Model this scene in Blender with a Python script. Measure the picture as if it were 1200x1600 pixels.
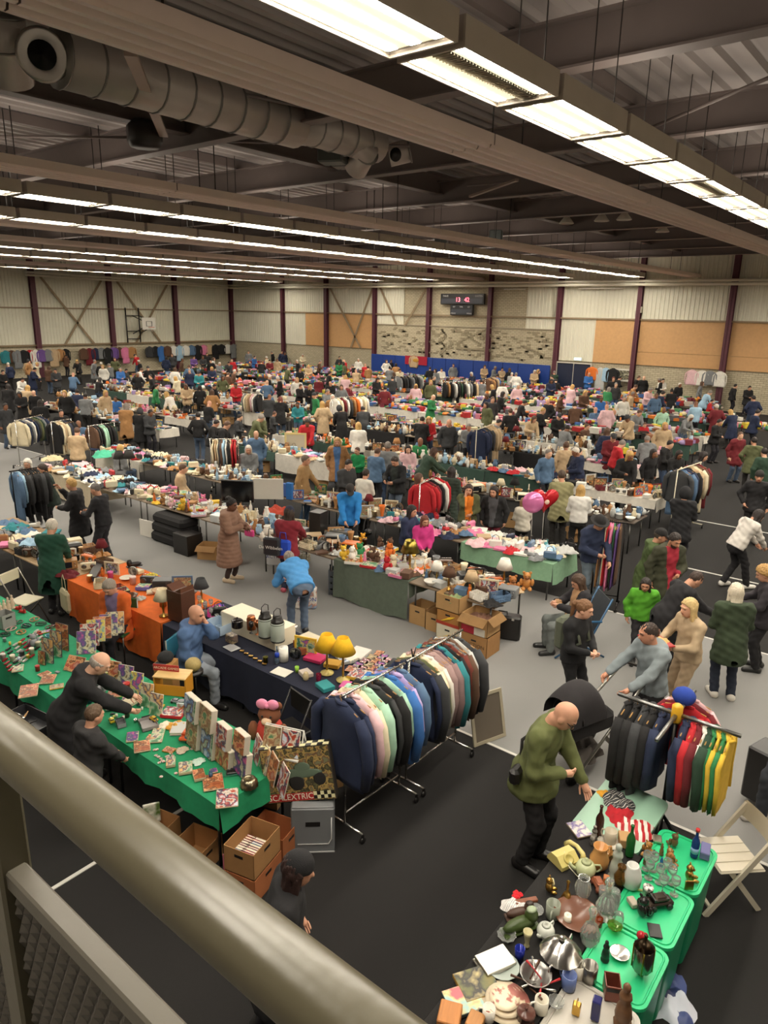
import bpy, math, random
import numpy as np
from mathutils import Matrix, Vector
for o in list(bpy.data.objects): bpy.data.objects.remove(o)
R = math.radians
SC = bpy.context.scene
COL = SC.collection
rnd = random.Random(11)
# ------------------------------------------------------------------ camera
HC, FPX = 5.10, 1110.566          # eye height above the hall floor, focal length in pixels of a 1200x1600 frame
PITCH, ROLL, YAW = .2754353, .01841596, .67236826
_F = np.array([math.cos(YAW)*math.cos(PITCH), math.sin(YAW)*math.cos(PITCH), -math.sin(PITCH)])
_R0 = np.array([math.sin(YAW), -math.cos(YAW), 0.]); _U0 = np.cross(_R0, _F)
_R = _R0*math.cos(ROLL)+_U0*math.sin(ROLL); _U = -_R0*math.sin(ROLL)+_U0*math.cos(ROLL)
cd = bpy.data.cameras.new('camera'); cam = bpy.data.objects.new('camera', cd); COL.objects.link(cam)
cd.sensor_fit = 'VERTICAL'; cd.sensor_height = 36; cd.lens = FPX*36/1600; cd.clip_start = .05; cd.clip_end = 200
cam.matrix_world = Matrix(((_R[0], _U[0], -_F[0], 0), (_R[1], _U[1], -_F[1], 0), (_R[2], _U[2], -_F[2], HC), (0, 0, 0, 1)))
SC.camera = cam
# ------------------------------------------------------------------ world, exposure
wd = bpy.data.worlds.new('world'); SC.world = wd; wd.use_nodes = True
wd.node_tree.nodes['Background'].inputs[0].default_value = (.62, .56, .5, 1)
wd.node_tree.nodes['Background'].inputs[1].default_value = .25
SC.view_settings.view_transform = 'Standard'; SC.view_settings.look = 'None'
SC.view_settings.gamma = 1; SC.view_settings.use_curve_mapping = False
SC.view_settings.exposure = 0.52
LAMP_E = 18.0                       # emission strength of the tube lamps
# ------------------------------------------------------------------ pixel <-> hall helpers (survey of the photograph)
def ray(x, y): return _F + _R*((x-600)/FPX) + _U*((800-y)/FPX)
def at(x, y, z=0.):
    d = ray(x, y); k = (z-HC)/d[2]; return Vector((d[0]*k, d[1]*k, z))
def onX(x, y, X):
    d = ray(x, y)*1.0; d = d*(X/d[0]); return Vector((X, d[1], d[2]+HC))
def onY(x, y, Y):
    d = ray(x, y)*1.0; d = d*(Y/d[1]); return Vector((d[0], Y, d[2]+HC))
def pix(p):
    q = np.array([p[0], p[1], p[2]-HC]); z = q@_F
    if z < .05: return (-9999, -9999)
    return (600+FPX*(q@_R)/z, 800-FPX*(q@_U)/z)
# ------------------------------------------------------------------ materials
def lin(c):
    if isinstance(c, str):
        c = c.lstrip('#'); c = tuple(int(c[i:i+2], 16)/255 for i in (0, 2, 4))
    return tuple((v/12.92 if v <= .04045 else ((v+.055)/1.055)**2.4) for v in c[:3])
MATS = {}
def mat(kind, c='#888888', **k):
    key = (kind, c, tuple(sorted(k.items())))
    if key in MATS: return MATS[key]
    m = bpy.data.materials.new(kind); m.use_nodes = True
    nt = m.node_tree; N = nt.nodes; L = nt.links; b = N['Principled BSDF']
    base = lin(c)
    P = dict(fabric=(.9, 0, .16, 14, .25, 180), plain=(.5, 0, .06, 4, 0, 0), plastic=(.35, 0, .05, 5, 0, 0), gloss=(.18, 0, .06, 6, 0, 0),
             metal=(.3, 1, .1, 8, .03, 40), paint=(.4, .0, .08, 3, .03, 60), card=(.8, 0, .10, 9, .05, 60), wood=(.5, 0, .22, 6, .05, 40),
             skin=(.55, 0, .08, 20, .05, 90), hair=(.6, 0, .25, 60, .4, 160), paper=(.7, 0, .04, 5, 0, 0), ceramic=(.2, 0, .08, 9, 0, 0),
             carpet=(.95, 0, .12, 1.2, .3, 260), glassy=(.06, 0, 0, 1, 0, 0), steel=(.38, 1, .12, 5, .02, 20), concrete=(.85, 0, .15, 2, .1, 40)).get(kind, (.5, 0, .08, 5, 0, 0))
    rough, metal, var, sc, bump, bsc = P
    rough = k.get('rough', rough); metal = k.get('metal', metal); var = k.get('var', var); sc = k.get('scale', sc)
    b.inputs['Roughness'].default_value = rough; b.inputs['Metallic'].default_value = metal
    tc = N.new('ShaderNodeTexCoord')
    if var:
        nz = N.new('ShaderNodeTexNoise'); nz.inputs['Scale'].default_value = sc; nz.inputs['Detail'].default_value = 4
        L.new(tc.outputs['Object'], nz.inputs['Vector'])
        if kind == 'wood':
            mp = N.new('ShaderNodeMapping'); mp.inputs['Scale'].default_value = (1, 8, 8); L.new(tc.outputs['Object'], mp.inputs['Vector']); L.new(mp.outputs[0], nz.inputs['Vector'])
        mx = N.new('ShaderNodeMix'); mx.data_type = 'RGBA'
        mx.inputs[6].default_value = tuple(min(1, v*(1-var*1.2)) for v in base)+(1,); mx.inputs[7].default_value = tuple(min(1, v*(1+var*1.2)) for v in base)+(1,)
        L.new(nz.outputs[0], mx.inputs[0]); L.new(mx.outputs[2], b.inputs['Base Color'])
    else: b.inputs['Base Color'].default_value = base+(1,)
    if bump:
        n2 = N.new('ShaderNodeTexNoise'); n2.inputs['Scale'].default_value = bsc; n2.inputs['Detail'].default_value = 3
        L.new(tc.outputs['Object'], n2.inputs['Vector'])
        bp = N.new('ShaderNodeBump'); bp.inputs['Strength'].default_value = bump; bp.inputs['Distance'].default_value = .01
        L.new(n2.outputs[0], bp.inputs['Height']); L.new(bp.outputs[0], b.inputs['Normal'])
    if kind == 'glassy':
        b.inputs['Transmission Weight'].default_value = k.get('trans', .85); b.inputs['IOR'].default_value = 1.3
    MATS[key] = m; return m
def emit(c, s, name='lamp_tube'):
    key = ('emit', c, s)
    if key in MATS: return MATS[key]
    m = bpy.data.materials.new(name); m.use_nodes = True; b = m.node_tree.nodes['Principled BSDF']
    b.inputs['Base Color'].default_value = (.8, .8, .8, 1); b.inputs['Emission Color'].default_value = lin(c)+(1,); b.inputs['Emission Strength'].default_value = s
    MATS[key] = m; return m
def ramp_mat(name, cols, scale=6, kind='voronoi', rough=.45, stretch=(1, 1, 1), seed=0.):
    """printed picture: patches of a few flat inks"""
    key = ('ramp', name, tuple(cols), scale, kind, seed, stretch)
    if key in MATS: return MATS[key]
    m = bpy.data.materials.new(name); m.use_nodes = True; nt = m.node_tree; N = nt.nodes; L = nt.links; b = N['Principled BSDF']
    tc = N.new('ShaderNodeTexCoord'); mp = N.new('ShaderNodeMapping'); mp.inputs['Location'].default_value = (seed, seed*1.7, seed*.6); mp.inputs['Scale'].default_value = stretch
    L.new(tc.outputs['Object'], mp.inputs['Vector'])
    if kind == 'voronoi':
        t = N.new('ShaderNodeTexVoronoi'); t.inputs['Scale'].default_value = scale; out = t.outputs['Color']
        nz = N.new('ShaderNodeTexNoise'); nz.inputs['Scale'].default_value = scale*.8; L.new(mp.outputs[0], nz.inputs['Vector'])
        ad = N.new('ShaderNodeVectorMath'); ad.operation = 'ADD'; L.new(mp.outputs[0], ad.inputs[0])
        sc2 = N.new('ShaderNodeVectorMath'); sc2.operation = 'SCALE'; sc2.inputs['Scale'].default_value = .8/scale; L.new(nz.outputs['Color'], sc2.inputs[0]); L.new(sc2.outputs[0], ad.inputs[1])
        L.new(ad.outputs[0], t.inputs['Vector']); sp = N.new('ShaderNodeSeparateColor'); L.new(out, sp.inputs[0]); fac = sp.outputs[0]
    elif kind == 'stripes':
        t = N.new('ShaderNodeTexWave'); t.inputs['Scale'].default_value = scale; t.inputs['Distortion'].default_value = .4; L.new(mp.outputs[0], t.inputs['Vector']); fac = t.outputs['Fac']
    else:
        t = N.new('ShaderNodeTexNoise'); t.inputs['Scale'].default_value = scale; t.inputs['Detail'].default_value = 3; L.new(mp.outputs[0], t.inputs['Vector']); fac = t.outputs[0]
    cr = N.new('ShaderNodeValToRGB'); cr.color_ramp.interpolation = 'CONSTANT' if kind != 'noise' else 'LINEAR'
    e = cr.color_ramp.elements; n = len(cols)
    lo, hi = (.0, 1.) if kind != 'noise' else (.3, .7)
    e[0].position = 0; e[0].color = lin(cols[0])+(1,)
    e[1].position = lo+(hi-lo)/n; e[1].color = lin(cols[1])+(1,)
    for i in range(2, n):
        q = e.new(lo+(hi-lo)*i/n); q.color = lin(cols[i])+(1,)
    L.new(fac, cr.inputs[0]); L.new(cr.outputs[0], b.inputs['Base Color']); b.inputs['Roughness'].default_value = rough
    MATS[key] = m; return m
# ------------------------------------------------------------------ mesh builder
class MB:
    def __init__(s): s.v = []; s.f = []; s.m = []; s.s = []
    def add(s, v, f, mi=0, X=None, smooth=False):
        o = len(s.v)
        if X is not None: v = [tuple(X @ Vector(p)) for p in v]
        s.v += [tuple(p) for p in v]; s.f += [tuple(i+o for i in q) for q in f]; s.m += [mi]*len(f); s.s += [smooth]*len(f); return s
    def box(s, x0, x1, y0, y1, z0, z1, mi=0, X=None):
        v = [(x0, y0, z0), (x1, y0, z0), (x1, y1, z0), (x0, y1, z0), (x0, y0, z1), (x1, y0, z1), (x1, y1, z1), (x0, y1, z1)]
        return s.add(v, [(3, 2, 1, 0), (4, 5, 6, 7), (0, 1, 5, 4), (1, 2, 6, 5), (2, 3, 7, 6), (3, 0, 4, 7)], mi, X)
    def bbox(s, x0, x1, y0, y1, z0, z1, b=.01, mi=0, X=None):
        """box with chamfered vertical and top edges"""
        def ring(d, z): return [(x0+d, y0, z), (x1-d, y0, z), (x1, y0+d, z), (x1, y1-d, z), (x1-d, y1, z), (x0+d, y1, z), (x0, y1-d, z), (x0, y0+d, z)]
        def ring2(d, z): return [(x0+d*1.6, y0+d, z), (x1-d*1.6, y0+d, z), (x1-d, y0+d*1.6, z), (x1-d, y1-d*1.6, z), (x1-d*1.6, y1-d, z), (x0+d*1.6, y1-d, z), (x0+d, y1-d*1.6, z), (x0+d, y0+d*1.6, z)]
        v = ring2(b, z0)+ring(b, z0+b)+ring(b, z1-b)+ring2(b, z1)
        f = [tuple(range(7, -1, -1)), tuple(range(24, 32))]
        for k in range(3):
            for i in range(8): j = (i+1) % 8; f.append((k*8+i, k*8+j, k*8+8+j, k*8+8+i))
        return s.add(v, f, mi, X)
    def lathe(s, prof, n=14, mi=0, X=None, smooth=True, cx=0, cy=0, sx=1, sy=1):
        v = []; f = []; k = len(prof)
        for r, z in prof:
            for i in range(n):
                a = 2*math.pi*i/n; v.append((cx+r*math.cos(a)*sx, cy+r*math.sin(a)*sy, z))
        for j in range(k-1):
            for i in range(n):
                i2 = (i+1) % n; f.append((j*n+i, j*n+i2, j*n+n+i2, j*n+n+i))
        if prof[0][0] > 1e-4: f.append(tuple(range(n-1, -1, -1)))
        if prof[-1][0] > 1e-4: f.append(tuple((k-1)*n+i for i in range(n)))
        return s.add(v, f, mi, X, smooth)
    def tube(s, pts, r, n=8, mi=0, X=None, cap=True, smooth=True):
        pts = [Vector(p) for p in pts]; K = len(pts); rr = r if isinstance(r, (list, tuple)) else [r]*K
        v = []; f = []; prev = None
        for i, p in enumerate(pts):
            t = (pts[min(i+1, K-1)]-pts[max(i-1, 0)]).normalized()
            if prev is None:
                a = Vector((0, 0, 1)) if abs(t.z) < .9 else Vector((1, 0, 0)); u = t.cross(a).normalized()
            else: u = (prev-t*prev.dot(t)).normalized()
            prev = u; w = t.cross(u)
            for q in range(n):
                a = 2*math.pi*q/n; v.append(p+(u*math.cos(a)+w*math.sin(a))*rr[i])
        for j in range(K-1):
            for q in range(n):
                q2 = (q+1) % n; f.append((j*n+q, j*n+q2, j*n+n+q2, j*n+n+q))
        if cap: f.append(tuple(range(n-1, -1, -1))); f.append(tuple((K-1)*n+q for q in range(n)))
        return s.add(v, f, mi, X, smooth)
    def bar(s, a, b, w, h, mi=0, up=(0, 0, 1)):
        a = Vector(a); b = Vector(b); t = (b-a).normalized(); u = t.cross(Vector(up)).normalized(); w2 = u*(w/2); h2 = u.cross(t)*(h/2)
        v = [a-w2-h2, a+w2-h2, a+w2+h2, a-w2+h2, b-w2-h2, b+w2-h2, b+w2+h2, b-w2+h2]
        return s.add(v, [(0, 1, 2, 3), (7, 6, 5, 4), (4, 5, 1, 0), (5, 6, 2, 1), (6, 7, 3, 2), (7, 4, 0, 3)], mi)
    def prism(s, poly, z0, z1, mi=0, X=None):
        n = len(poly); v = [(x, y, z0) for x, y in poly]+[(x, y, z1) for x, y in poly]
        f = [tuple(range(n-1, -1, -1)), tuple(range(n, 2*n))]+[(i, (i+1) % n, n+(i+1) % n, n+i) for i in range(n)]
        return s.add(v, f, mi, X)
    def ell(s, c, r, n=10, k=7, mi=0, X=None):
        prof = [(max(1e-5, math.sin(math.pi*i/k)), -math.cos(math.pi*i/k)) for i in range(k+1)]
        T = Matrix.Translation(c) @ Matrix.Diagonal((r[0], r[1], r[2], 1)); T = T if X is None else X @ T
        return s.lathe(prof, n, mi, T)
    def grid(s, fn, nu, nv, mi=0, smooth=True, closed=False):
        v = [fn(i/nu, j/nv) for j in range(nv+1) for i in range(nu+1)]
        f = [(j*(nu+1)+i, j*(nu+1)+i+1, (j+1)*(nu+1)+i+1, (j+1)*(nu+1)+i) for j in range(nv) for i in range(nu)]
        return s.add(v, f, mi, None, smooth)
    def mesh(s, name='mesh'):
        me = bpy.data.meshes.new(name); me.from_pydata(s.v, [], s.f)
        me.polygons.foreach_set('material_index', s.m); me.polygons.foreach_set('use_smooth', s.s); me.update(); return me
def XF(loc=(0, 0, 0), rz=0, rx=0, ry=0, sc=1):
    S = Matrix.Diagonal((sc, sc, sc, 1)) if isinstance(sc, (int, float)) else Matrix.Diagonal((*sc, 1))
    return Matrix.Translation(loc) @ Matrix.Rotation(rz, 4, 'Z') @ Matrix.Rotation(ry, 4, 'Y') @ Matrix.Rotation(rx, 4, 'X') @ S
# ------------------------------------------------------------------ objects, labels
REG = []
def put(name, me, mats, parent=None, loc=(0, 0, 0), rz=0, rx=0, ry=0, sc=1):
    if isinstance(me, MB): me = me.mesh(name)
    mats = mats if isinstance(mats, (list, tuple)) else [mats]
    o = bpy.data.objects.new(name, me); COL.objects.link(o)
    while len(me.materials) < len(mats): me.materials.append(mats[len(me.materials)])
    for i, m in enumerate(mats):
        if me.materials[i] is not m:
            o.material_slots[i].link = 'OBJECT'; o.material_slots[i].material = m
    o.location = loc; o.rotation_euler = (rx, ry, rz)
    o.scale = (sc, sc, sc) if isinstance(sc, (int, float)) else sc
    if parent is not None: o.parent = parent
    return o
def empty(name, loc=(0, 0, 0), rz=0):
    o = bpy.data.objects.new(name, None); COL.objects.link(o); o.location = loc; o.rotation_euler = (0, 0, rz); o.empty_display_size = .1; return o
def tag(o, label, cat, group=None, kind=None):
    o['label'] = label; o['category'] = cat
    if group: o['group'] = group
    if kind: o['kind'] = kind
    REG.append(o); return o
def struct(name, me, mats, label=None, loc=(0, 0, 0), cat=None, **k):
    o = put(name, me, mats, loc=loc, **k); o['kind'] = 'structure'
    if label: o['label'] = label
    o['category'] = cat or name.split('_')[0]
    return o
def thing(name, label, cat, loc=(0, 0, 0), rz=0, group=None): return tag(empty(name, loc, rz), label, cat, group)
ORD = ['first', 'second', 'third', 'fourth', 'fifth', 'sixth', 'seventh', 'eighth', 'ninth', 'tenth', 'eleventh', 'twelfth']
def finish_labels():
    by = {}
    for o in REG: by.setdefault(o['label'], []).append(o)
    for lab, os_ in by.items():
        if len(os_) < 2: continue
        if len(os_) <= 12 and len(lab.split()) <= 13:
            def key(o): return pix(o.matrix_world.translation if False else (o.location.x, o.location.y, o.location.z+.2))[0]
            for i, o in enumerate(sorted(os_, key=key)):
                o['label'] = lab+(', %s from left' % ORD[i] if i < len(os_)-1 else ', rightmost')
                if 'group' not in o: o['group'] = lab
        else:
            for o in os_:
                if 'group' not in o: o['group'] = lab
_TXT = {}
def text_mesh(txt, size=1., extrude=.002):
    key = (txt, size, extrude)
    if key in _TXT: return _TXT[key]
    cu = bpy.data.curves.new('lettering', 'FONT'); cu.body = txt; cu.size = size; cu.extrude = extrude; cu.align_x = 'CENTER'; cu.align_y = 'CENTER'; cu.resolution_u = 2
    ob = bpy.data.objects.new('lettering', cu); COL.objects.link(ob)
    dg = bpy.context.evaluated_depsgraph_get(); me = bpy.data.meshes.new_from_object(ob.evaluated_get(dg))
    bpy.data.objects.remove(ob); bpy.data.curves.remove(cu); _TXT[key] = me; return me
# ================================================================== STRUCTURE
XW, YW, ZC = 43.5, 52.7, 8.95
X0, Y0 = -4.0, -13.0
# ---- materials of the hall
M_STEEL = mat('paint', '#6f6460', rough=.55)
M_MAROON = mat('paint', '#5c2f3a', rough=.5)
M_CLAD = mat('paint', '#e2dfcb', rough=.5, var=.06, scale=1.2)
M_DECK = mat('paint', '#9d9591', rough=.6, var=.1, scale=.6)
M_PLY = mat('wood', '#cfa26e', rough=.55, var=.10, scale=.8)
M_BRACE = mat('paint', '#948063', rough=.6)
M_PANEL = mat('paint', '#e6d4cb', rough=.55, var=.05)
M_DUCT = mat('paint', '#bdb4ac', rough=.4, metal=.35)
M_PIPE = mat('paint', '#cdc6b2', rough=.4)
def brick_mat(c1, c2, mortar, name='brick_wall'):
    m = bpy.data.materials.new(name); m.use_nodes = True; N = m.node_tree.nodes; L = m.node_tree.links; b = N['Principled BSDF']
    tc = N.new('ShaderNodeTexCoord'); mp = N.new('ShaderNodeMapping'); L.new(tc.outputs['UV'], mp.inputs['Vector'])
    br = N.new('ShaderNodeTexBrick'); br.inputs['Scale'].default_value = 1; br.inputs['Brick Width'].default_value = .30; br.inputs['Row Height'].default_value = .11
    br.inputs['Mortar Size'].default_value = .012; br.inputs['Color1'].default_value = lin(c1)+(1,); br.inputs['Color2'].default_value = lin(c2)+(1,); br.inputs['Mortar'].default_value = lin(mortar)+(1,)
    L.new(mp.outputs[0], br.inputs['Vector']); L.new(br.outputs['Color'], b.inputs['Base Color']); b.inputs['Roughness'].default_value = .9
    bp = N.new('ShaderNodeBump'); bp.inputs['Strength'].default_value = .6; bp.inputs['Distance'].default_value = .03; L.new(br.outputs['Fac'], bp.inputs['Height']); bp.invert = True; L.new(bp.outputs[0], b.inputs['Normal'])
    return m
M_BRICK = brick_mat('#bdb296', '#ccc1a4', '#978d77')
def uv_planar(me, ax, ay):
    uv = me.uv_layers.new(name='UVMap'); co = np.empty(len(me.vertices)*3); me.vertices.foreach_get('co', co); co = co.reshape(-1, 3)
    vi = np.empty(len(me.loops), int); me.loops.foreach_get('vertex_index', vi); c = co[vi][:, [ax, ay]].astype(np.float32); uv.data.foreach_set('uv', c.ravel())
# ---- floor: black matting, a broad grey carpet strip along the aisle, white tape lines
fl = MB().box(X0, XW, Y0, YW, -.1, 0)
floor = struct('floor', fl, mat('carpet', '#191716', var=.25, scale=.7), 'black matting floor of the sports hall')
gs = put('carpet_strip', MB().box(6.83, 11.75, Y0, YW, .0, .006), mat('carpet', '#858482', var=.07, scale=.9), floor); gs['label'] = 'broad grey carpet strip along the aisle'
def line(x0, x1, y0, y1): 
    l = put('floor_line', MB().box(x0, x1, y0, y1, .0, .0085), mat('plain', '#c9c6be'), floor)
line(6.80, 6.84, Y0, 4.2); line(6.80, 6.84, 12.6, YW); line(15.02, 15.07, 1.5, 3.9); line(18.98, 19.03, 2, 5.2); line(1.2, 4.9, 5.56, 5.60); line(11.74, 11.78, -3, 4.9); line(11.74, 11.78, 22, YW)
# ---- far wall (X = XW) and left wall (Y = YW)
def corr(axis, fixed, u0, u1, z0, z1, sgn, pitch=.24, amp=.035):
    """ribbed steel sheet: axis 'Y' -> sheet in plane X=fixed, ribs vertical"""
    b = MB(); us = []; u = u0; k = 0
    while u < u1:
        for d, h in ((0, 0), (.30, 0), (.42, 1), (.88, 1)):
            q = u+pitch*d
            if q <= u1: us.append((q, h))
        u += pitch
    us.append((u1, 0)); v = []; f = []
    for q, h in us:
        w = fixed+sgn*amp*h
        for z in (z0, z1): v.append((w, q, z) if axis == 'Y' else (q, w, z))
    for i in range(len(us)-1): f.append((2*i, 2*i+2, 2*i+3, 2*i+1))
    return b.add(v, f)
ZB, ZG, ZL = 2.27, 4.88, 4.12
YC = [45.74-5.034*i for i in range(9)]
XC = [43.25-5.93*i for i in range(7)]
def brick_box(x0, x1, y0, y1, z0, z1, ax):
    me = MB().box(x0, x1, y0, y1, z0, z1).mesh('brick_wall'); uv_planar(me, ax, 2); return me
wf = struct('wall_far', brick_box(XW, XW+.3, Y0, YW+.3, 0, ZC, 1), M_BRICK, 'far brick wall with steel cladding and wooden panels')
wl = struct('wall_left', brick_box(X0, XW+.3, YW, YW+.3, 0, ZC, 0), M_BRICK, 'long left wall of ribbed steel cladding above brick')
wr = struct('wall_right', brick_box(X0, XW+.3, Y0-.3, Y0, 0, ZC, 0), M_BRICK, 'right side wall of the hall')
wn = struct('wall_near', MB().box(X0-.3, X0, Y0-.3, YW+.3, 0, ZC), mat('paint', '#9a9284'), 'rear wall behind the gallery')
yx = lambda px: onX(px, 500, XW-.05).y
def clad(parent, name, axis, fixed, u0, u1, z0, z1, sgn): return put(name, corr(axis, fixed, min(u0, u1), max(u0, u1), z0, z1, sgn), M_CLAD, parent)
fx = XW-.06
# cladding sheets bay by bay, upper and lower of the girt
segs = [(YW, yx(446)), (yx(446), yx(514)), (yx(514), yx(590)), ]
for a, b_ in segs: clad(wf, 'cladding_sheet', 'Y', fx, a, b_, ZG, ZC, -1)
clad(wf, 'cladding_sheet', 'Y', fx, YW, yx(446), ZB, ZG, -1); clad(wf, 'cladding_sheet', 'Y', fx, yx(446), yx(478), ZB, ZG, -1)
clad(wf, 'cladding_sheet', 'Y', fx, yx(590), yx(631), ZL, ZC, -1)
clad(wf, 'cladding_sheet', 'Y', fx, yx(822), yx(876), ZL, ZC, -1)
clad(wf, 'cladding_sheet', 'Y', fx, yx(876), yx(932), ZB, ZG, -1)
for a, b_ in ((876, 1002), (1002, 1142), (1142, 1330)): clad(wf, 'cladding_sheet', 'Y', fx, yx(a), yx(b_), ZG, ZC, -1)
clad(wf, 'cladding_sheet', 'Y', fx, yx(1330), Y0, ZG, ZC, -1)
def ply(u0, u1, z0, z1): 
    o = put('plywood_panel', MB().bbox(fx-.05, fx+.05, min(u0, u1)+.01, max(u0, u1)-.01, z0, z1, .008), M_PLY, wf); return o
zs = (ZB, 3.02, ZG-.05)
ply(yx(478), yx(514), ZB, ZG-.05); ply(yx(514), yx(588), ZB, ZG-.05); ply(yx(932), yx(999), ZB, ZG-.05)
for a, b_ in ((999, 1138), (1138, 1330)): ply(yx(a), yx(b_), 3.03, ZG-.05); ply(yx(a), yx(b_), ZB, 3.02)
ply(yx(1330), -2, ZB, ZG-.05)
# brickwork relief below the ledge: a proud leaf of brick, single bricks pushed out, and two wavy lines
me = MB().box(XW-.14, XW, yx(872), yx(591), 0, ZL).mesh('brick_leaf'); uv_planar(me, 1, 2); put('brick_leaf', me, M_BRICK, wf)
rb = MB(); rr = random.Random(5)
def relief(y, z, w=.28, d=.07): rb.box(XW-.14-d, XW-.13, y, y+w, z, z+.10)
ya, yb = yx(872), yx(591)
for k in range(330):
    relief(rr.uniform(ya+.2, yb-.4), round(rr.uniform(2.1, ZL-.25)/.11)*.11, .28, rr.choice((.02, .03, .045)))
for k in range(18):
    z = 2.0+k*.11; relief(yx(696)+.18*math.sin(k*.8), z, .14, .06); relief(yx(693)-.25+.18*math.sin(k*.8+.6), z, .12, .06)
for k in range(14): relief(yx(715)-k*.16, 3.95-k*.075, .2, .05); relief(yx(760)+k*.16, 3.9-k*.07, .2, .05)
for k in range(8): relief(yx(823)-k*.22, 3.0-k*.07, .26, .06); relief(yx(722)-k*.3, 2.62, .3, .1)
rl = put('relief_brick', rb, mat('concrete', '#9a8f76'), wf); rl['kind'] = 'stuff'
put('ledge', MB().box(XW-.2, XW, ya, yb, ZL-.02, ZL+.05), mat('paint', '#a89d86'), wf)
# columns, girts, braces
def col_h(parent, x, y, w, d, z0, z1, ax):
    b = MB(); t = .025
    if ax == 'X':   # flange faces -X
        b.box(x-d, x-d+t, y-w/2, y+w/2, z0, z1); b.box(x-t, x, y-w/2, y+w/2, z0, z1); b.box(x-d, x, y-.012, y+.012, z0, z1)
    else:
        b.box(x-w/2, x+w/2, y-d, y-d+t, z0, z1); b.box(x-w/2, x+w/2, y-t, y, z0, z1); b.box(x-.012, x+.012, y-d, y, z0, z1)
    return put('column', b, M_MAROON, parent)
for i, y in enumerate(YC): col_h(wf, XW-.15, y, .30 if i % 2 else .26, .28, 0, ZC, 'X')
for x in XC: col_h(wl, x, YW-.12, .36, .28, 0, ZC, 'Y')
def girt(parent, a, b, h=.09): put('girt', MB().bar(a, b, .08, h), M_BRACE, parent)
girt(wf, (XW-.16, YW, ZG), (XW-.16, Y0, ZG)); girt(wl, (X0, YW-.16, ZG), (XW, YW-.16, ZG))
girt(wl, (X0, YW-.14, ZB), (XW, YW-.14, ZB), .12); 
def brace(parent, a, b): put('cross_brace', MB().bar(a, b, .16, .03, up=(1, 0, 0) if parent is wf else (0, 1, 0)), M_BRACE, parent)
bx_ = XW-.24
brace(wf, (bx_, YC[1]-.3, 6.9), (bx_, YC[2]+1.4, ZB)); brace(wf, (bx_, YC[2]+.2, 6.9), (bx_, YC[1]-2.6, ZB))
brace(wf, (bx_, YC[2]-.4, 6.9), (bx_, YC[2]-2.1, ZL)); brace(wf, (bx_, YC[3]+.2, 6.9), (bx_, YC[2]-2.9, ZL))
by_ = YW-.24
for i in (3, 2):
    xa, xb = XC[i], XC[i-1]
    brace(wl, (xa+.6, by_, 7.1), (xb-1.6, by_, ZB)); brace(wl, (xb-.5, by_, 7.1), (xa+2.0, by_, ZB))
for i in range(len(XC)-1):
    clad(wl, 'cladding_sheet', 'X', YW-.06, XC[i+1], XC[i], ZG, ZC, -1); clad(wl, 'cladding_sheet', 'X', YW-.06, XC[i+1], XC[i], ZB, ZG, -1)
for z in (6.84, 7.03):
    put('pipe', MB().tube([(XW-.75, YW-.7, z), (XW-.75, -6, z)], .085 if z < 7 else .075), mat('paint', '#f0ead8', rough=.35), wf)
    put('pipe', MB().tube([(onY(40, 428, YW-.75).x, YW-.75, z+.25), (XW-.75, YW-.75, z)], .08), mat('paint', '#f0ead8', rough=.35), wl)
for px in (868, 874): put('drain_pipe', MB().tube([(XW-.35, yx(px), 7.0), (XW-.35, yx(px), ZG+.1)], .07), M_PIPE, wf)
put('tube_lamp', MB().tube([(XW-.5, yx(790), 6.62), (XW-.5, yx(823), 6.62)], .03), mat('plastic', '#e8e4d8'), wf)
put('tube_lamp', MB().tube([(XW-.5, yx(905), 6.65), (XW-.5, yx(972), 6.65)], .03), mat('plastic', '#e8e4d8'), wf)
put('tube_lamp', MB().tube([(XW-.5, yx(458), 6.55), (XW-.5, yx(481), 6.55)], .03), mat('plastic', '#e8e4d8'), wf)
for p, s in (((1000, 484), .22), ((996, 490), .2)):
    q = onX(*p, XW-.3); put('speaker_box', MB().bbox(q.x-.12, q.x+.1, q.y-s/2, q.y+s/2, q.z-.18, q.z+.18, .02), mat('plastic', '#b9b2a4'), wf)
# ---- blue partition along the far wall: padded panels
bp_y0, bp_y1 = yx(873)+.1, onX(582, 553, XW-.4).y
part_ = thing('padded_partition', 'long royal blue padded partition below the brick relief', 'partition', (XW-.5, bp_y0, 0))
n = 13; w = (bp_y1-bp_y0)/n
pm = MB().bbox(-.06, .06, .012, w-.012, .02, 1.93, .02).mesh('panel')
for i in range(n): put('panel', pm, mat('plastic', '#1d3f8c', rough=.5), part_, (0, i*w, 0))
# ---- double door and frame, exit sign
dy0, dy1 = yx(932), yx(879)
dr = struct('door_1', MB().box(XW-.24, XW-.16, dy0, dy1, 0, 2.12), mat('paint', '#1b2238'), 'dark navy double doors in a pale frame', cat='door')
m_ = (dy0+dy1)/2
for a, b_ in ((dy0+.06, m_-.02), (m_+.02, dy1-.06)): put('door_leaf', MB().bbox(XW-.29, XW-.22, a, b_, .02, 2.06, .01), mat('paint', '#20283f'), dr)
fr = MB().box(XW-.32, XW-.16, dy0-.07, dy0, 0, 2.2).box(XW-.32, XW-.16, dy1, dy1+.07, 0, 2.2).box(XW-.32, XW-.16, dy0, dy1, 2.12, 2.2).box(XW-.3, XW-.2, m_-.015, m_+.015, 0, 2.12)
put('door_frame', fr, mat('paint', '#cfcabb'), dr)
q = onX(903, 561, XW-.3); es = thing('exit_sign', 'small pale lit exit sign above the double doors', 'sign', (q.x, q.y, q.z-.1))
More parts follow.
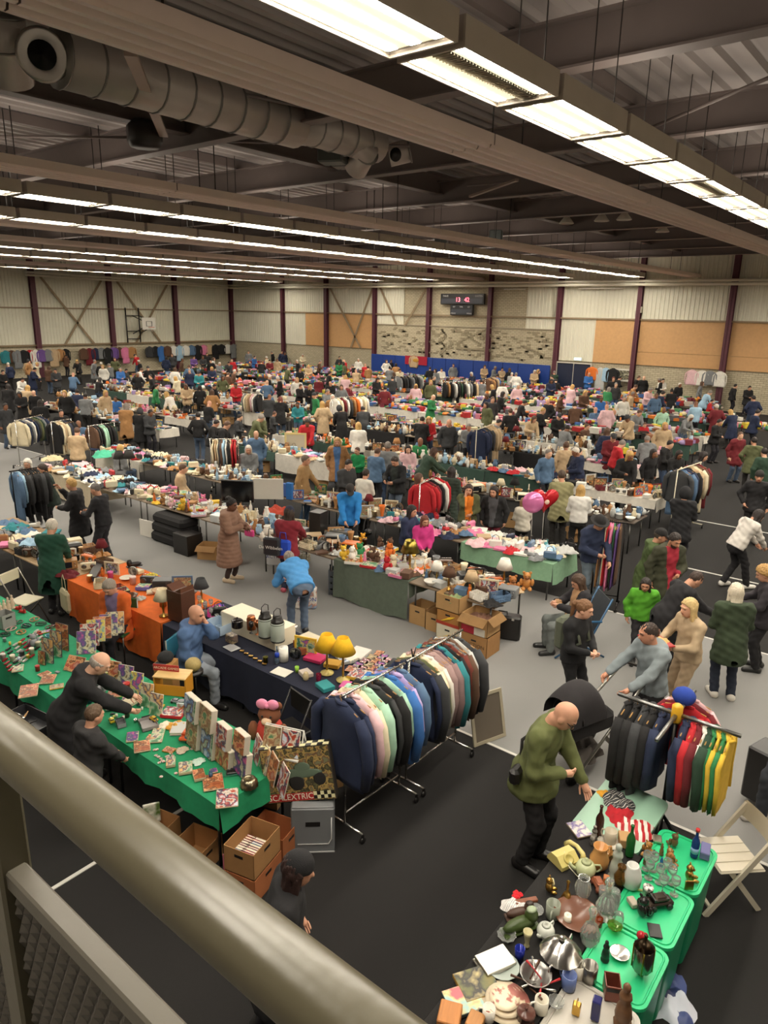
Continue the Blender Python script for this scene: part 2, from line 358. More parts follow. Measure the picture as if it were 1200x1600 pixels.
put('housing', MB().bbox(-.05, .05, -.26, .26, 0, .2, .015), mat('plastic', '#d7e2e4'), es); put('lit_face', MB().box(-.056, -.05, -.23, .23, .03, .17), emit('#bfe4ea', 1.2), es)
# ---- scoreboard
a = onX(690, 459, XW-.3); b_ = onX(757, 476, XW-.3); yt, yb2 = a.y, b_.y; zt, zb = a.z, b_.z
sb = thing('scoreboard', 'black electronic scoreboard with red digits on the brick wall', 'scoreboard', (XW-.3, (yt+yb2)/2, zb))
W2 = (yt-yb2)/2; Hs = zt-zb
put('upper_housing', MB().bbox(-.12, .1, -W2, W2, 0, Hs, .02), mat('plastic', '#262628'), sb)
put('upper_face', MB().box(-.13, -.12, -W2+.1, W2-.1, .08, Hs-.32), mat('plastic', '#3d4049'), sb)
c1 = onX(705, 477, XW-.3); c2 = onX(739, 493, XW-.3)
ly0, ly1, lz0, lz1 = c2.y-sb.location.y, c1.y-sb.location.y, c2.z-zb, -.02
put('lower_housing', MB().bbox(-.12, .1, ly0, ly1, lz0, lz1, .02), mat('plastic', '#262628'), sb)
put('lower_face', MB().box(-.13, -.12, ly0+.1, ly1-.1, lz0+.1, lz1-.3), mat('plastic', '#3a3d45'), sb)
def wall_text(txt, size, y, z, m, parent, x=-.135, name='lettering'):
    o = put(name, text_mesh(txt, size, .003), m, parent, (x, y, z)); o.rotation_euler = (R(90), 0, R(-90)); return o
def yp(px): return onX(px, 470, XW-.43).y-sb.location.y
wall_text('13', .42, yp(715.5), Hs*.42, emit('#ff3a5c', 3.0, 'digit'), sb, name='digits'); wall_text('42', .42, yp(729.5), Hs*.42, emit('#ff3a5c', 3.0, 'digit'), sb, name='digits')
wt = mat('plain', '#c8c8c4')
wall_text('THUIS', .17, yp(696), Hs-.16, wt, sb); wall_text('GASTEN', .17, yp(748), Hs-.16, wt, sb)
for t, px, z in (('SET', 710, lz1-.15), ('TIME', 721, lz1-.15), ('SET', 733, lz1-.15), ('FOULS', 709, lz0+.12), ('FOULS', 734, lz0+.12)): wall_text(t, .13, yp(px), z, wt, sb)
# ---- basketball hoop on the left wall
q0 = onY(221, 496, YW-1.6); q1 = onY(243.5, 515, YW-1.6)
bh = thing('basketball_hoop', 'white basketball backboard on a black wall bracket', 'basketball hoop', (q0.x, YW-.2, 0))
bw = q1.x-q0.x; zb0, zb1 = q1.z, q0.z
put('backboard', MB().bbox(0, bw, -1.44, -1.40, zb0, zb1, .01), mat('plastic', '#e6e3d8'), bh)
sq = MB()
for a_, b2 in (((.3, .28), (.7, .28)), ((.7, .28), (.7, .68)), ((.7, .68), (.3, .68)), ((.3, .68), (.3, .28))):
    sq.bar((bw*a_[0], -1.45, zb0+(zb1-zb0)*a_[1]), (bw*b2[0], -1.45, zb0+(zb1-zb0)*b2[1]), .02, .06, up=(0, 1, 0))
put('target_square', sq, mat('plain', '#2a2a2a'), bh)
rim = MB(); N_ = 16; rim.tube([(bw/2+.23*math.cos(2*math.pi*i/N_), -1.75+.23*math.sin(2*math.pi*i/N_), zb0+.2) for i in range(N_+1)], .016, 6)
put('rim', rim, mat('paint', '#d9592e'), bh)
net = MB()
for i in range(12):
    a_ = 2*math.pi*i/12; net.tube([(bw/2+.22*math.cos(a_), -1.75+.22*math.sin(a_), zb0+.2), (bw/2+.13*math.cos(a_+.4), -1.75+.13*math.sin(a_+.4), zb0-.15)], .008, 4)
put('net', net, mat('fabric', '#e8e4da'), bh)
fb = MB()
for dx in (-.55, bw*.5):
    fb.tube([(dx, -.1, 2.3), (dx, -.1, 5.0)], .05, 6); 
for z in (2.6, 3.2, 4.4): fb.tube([(-.55, -.1, z), (bw*.5, -.1, z)], .035, 6)
for dx in (0, bw*.5): fb.tube([(dx, -.1, 4.4), (dx+.2, -1.4, zb1-.3)], .035, 6); fb.tube([(dx, -.1, 3.0), (dx+.2, -1.4, zb0+.2)], .035, 6)
put('bracket', fb, mat('paint', '#23201f'), bh)
# ---- ceiling: ribbed roof deck, beams, rods, ducts
b = MB(); us = []; y = Y0
while y < YW:
    for d, h in ((0, 0), (.14, 0), (.17, 1), (.37, 1)): us.append((y+d, h))
    y += .4
us.append((y, 0)); v = []; f = []
for q, h in us:
    for x in (X0, XW+.3): v.append((x, min(q, YW+.1), ZC+.10*h))
for i in range(len(us)-1): f.append((2*i, 2*i+1, 2*i+3, 2*i+2))
b.add(v, f); ceil = struct('ceiling', b, M_DECK, 'dark ribbed steel roof deck')
def ibeam(a, b_, d=.5, w=.24):
    a = Vector(a); b_ = Vector(b_); m = MB(); m.bar(a, b_, .02, d); 
    for s in (-1, 1): m.bar(a+Vector((0, 0, s*d/2)), b_+Vector((0, 0, s*d/2)), w, .03)
    return m
XB = [1.0]+[9.51+4.36*i for i in range(8)]
for x in XB: put('cross_beam', ibeam((x, Y0, 8.4), (x, YW, 8.4), .56, .28), M_STEEL, ceil)
for y in (-1.6, 12.7, 27.0, 41.3): put('main_beam', ibeam((X0, y, 8.6), (XW, y, 8.6), .5, .28), M_STEEL, ceil)
for y in (5.5, 9.1, 16.3, 19.9, 23.4, 30.5, 34.1, 37.7, 44.8, 48.4): put('purlin', MB().bar((X0, y, 8.83), (XW, y, 8.83), .1, .2), M_STEEL, ceil)
rr = random.Random(3)
for i in range(len(XB)-1):
    for y in (5.0, 9.3, 12.7, 17.5, 22, 27.0, 31.5, 36):
        if rr.random() < .7:
            put('strut', MB().bar((XB[i]+.1, y+.6, 8.2), (XB[i]+2.0, y-.3, 8.85), .12, .12), M_STEEL, ceil)
for a_, b2 in (((1000, 207), (1200, 122)), ((0, 213), (220, 215)), ((330, 220), (640, 228)), ((150, 103), (620, 195)), ((730, 290), (810, 283))):
    put('tie_rod', MB().tube([at(*a_, 8.25), at(*b2, 8.3)], .028, 6), M_STEEL, ceil)
put('gusset_strut', MB().bar(at(204, 84, 7.9), at(256, 212, 8.1), .15, .05), mat('paint', '#a08a7c'), ceil)
put('gusset_strut', MB().bar(at(735, 307, 8.0), at(808, 281, 8.1), .1, .05), mat('paint', '#8c7a6e'), ceil)
jb = at(226, 212, 8.1); put('junction_box', MB().lathe([(.26, -.2), (.32, -.1), (.32, .15), (.2, .25)], 8, X=XF(jb)), mat('paint', '#2f2b2a'), ceil)
dk = mat('plastic', '#23201f')
def duct(pts, r, parts=12):
    m = MB(); m.tube(pts, r, 18); put('air_duct', m, M_DUCT, ceil)
    rg = MB(); pts = [Vector(p) for p in pts]
    tot = sum((pts[i+1]-pts[i]).length for i in range(len(pts)-1)); n = max(2, int(tot/.45)); acc = 0
    for i in range(len(pts)-1):
        d = pts[i+1]-pts[i]; k = max(1, int(round(d.length/.45)))
        for j in range(k):
            c = pts[i]+d*(j/k); t = d.normalized(); rg.tube([c-t*.012, c+t*.012], r+.018, 18)
    put('duct_rings', rg, mat('steel', '#8f8b86', rough=.5), ceil)
duct([(5.4, 9.75, 8.15), (9.6, 9.75, 8.15)], .36); duct([(9.6, 9.75, 8.2), (11.8, 9.75, 8.2)], .31)
duct([at(2, 20, 8.6), at(8, 70, 8.3), at(20, 128, 7.95)], .27)
duct([at(470, 205, 8.35), at(540, 215, 8.2), at(572, 238, 8.0), at(556, 262, 7.8)], .24)
duct([at(640, 235, 8.3), at(608, 243, 8.2)], .22)
c0 = at(66, 86, 8.1); dv = (Vector((0, 0, HC))-c0).normalized(); dv = (dv+Vector((.12, .1, .1))).normalized()
nz = MB(); Q = dv.to_track_quat('Z', 'Y').to_matrix().to_4x4()
nz.lathe([(.2, -.6), (.24, -.1), (.30, 0), (.31, .03), (.27, .05), (.17, .0)], 22, X=Matrix.Translation(c0) @ Q)
put('duct_nozzle', nz, mat('steel', '#bab5ae', rough=.4), ceil); put('nozzle_mouth', MB().lathe([(.01, .0), (.165, .012)], 22, X=Matrix.Translation(c0) @ Q), dk, ceil)
c0 = at(610, 241, 8.15); put('nozzle_mouth', MB().lathe([(.01, .24), (.13, .23)], 16, X=Matrix.Translation(c0) @ Q), dk, ceil)
for p in ((540, 245), (520, 238), (775, 370), (690, 372)): 
    c0 = at(*p, 8.0); put('fan_box', MB().bbox(-.2, .2, -.25, .25, -.2, .25, .03, X=XF(c0, .4)), mat('paint', '#454a48'), ceil)
for p in ((885, 349), (940, 345), (975, 343), (1035, 362), (1075, 371), (1138, 396), (1150, 411), (1185, 411), (1100, 397), (1045, 345)):
    c0 = at(*p, 8.2); put('spot_shade', MB().lathe([(.05, .25), (.1, .2), (.26, 0), (.24, -.02), (.06, .1)], 12, X=XF(c0)), mat('plastic', '#c9c2b4') , ceil)
for p in ((250, 255), (211, 262), (229, 315), (115, 92), (72, 78), (60, 180)): pass
# ---- radiant heating panels, ridged, in lengths of 6 m
def radiant(y0, y1, z=7.22):
    b = MB(); n = 4; w = (y1-y0)
    prof = []
    for i in range(n):
        for d, h in ((.08, .05), (.2, .0), (.5, .0), (.62, .05)): prof.append((y0+w*(i+d+.15)/n, z+h))
    prof = [(y0, z+.16), (y0, z+.02)]+prof+[(y1, z+.02), (y1, z+.16)]
    v = []; f = []
    for y, zz in prof: v += [(0, y, zz), (5.98, y, zz)]
    for i in range(len(prof)-1): f.append((2*i, 2*i+1, 2*i+3, 2*i+2))
    f.append((0, 2*len(prof)-2, 2*len(prof)-1, 1)); b.add(v, f); me = b.mesh('radiant_length')
    p = thing('radiant_panel', '', 'heater', (X0+1, y0, 0)); p.location = (0, 0, 0)
    x = -3.0; 
    while x < 42:
        put('radiant_length', me, M_PANEL, p, (x, 0, 0)); put('hanger_rod', hang, mat('paint', '#2c2826'), p, (x+1, (y0+y1)/2, z+.1)); x += 6.
    return p
hang = MB().tube([(0, -.25, 0), (0, -.25, 1.6)], .012, 5).tube([(0, .25, 0), (0, .25, 1.6)], .012, 5).mesh('hanger_rod')
for (a_, b2), l in zip(((5.4, 6.2), (12.35, 13.1), (21.3, 22.0), (26.3, 27.0), (35.6, 36.3), (41, 41.7)), ('nearest ridged beige radiant panel crossing above the hall', 'second ridged radiant panel just above a lamp row', 'third radiant panel hung high in the roof', 'fourth radiant panel deep in the roof', 'fifth radiant panel towards the left wall', 'farthest radiant panel near the left wall')):
    radiant(a_, b2)['label'] = l
# ---- lamp rows: box luminaires with louvre and three tubes
lb = MB().box(0, 1.72, -.33, .33, .03, .22).mesh('housing')
lr = MB().box(0, 1.72, -.35, -.33, -.015, .22).box(0, 1.72, .33, .35, -.015, .22).box(0, .03, -.33, .33, -.015, .04).box(1.69, 1.72, -.33, .33, -.015, .04).mesh('rim')
def tubes(full): 
    b = MB()
    ys = ((-.29, -.19), (-.05, .05), (.19, .29)) if full else ((-.29, -.19), (.19, .29))
    for a_, b2 in ys: b.add([(.07, a_, .012), (1.62, a_, .012), (1.62, b2, .012), (.07, b2, .012)], [(0, 3, 2, 1)])
    return b.mesh('tube_strip')
T1, T0 = tubes(True), tubes(False)
REFL = [MB() for _ in (0, 1)]
for q in ((-.32, .32),): REFL[0].add([(.07, q[0], .016), (1.62, q[0], .016), (1.62, q[1], .016), (.07, q[1], .016)], [(0, 3, 2, 1)])
for q in ((-.32, -.14), (.06, .32)): REFL[1].add([(.07, q[0], .016), (1.62, q[0], .016), (1.62, q[1], .016), (.07, q[1], .016)], [(0, 3, 2, 1)])
REFL = [d.mesh('reflector_glow') for d in REFL]; M_REFL = emit('#fff3c4', .72, 'reflector_glow')  # reflector around the tubes; the light they throw on it is painted as emission
lv = MB()
for i in range(33): lv.box(.06+i*.05, .066+i*.05, -.14, .05, .0, .03)
lv = lv.mesh('louvre')
upl = MB().add([(.1, -.2, .225), (1.6, -.2, .225), (1.6, .2, .225), (.1, .2, .225)], [(0, 1, 2, 3)]).mesh('added_uplight'); M_UP = emit('#fff2e0', 4.2, 'added_uplight_glow')  # made-up glowing strip on top of each housing, added to brighten the roof
NTH = ORD+['thirteenth', 'fourteenth', 'fifteenth', 'sixteenth', 'seventeenth', 'eighteenth', 'nineteenth', 'twentieth', 'twenty-first', 'twenty-second', 'twenty-third', 'twenty-fourth', 'twenty-fifth', 'twenty-sixth']
M_LAMP = emit('#fff5e4', LAMP_E*1.95); M_HOUS = mat('paint', '#a59a90', rough=.5); M_RIM = mat('paint', '#b7ad9f')
LROWS = [(-10.4, 'off'), (.6, 'off'), (4.0, 'nearest'), (15.25, 'second'), (19.45, 'third'), (29.2, 'fourth'), (33.9, 'fifth'), (44.5, 'sixth')]
for y, nm in LROWS:
    k = 0; x = -1.75
    while x < 40.6:
        lab = ('%s louvred luminaire along the nearest lamp row' % NTH[k] if nm == 'nearest' else '%s strip luminaire along the %s lamp row from the camera' % (NTH[k], nm)) if nm != 'off' else '%s luminaire of the %s lamp row beyond the right edge' % (NTH[k], 'outer' if y < 0 else 'inner')
        t = thing('strip_luminaire', lab, 'ceiling lamp', (x, y, 7.2), 0, '%s row of ceiling lamps' % nm if nm != 'off' else 'lamps beyond the right edge')
        put('housing', lb, M_HOUS, t); put('rim', lr, M_RIM, t)
        dead = nm == 'nearest' and k in (4, 8)
        put('tube_strip', T0 if dead else T1, M_LAMP, t); put('reflector_glow', REFL[dead], M_REFL, t)
        if dead: put('louvre', lv, mat('steel', '#b9b2a2', rough=.4), t); t['label'] = 'luminaire with its middle tube dark, %s one along the nearest row' % ('first' if k == 4 else 'second')
        put('added_uplight', upl, M_UP, t); put('hanger', hang, mat('paint', '#2c2826'), t, (1.75, 0, .1), sc=(1, .6, .9))
        x += 1.82; k += 1
# ================================================================== GALLERY RAILING in front of the camera
M_RAIL = mat('paint', '#4f4a3a', rough=.3, var=.04)
rx_, rz_ = .292, 4.612
rail = thing('gallery_railing', 'olive grey tubular handrail of the gallery with mesh infill', 'railing', (rx_, 0, 3.5))
put('handrail', MB().tube([(0, -1.2, rz_-3.5), (0, 3.2, rz_-3.5)], .0295, 28), M_RAIL, rail)
pY = onX(18, 1300, rx_).y
for y in (pY+.024, pY-1.3):
    put('post', MB().bbox(-.02, .02, y-.022, y+.022, -.15, rz_-3.5-.01, .004), M_RAIL, rail)
put('lower_rail', MB().bbox(-.013, .013, -1.2, 3.2, .895, .922, .003), mat('paint', '#57534a', rough=.4), rail)
put('bottom_rail', MB().bbox(-.013, .013, -1.2, 3.2, .1, .125, .003), mat('paint', '#57534a', rough=.4), rail)
# infill: perforated sheet of raised diamonds
b = MB(); s = .022
b.box(-.003, .003, -1.2, 3.2, .125, .895)
put('infill_sheet', b, mat('paint', '#3a3733', rough=.5), rail)
b = MB(); ny = int(1.5/s)
for i in range(ny):
    for j in range(int(.77/s)):
        y = -.1+i*s+(s/2 if j % 2 else 0); z = .13+j*s
        b.add([(-.0035, y-s*.48, z), (-.0035, y, z-s*.8), (-.0035, y+s*.48, z), (-.0035, y, z+s*.8), (-.011, y, z)], [(0, 1, 4), (1, 2, 4), (2, 3, 4), (3, 0, 4)])
o = put('infill_studs', b, mat('paint', '#4a4640', rough=.4), rail); o['kind'] = 'stuff'
ge = struct('trim_1', MB().box(-3.9, .36, Y0, 8, 3.3, 3.5), mat('concrete', '#6e6a64'), 'gallery floor edge behind the railing')
# ================================================================== PEOPLE: posed skeleton -> signed distance -> one continuous surface
def surfnet(D, xs, ys, zs):
    S = D < 0
    c = S[:-1, :-1, :-1].astype(np.int8)
    cnt = np.zeros(c.shape, np.int8)
    for i in (0, 1):
        for j in (0, 1):
            for k in (0, 1): cnt += S[i:S.shape[0]-1+i, j:S.shape[1]-1+j, k:S.shape[2]-1+k]
    act = (cnt > 0) & (cnt < 8); I, J, K = np.nonzero(act)
    if len(I) == 0: return np.zeros((0, 3)), np.zeros((0, 4), int)
    idx = -np.ones(act.shape, np.int64); idx[I, J, K] = np.arange(len(I))
    acc = np.zeros((len(I), 3)); n = np.zeros(len(I))
    C = [(0, 0, 0), (1, 0, 0), (0, 1, 0), (1, 1, 0), (0, 0, 1), (1, 0, 1), (0, 1, 1), (1, 1, 1)]
    E = [(0, 1), (2, 3), (4, 5), (6, 7), (0, 2), (1, 3), (4, 6), (5, 7), (0, 4), (1, 5), (2, 6), (3, 7)]
    for a, b in E:
        A, B = C[a], C[b]
        d0 = D[I+A[0], J+A[1], K+A[2]]; d1 = D[I+B[0], J+B[1], K+B[2]]; m = (d0 < 0) != (d1 < 0)
        t = np.where(m, d0/np.where(m, d0-d1, 1), 0)
        p0 = np.stack([xs[I+A[0]], ys[J+A[1]], zs[K+A[2]]], 1); p1 = np.stack([xs[I+B[0]], ys[J+B[1]], zs[K+B[2]]], 1)
        acc += np.where(m[:, None], p0+(p1-p0)*t[:, None], 0); n += m
    V = acc/n[:, None]; F = []
    nx, ny, nz = S.shape
    def quads(m, d):
        i, j, k = np.nonzero(m); s = S[i, j, k]
        if d == 0: q = np.stack([idx[i, j-1, k-1], idx[i, j, k-1], idx[i, j, k], idx[i, j-1, k]], 1)
        if d == 1: q = np.stack([idx[i-1, j, k-1], idx[i-1, j, k], idx[i, j, k], idx[i, j, k-1]], 1)
        if d == 2: q = np.stack([idx[i-1, j-1, k], idx[i, j-1, k], idx[i, j, k], idx[i-1, j, k]], 1)
        q[~s] = q[~s][:, ::-1]; return q
    m = np.zeros(S.shape, bool); m[:-1] = S[:-1] != S[1:]; m[:, 0] = m[:, -1] = False; m[:, :, 0] = m[:, :, -1] = False; F.append(quads(m, 0))
    m = np.zeros(S.shape, bool); m[:, :-1] = S[:, :-1] != S[:, 1:]; m[0] = m[-1] = False; m[:, :, 0] = m[:, :, -1] = False; F.append(quads(m, 1))
    m = np.zeros(S.shape, bool); m[:, :, :-1] = S[:, :, :-1] != S[:, :, 1:]; m[0] = m[-1] = False; m[:, 0] = m[:, -1] = False; F.append(quads(m, 2))
    F = np.concatenate(F); F = F[(F >= 0).all(1)]; return V, F
def np_mesh(V, F, name, mi=None, smooth=True):
    me = bpy.data.meshes.new(name); me.vertices.add(len(V)); me.vertices.foreach_set('co', np.asarray(V, np.float32).ravel())
    me.loops.add(len(F)*4); me.loops.foreach_set('vertex_index', np.asarray(F, np.int32).ravel())
    me.polygons.add(len(F)); me.polygons.foreach_set('loop_start', np.arange(0, len(F)*4, 4, dtype=np.int32))
    if mi is not None: me.polygons.foreach_set('material_index', np.asarray(mi, np.int32))
    me.polygons.foreach_set('use_smooth', np.full(len(F), smooth)); me.update(calc_edges=True); return me
def smin(a, b, k):
    h = np.clip(.5+.5*(b-a)/k, 0, 1); return b+(a-b)*h-k*h*(1-h)
class G:
    """grid of sample points"""
    def __init__(s, lo, hi, h, fine=None, hf=None):
        ax = []
        for i in range(3):
            if fine is None: ax.append(np.arange(lo[i], hi[i]+h, h)); continue
            f0, f1 = max(lo[i], fine[0][i]), min(hi[i], fine[1][i])
            ax.append(np.unique(np.round(np.concatenate([np.arange(f0, lo[i]-h, -h)[::-1], np.arange(f0, f1, hf), np.arange(f1, hi[i]+h, h)]), 5)))
        ax = [a.astype(np.float32) for a in ax]; s.ax = ax; s.X, s.Y, s.Z = np.meshgrid(*ax, indexing='ij', sparse=True)
    def net(s, D): return surfnet(np.broadcast_to(D, (len(s.ax[0]), len(s.ax[1]), len(s.ax[2]))), *s.ax)
def d_cone(g, a, b, r1, r2, fx=None):
    a = [float(v) for v in a]; b = [float(v) for v in b]; r1 = float(r1); r2 = float(r2); ba = np.array([b[0]-a[0], b[1]-a[1], b[2]-a[2]]); ba = np.array(ba); L2 = float(ba@ba)+1e-9; ba = [float(v) for v in ba]
    px, py, pz = g.X-a[0], g.Y-a[1], g.Z-a[2]
    h = np.clip((px*ba[0]+py*ba[1]+pz*ba[2])/L2, 0, 1)
    qx, qy, qz = px-h*ba[0], py-h*ba[1], pz-h*ba[2]
    return np.sqrt(qx*qx+qy*qy+qz*qz)-(r1+(r2-r1)*h)
def d_ell(g, c, r, B=None):
    """ellipsoid; B rows are its axes"""
    c = [float(v) for v in c]; r = [float(v) for v in r]
    px, py, pz = g.X-c[0], g.Y-c[1], g.Z-c[2]
    if B is not None: B = [[float(v) for v in q] for q in B]
    if B is not None: px, py, pz = (px*B[0][0]+py*B[0][1]+pz*B[0][2], px*B[1][0]+py*B[1][1]+pz*B[1][2], px*B[2][0]+py*B[2][1]+pz*B[2][2])
    k = np.sqrt((px/r[0])**2+(py/r[1])**2+(pz/r[2])**2); return (k-1)*min(r)
def d_cone_flat(g, a, b, r1, r2, n, k):
    """cone whose cross-section is flattened by k along n"""
    ba = b-a; L2 = float(ba@ba)+1e-9; ba = [float(v) for v in ba]; a = [float(v) for v in a]; n = [float(v) for v in n]; r1 = float(r1); r2 = float(r2)
    px, py, pz = g.X-a[0], g.Y-a[1], g.Z-a[2]
    h = np.clip((px*ba[0]+py*ba[1]+pz*ba[2])/L2, 0, 1)
    qx, qy, qz = px-h*ba[0], py-h*ba[1], pz-h*ba[2]
    dn = qx*n[0]+qy*n[1]+qz*n[2]; s2 = qx*qx+qy*qy+qz*qz+dn*dn*(k*k-1)
    return (np.sqrt(s2)-(r1+(r2-r1)*h))/(1+(k-1)*.45)
def wrinkle(g, amp, s=1., ph=0.):
    return amp*(np.sin(g.X*31*s+g.Z*17*s+ph)*np.sin(g.Z*39*s+g.Y*23*s+ph*2)+.6*np.sin(g.Y*47*s-g.Z*29*s+ph)*np.sin(g.X*41*s+ph))
A3 = lambda *v: np.array(v, float)
def unit(v): return v/ (np.linalg.norm(v)+1e-9)
def ik(a, c, l1, l2, pole):
    d = c-a; L = np.linalg.norm(d)
    if L > (l1+l2)*.995: c = a+d/L*(l1+l2)*.995; d = c-a; L = np.linalg.norm(d)
    x = (l1*l1-l2*l2+L*L)/(2*L); h = math.sqrt(max(0, l1*l1-x*x)); u = d/L; p = unit(pole-u*(pole@u)); return a+u*x+p*h, c
HANDS = {  # wrist targets (x out to the side, y forward, z up from the hip line), for the right hand; mirrored for the left
    'down': (.27, .03, -.06), 'front': (.06, .27, .12), 'reach': (.16, .50, .10), 'low': (.12, .40, -.02), 'pocket': (.23, .12, .02), 'hold': (.13, .36, .17), 'wide': (.33, .30, .14),
    'chin': (.08, .19, .56), 'phone': (.08, .33, .27), 'back': (.2, -.16, .05), 'up': (.2, .42, .52), 'lap': (.09, .22, -.0), 'push': (.2, .47, .12), 'bag': (.24, .08, -.1), 'floor': (.16, .55, -.38)}
def skeleton(h=1.74, lean=4, side=0, head=(8, 0), hands=('down', 'down'), legs='stand', sw=.185, seat=.46, twist=0):
    s = h/1.75; K = {}
    hipz = .93*s
    if legs == 'sit': hipz = seat+.10
    P = A3(0, 0, hipz)
    L = R(lean); T = unit(A3(math.sin(R(side)), math.sin(L), math.cos(L))); N = unit(A3(0, math.cos(L), -math.sin(L))); X = unit(np.cross(N, T)); N = np.cross(T, X)
    if legs != 'sit': P = P+A3(0, -.16*math.sin(L)-.12*max(0, math.sin(L)-.4), -.05*max(0, math.sin(L)-.3))
    cy, sy = math.cos(R(twist)), math.sin(R(twist)); X, N = X*cy+N*sy, N*cy-X*sy
    K.update(P=P, T=T, N=N, X=X, s=s, S0=P+T*.46*s)
    K['neck0'] = P+T*.47*s; K['neck1'] = P+T*.56*s+N*.02*s+A3(0, 0, .01)*s
    hp, hy = R(head[0]), R(head[1])
    Hf = unit(A3(-math.sin(hy)*math.cos(hp), math.cos(hy)*math.cos(hp), -math.sin(hp))); Hx = unit(np.cross(Hf, A3(0, 0, 1))); Hz = np.cross(Hx, Hf)
    K['HB'] = (Hx, Hf, Hz); K['H'] = K['neck1']+Hz*.085*s+Hf*.035*s
    for sd, nm in ((1, 'R'), (-1, 'L')):
        S = P+T*.445*s+X*sd*sw*s
        t = hands[0 if sd > 0 else 1]
        t = HANDS[t] if isinstance(t, str) else t
        base = P if t is not HANDS.get('floor') else P
        W = base+A3(sd*t[0], t[1], t[2])*s if lean < 25 or isinstance(t, tuple) and t[2] < .3 else base+(X*sd*t[0]+N*t[1]+T*t[2])*s
        if lean >= 25: W = W+A3(0, math.sin(L)*.28, -.10*math.sin(L))*s
        E, W = ik(S, W, .285*s, .255*s, A3(sd*.8, -.55, -.55) if t[2] < .3 else A3(sd*.35, .1, -1)); K['S'+nm], K['E'+nm], K['W'+nm] = S, E, W
        hip = P+X*sd*.088*s+A3(0, 0, -.02)
        if legs == 'stand': ank = A3(sd*.105*s, -.03*(sd > 0)+.03*(sd < 0), .075*s)
        elif legs == 'step': ank = A3(sd*.09*s, sd*.19, .085*s if sd > 0 else .12*s)
        elif legs == 'wide': ank = A3(sd*.17*s, .03*sd, .075*s)
        elif legs == 'sit': ank = A3(sd*.12*s, .42*s, .075*s)
        elif legs == 'cross': ank = A3(sd*.12*s, .42*s, .075*s)
        Kn, ank = ik(hip, ank, .435*s, .43*s, A3(sd*.12, 1, .12)); K['hip'+nm], K['K'+nm], K['A'+nm] = hip, Kn, ank
    return K
def sd_torso(g, K, f=0., belly=0., w=1.):
    P, T, N, X, s = K['P'], K['T'], K['N'], K['X'], K['s']; p = lambda t, n=0: P+(T*t+N*n)*s
    d = d_cone_flat(g, p(-.03), p(.10), (.172*w+f)*s, (.158*w+f)*s, N, 1.38)
    d = smin(d, d_cone_flat(g, p(.10), p(.34), (.152*w+f)*s, (.176*w+f)*s, N, 1.45), .05)
    d = smin(d, d_cone_flat(g, p(.34), p(.43), (.172*w+f)*s, (.12+f)*s, N, 1.5), .05)
    d = smin(d, d_cone(g, K['SR']-X*.02*s, K['SL']+X*.02*s, (.062+f)*s, (.062+f)*s), .06)
    if belly: d = smin(d, d_ell(g, p(.12, .05), ((.15+f)*s, (.10+belly+f)*s, .17*s), (X, N, T)), .06)
    return d
def sd_arm(g, K, n, f=0., upto=1.):
    s = K['s']; d = d_cone(g, K['S'+n], K['E'+n], (.055+f)*s, (.043+f)*s)
    if upto > .55: d = smin(d, d_cone(g, K['E'+n], K['E'+n]+(K['W'+n]-K['E'+n])*min(1, (upto-.5)*2), (.043+f)*s, (.03+f)*s), .03)
    return d
def sd_leg(g, K, n, f=0., f2=None):
    s = K['s']; f2 = f if f2 is None else f2
    d = d_cone(g, K['hip'+n], K['K'+n], (.086+f)*s, (.058+f)*s)
    return smin(d, d_cone(g, K['K'+n], K['A'+n], (.058+f)*s, (.040+f2)*s), .03)
def sd_foot(g, K, n, f=0.):
    s = K['s']; a = K['A'+n]; d = a-K['K'+n]; fw = A3(0, 1, 0)
    heel = A3(a[0], a[1]-.035*s, .045*s+max(0, a[2]-.1)); toe = A3(a[0]+.03*s*(1 if n == 'R' else -1), a[1]+.155*s, .036*s+max(0, a[2]-.1)*.4)
    d = d_cone(g, heel, toe, (.047+f)*s, (.038+f)*s); d = smin(d, d_cone(g, a, heel, (.043+f)*s, (.043+f)*s), .03); return np.maximum(d, .004-g.Z)
def sd_head(g, K, detail=True):
    s = K['s']*1.0; H, (hx, hf, hz) = K['H'], K['HB']; q = lambda x, y, z: H+(hx*x+hf*y+hz*z)*s; e = lambda x, y, z, a, b, c: d_ell(g, q(x, y, z), (a*s, b*s, c*s), K['HB'])
    d = smin(e(0, -.012, .035, .078, .098, .100), e(0, .022, -.045, .060, .070, .075), .05)
    if detail:
        d = smin(d, d_cone(g, q(0, .088, .018), q(0, .108, -.018), .009*s, .015*s), .012)
        for sd in (-1, 1): d = smin(d, e(sd*.078, -.008, -.008, .011, .024, .032), .012); d = -smin(-d, e(sd*.032, .098, .016, .02, .018, .013), .012)
        d = smin(d, e(0, .083, -.052, .026, .012, .010), .01); d = smin(d, e(0, .085, .040, .05, .012, .008), .02)
    d = smin(d, d_cone(g, K['neck0'], K['neck1'], .06*s, .054*s), .03); return d
def sd_hand(g, K, n):
    s = K['s']; W = K['W'+n]; u = unit(W-K['E'+n]); return d_cone(g, W, W+u*.075*s, .028*s, .034*s)
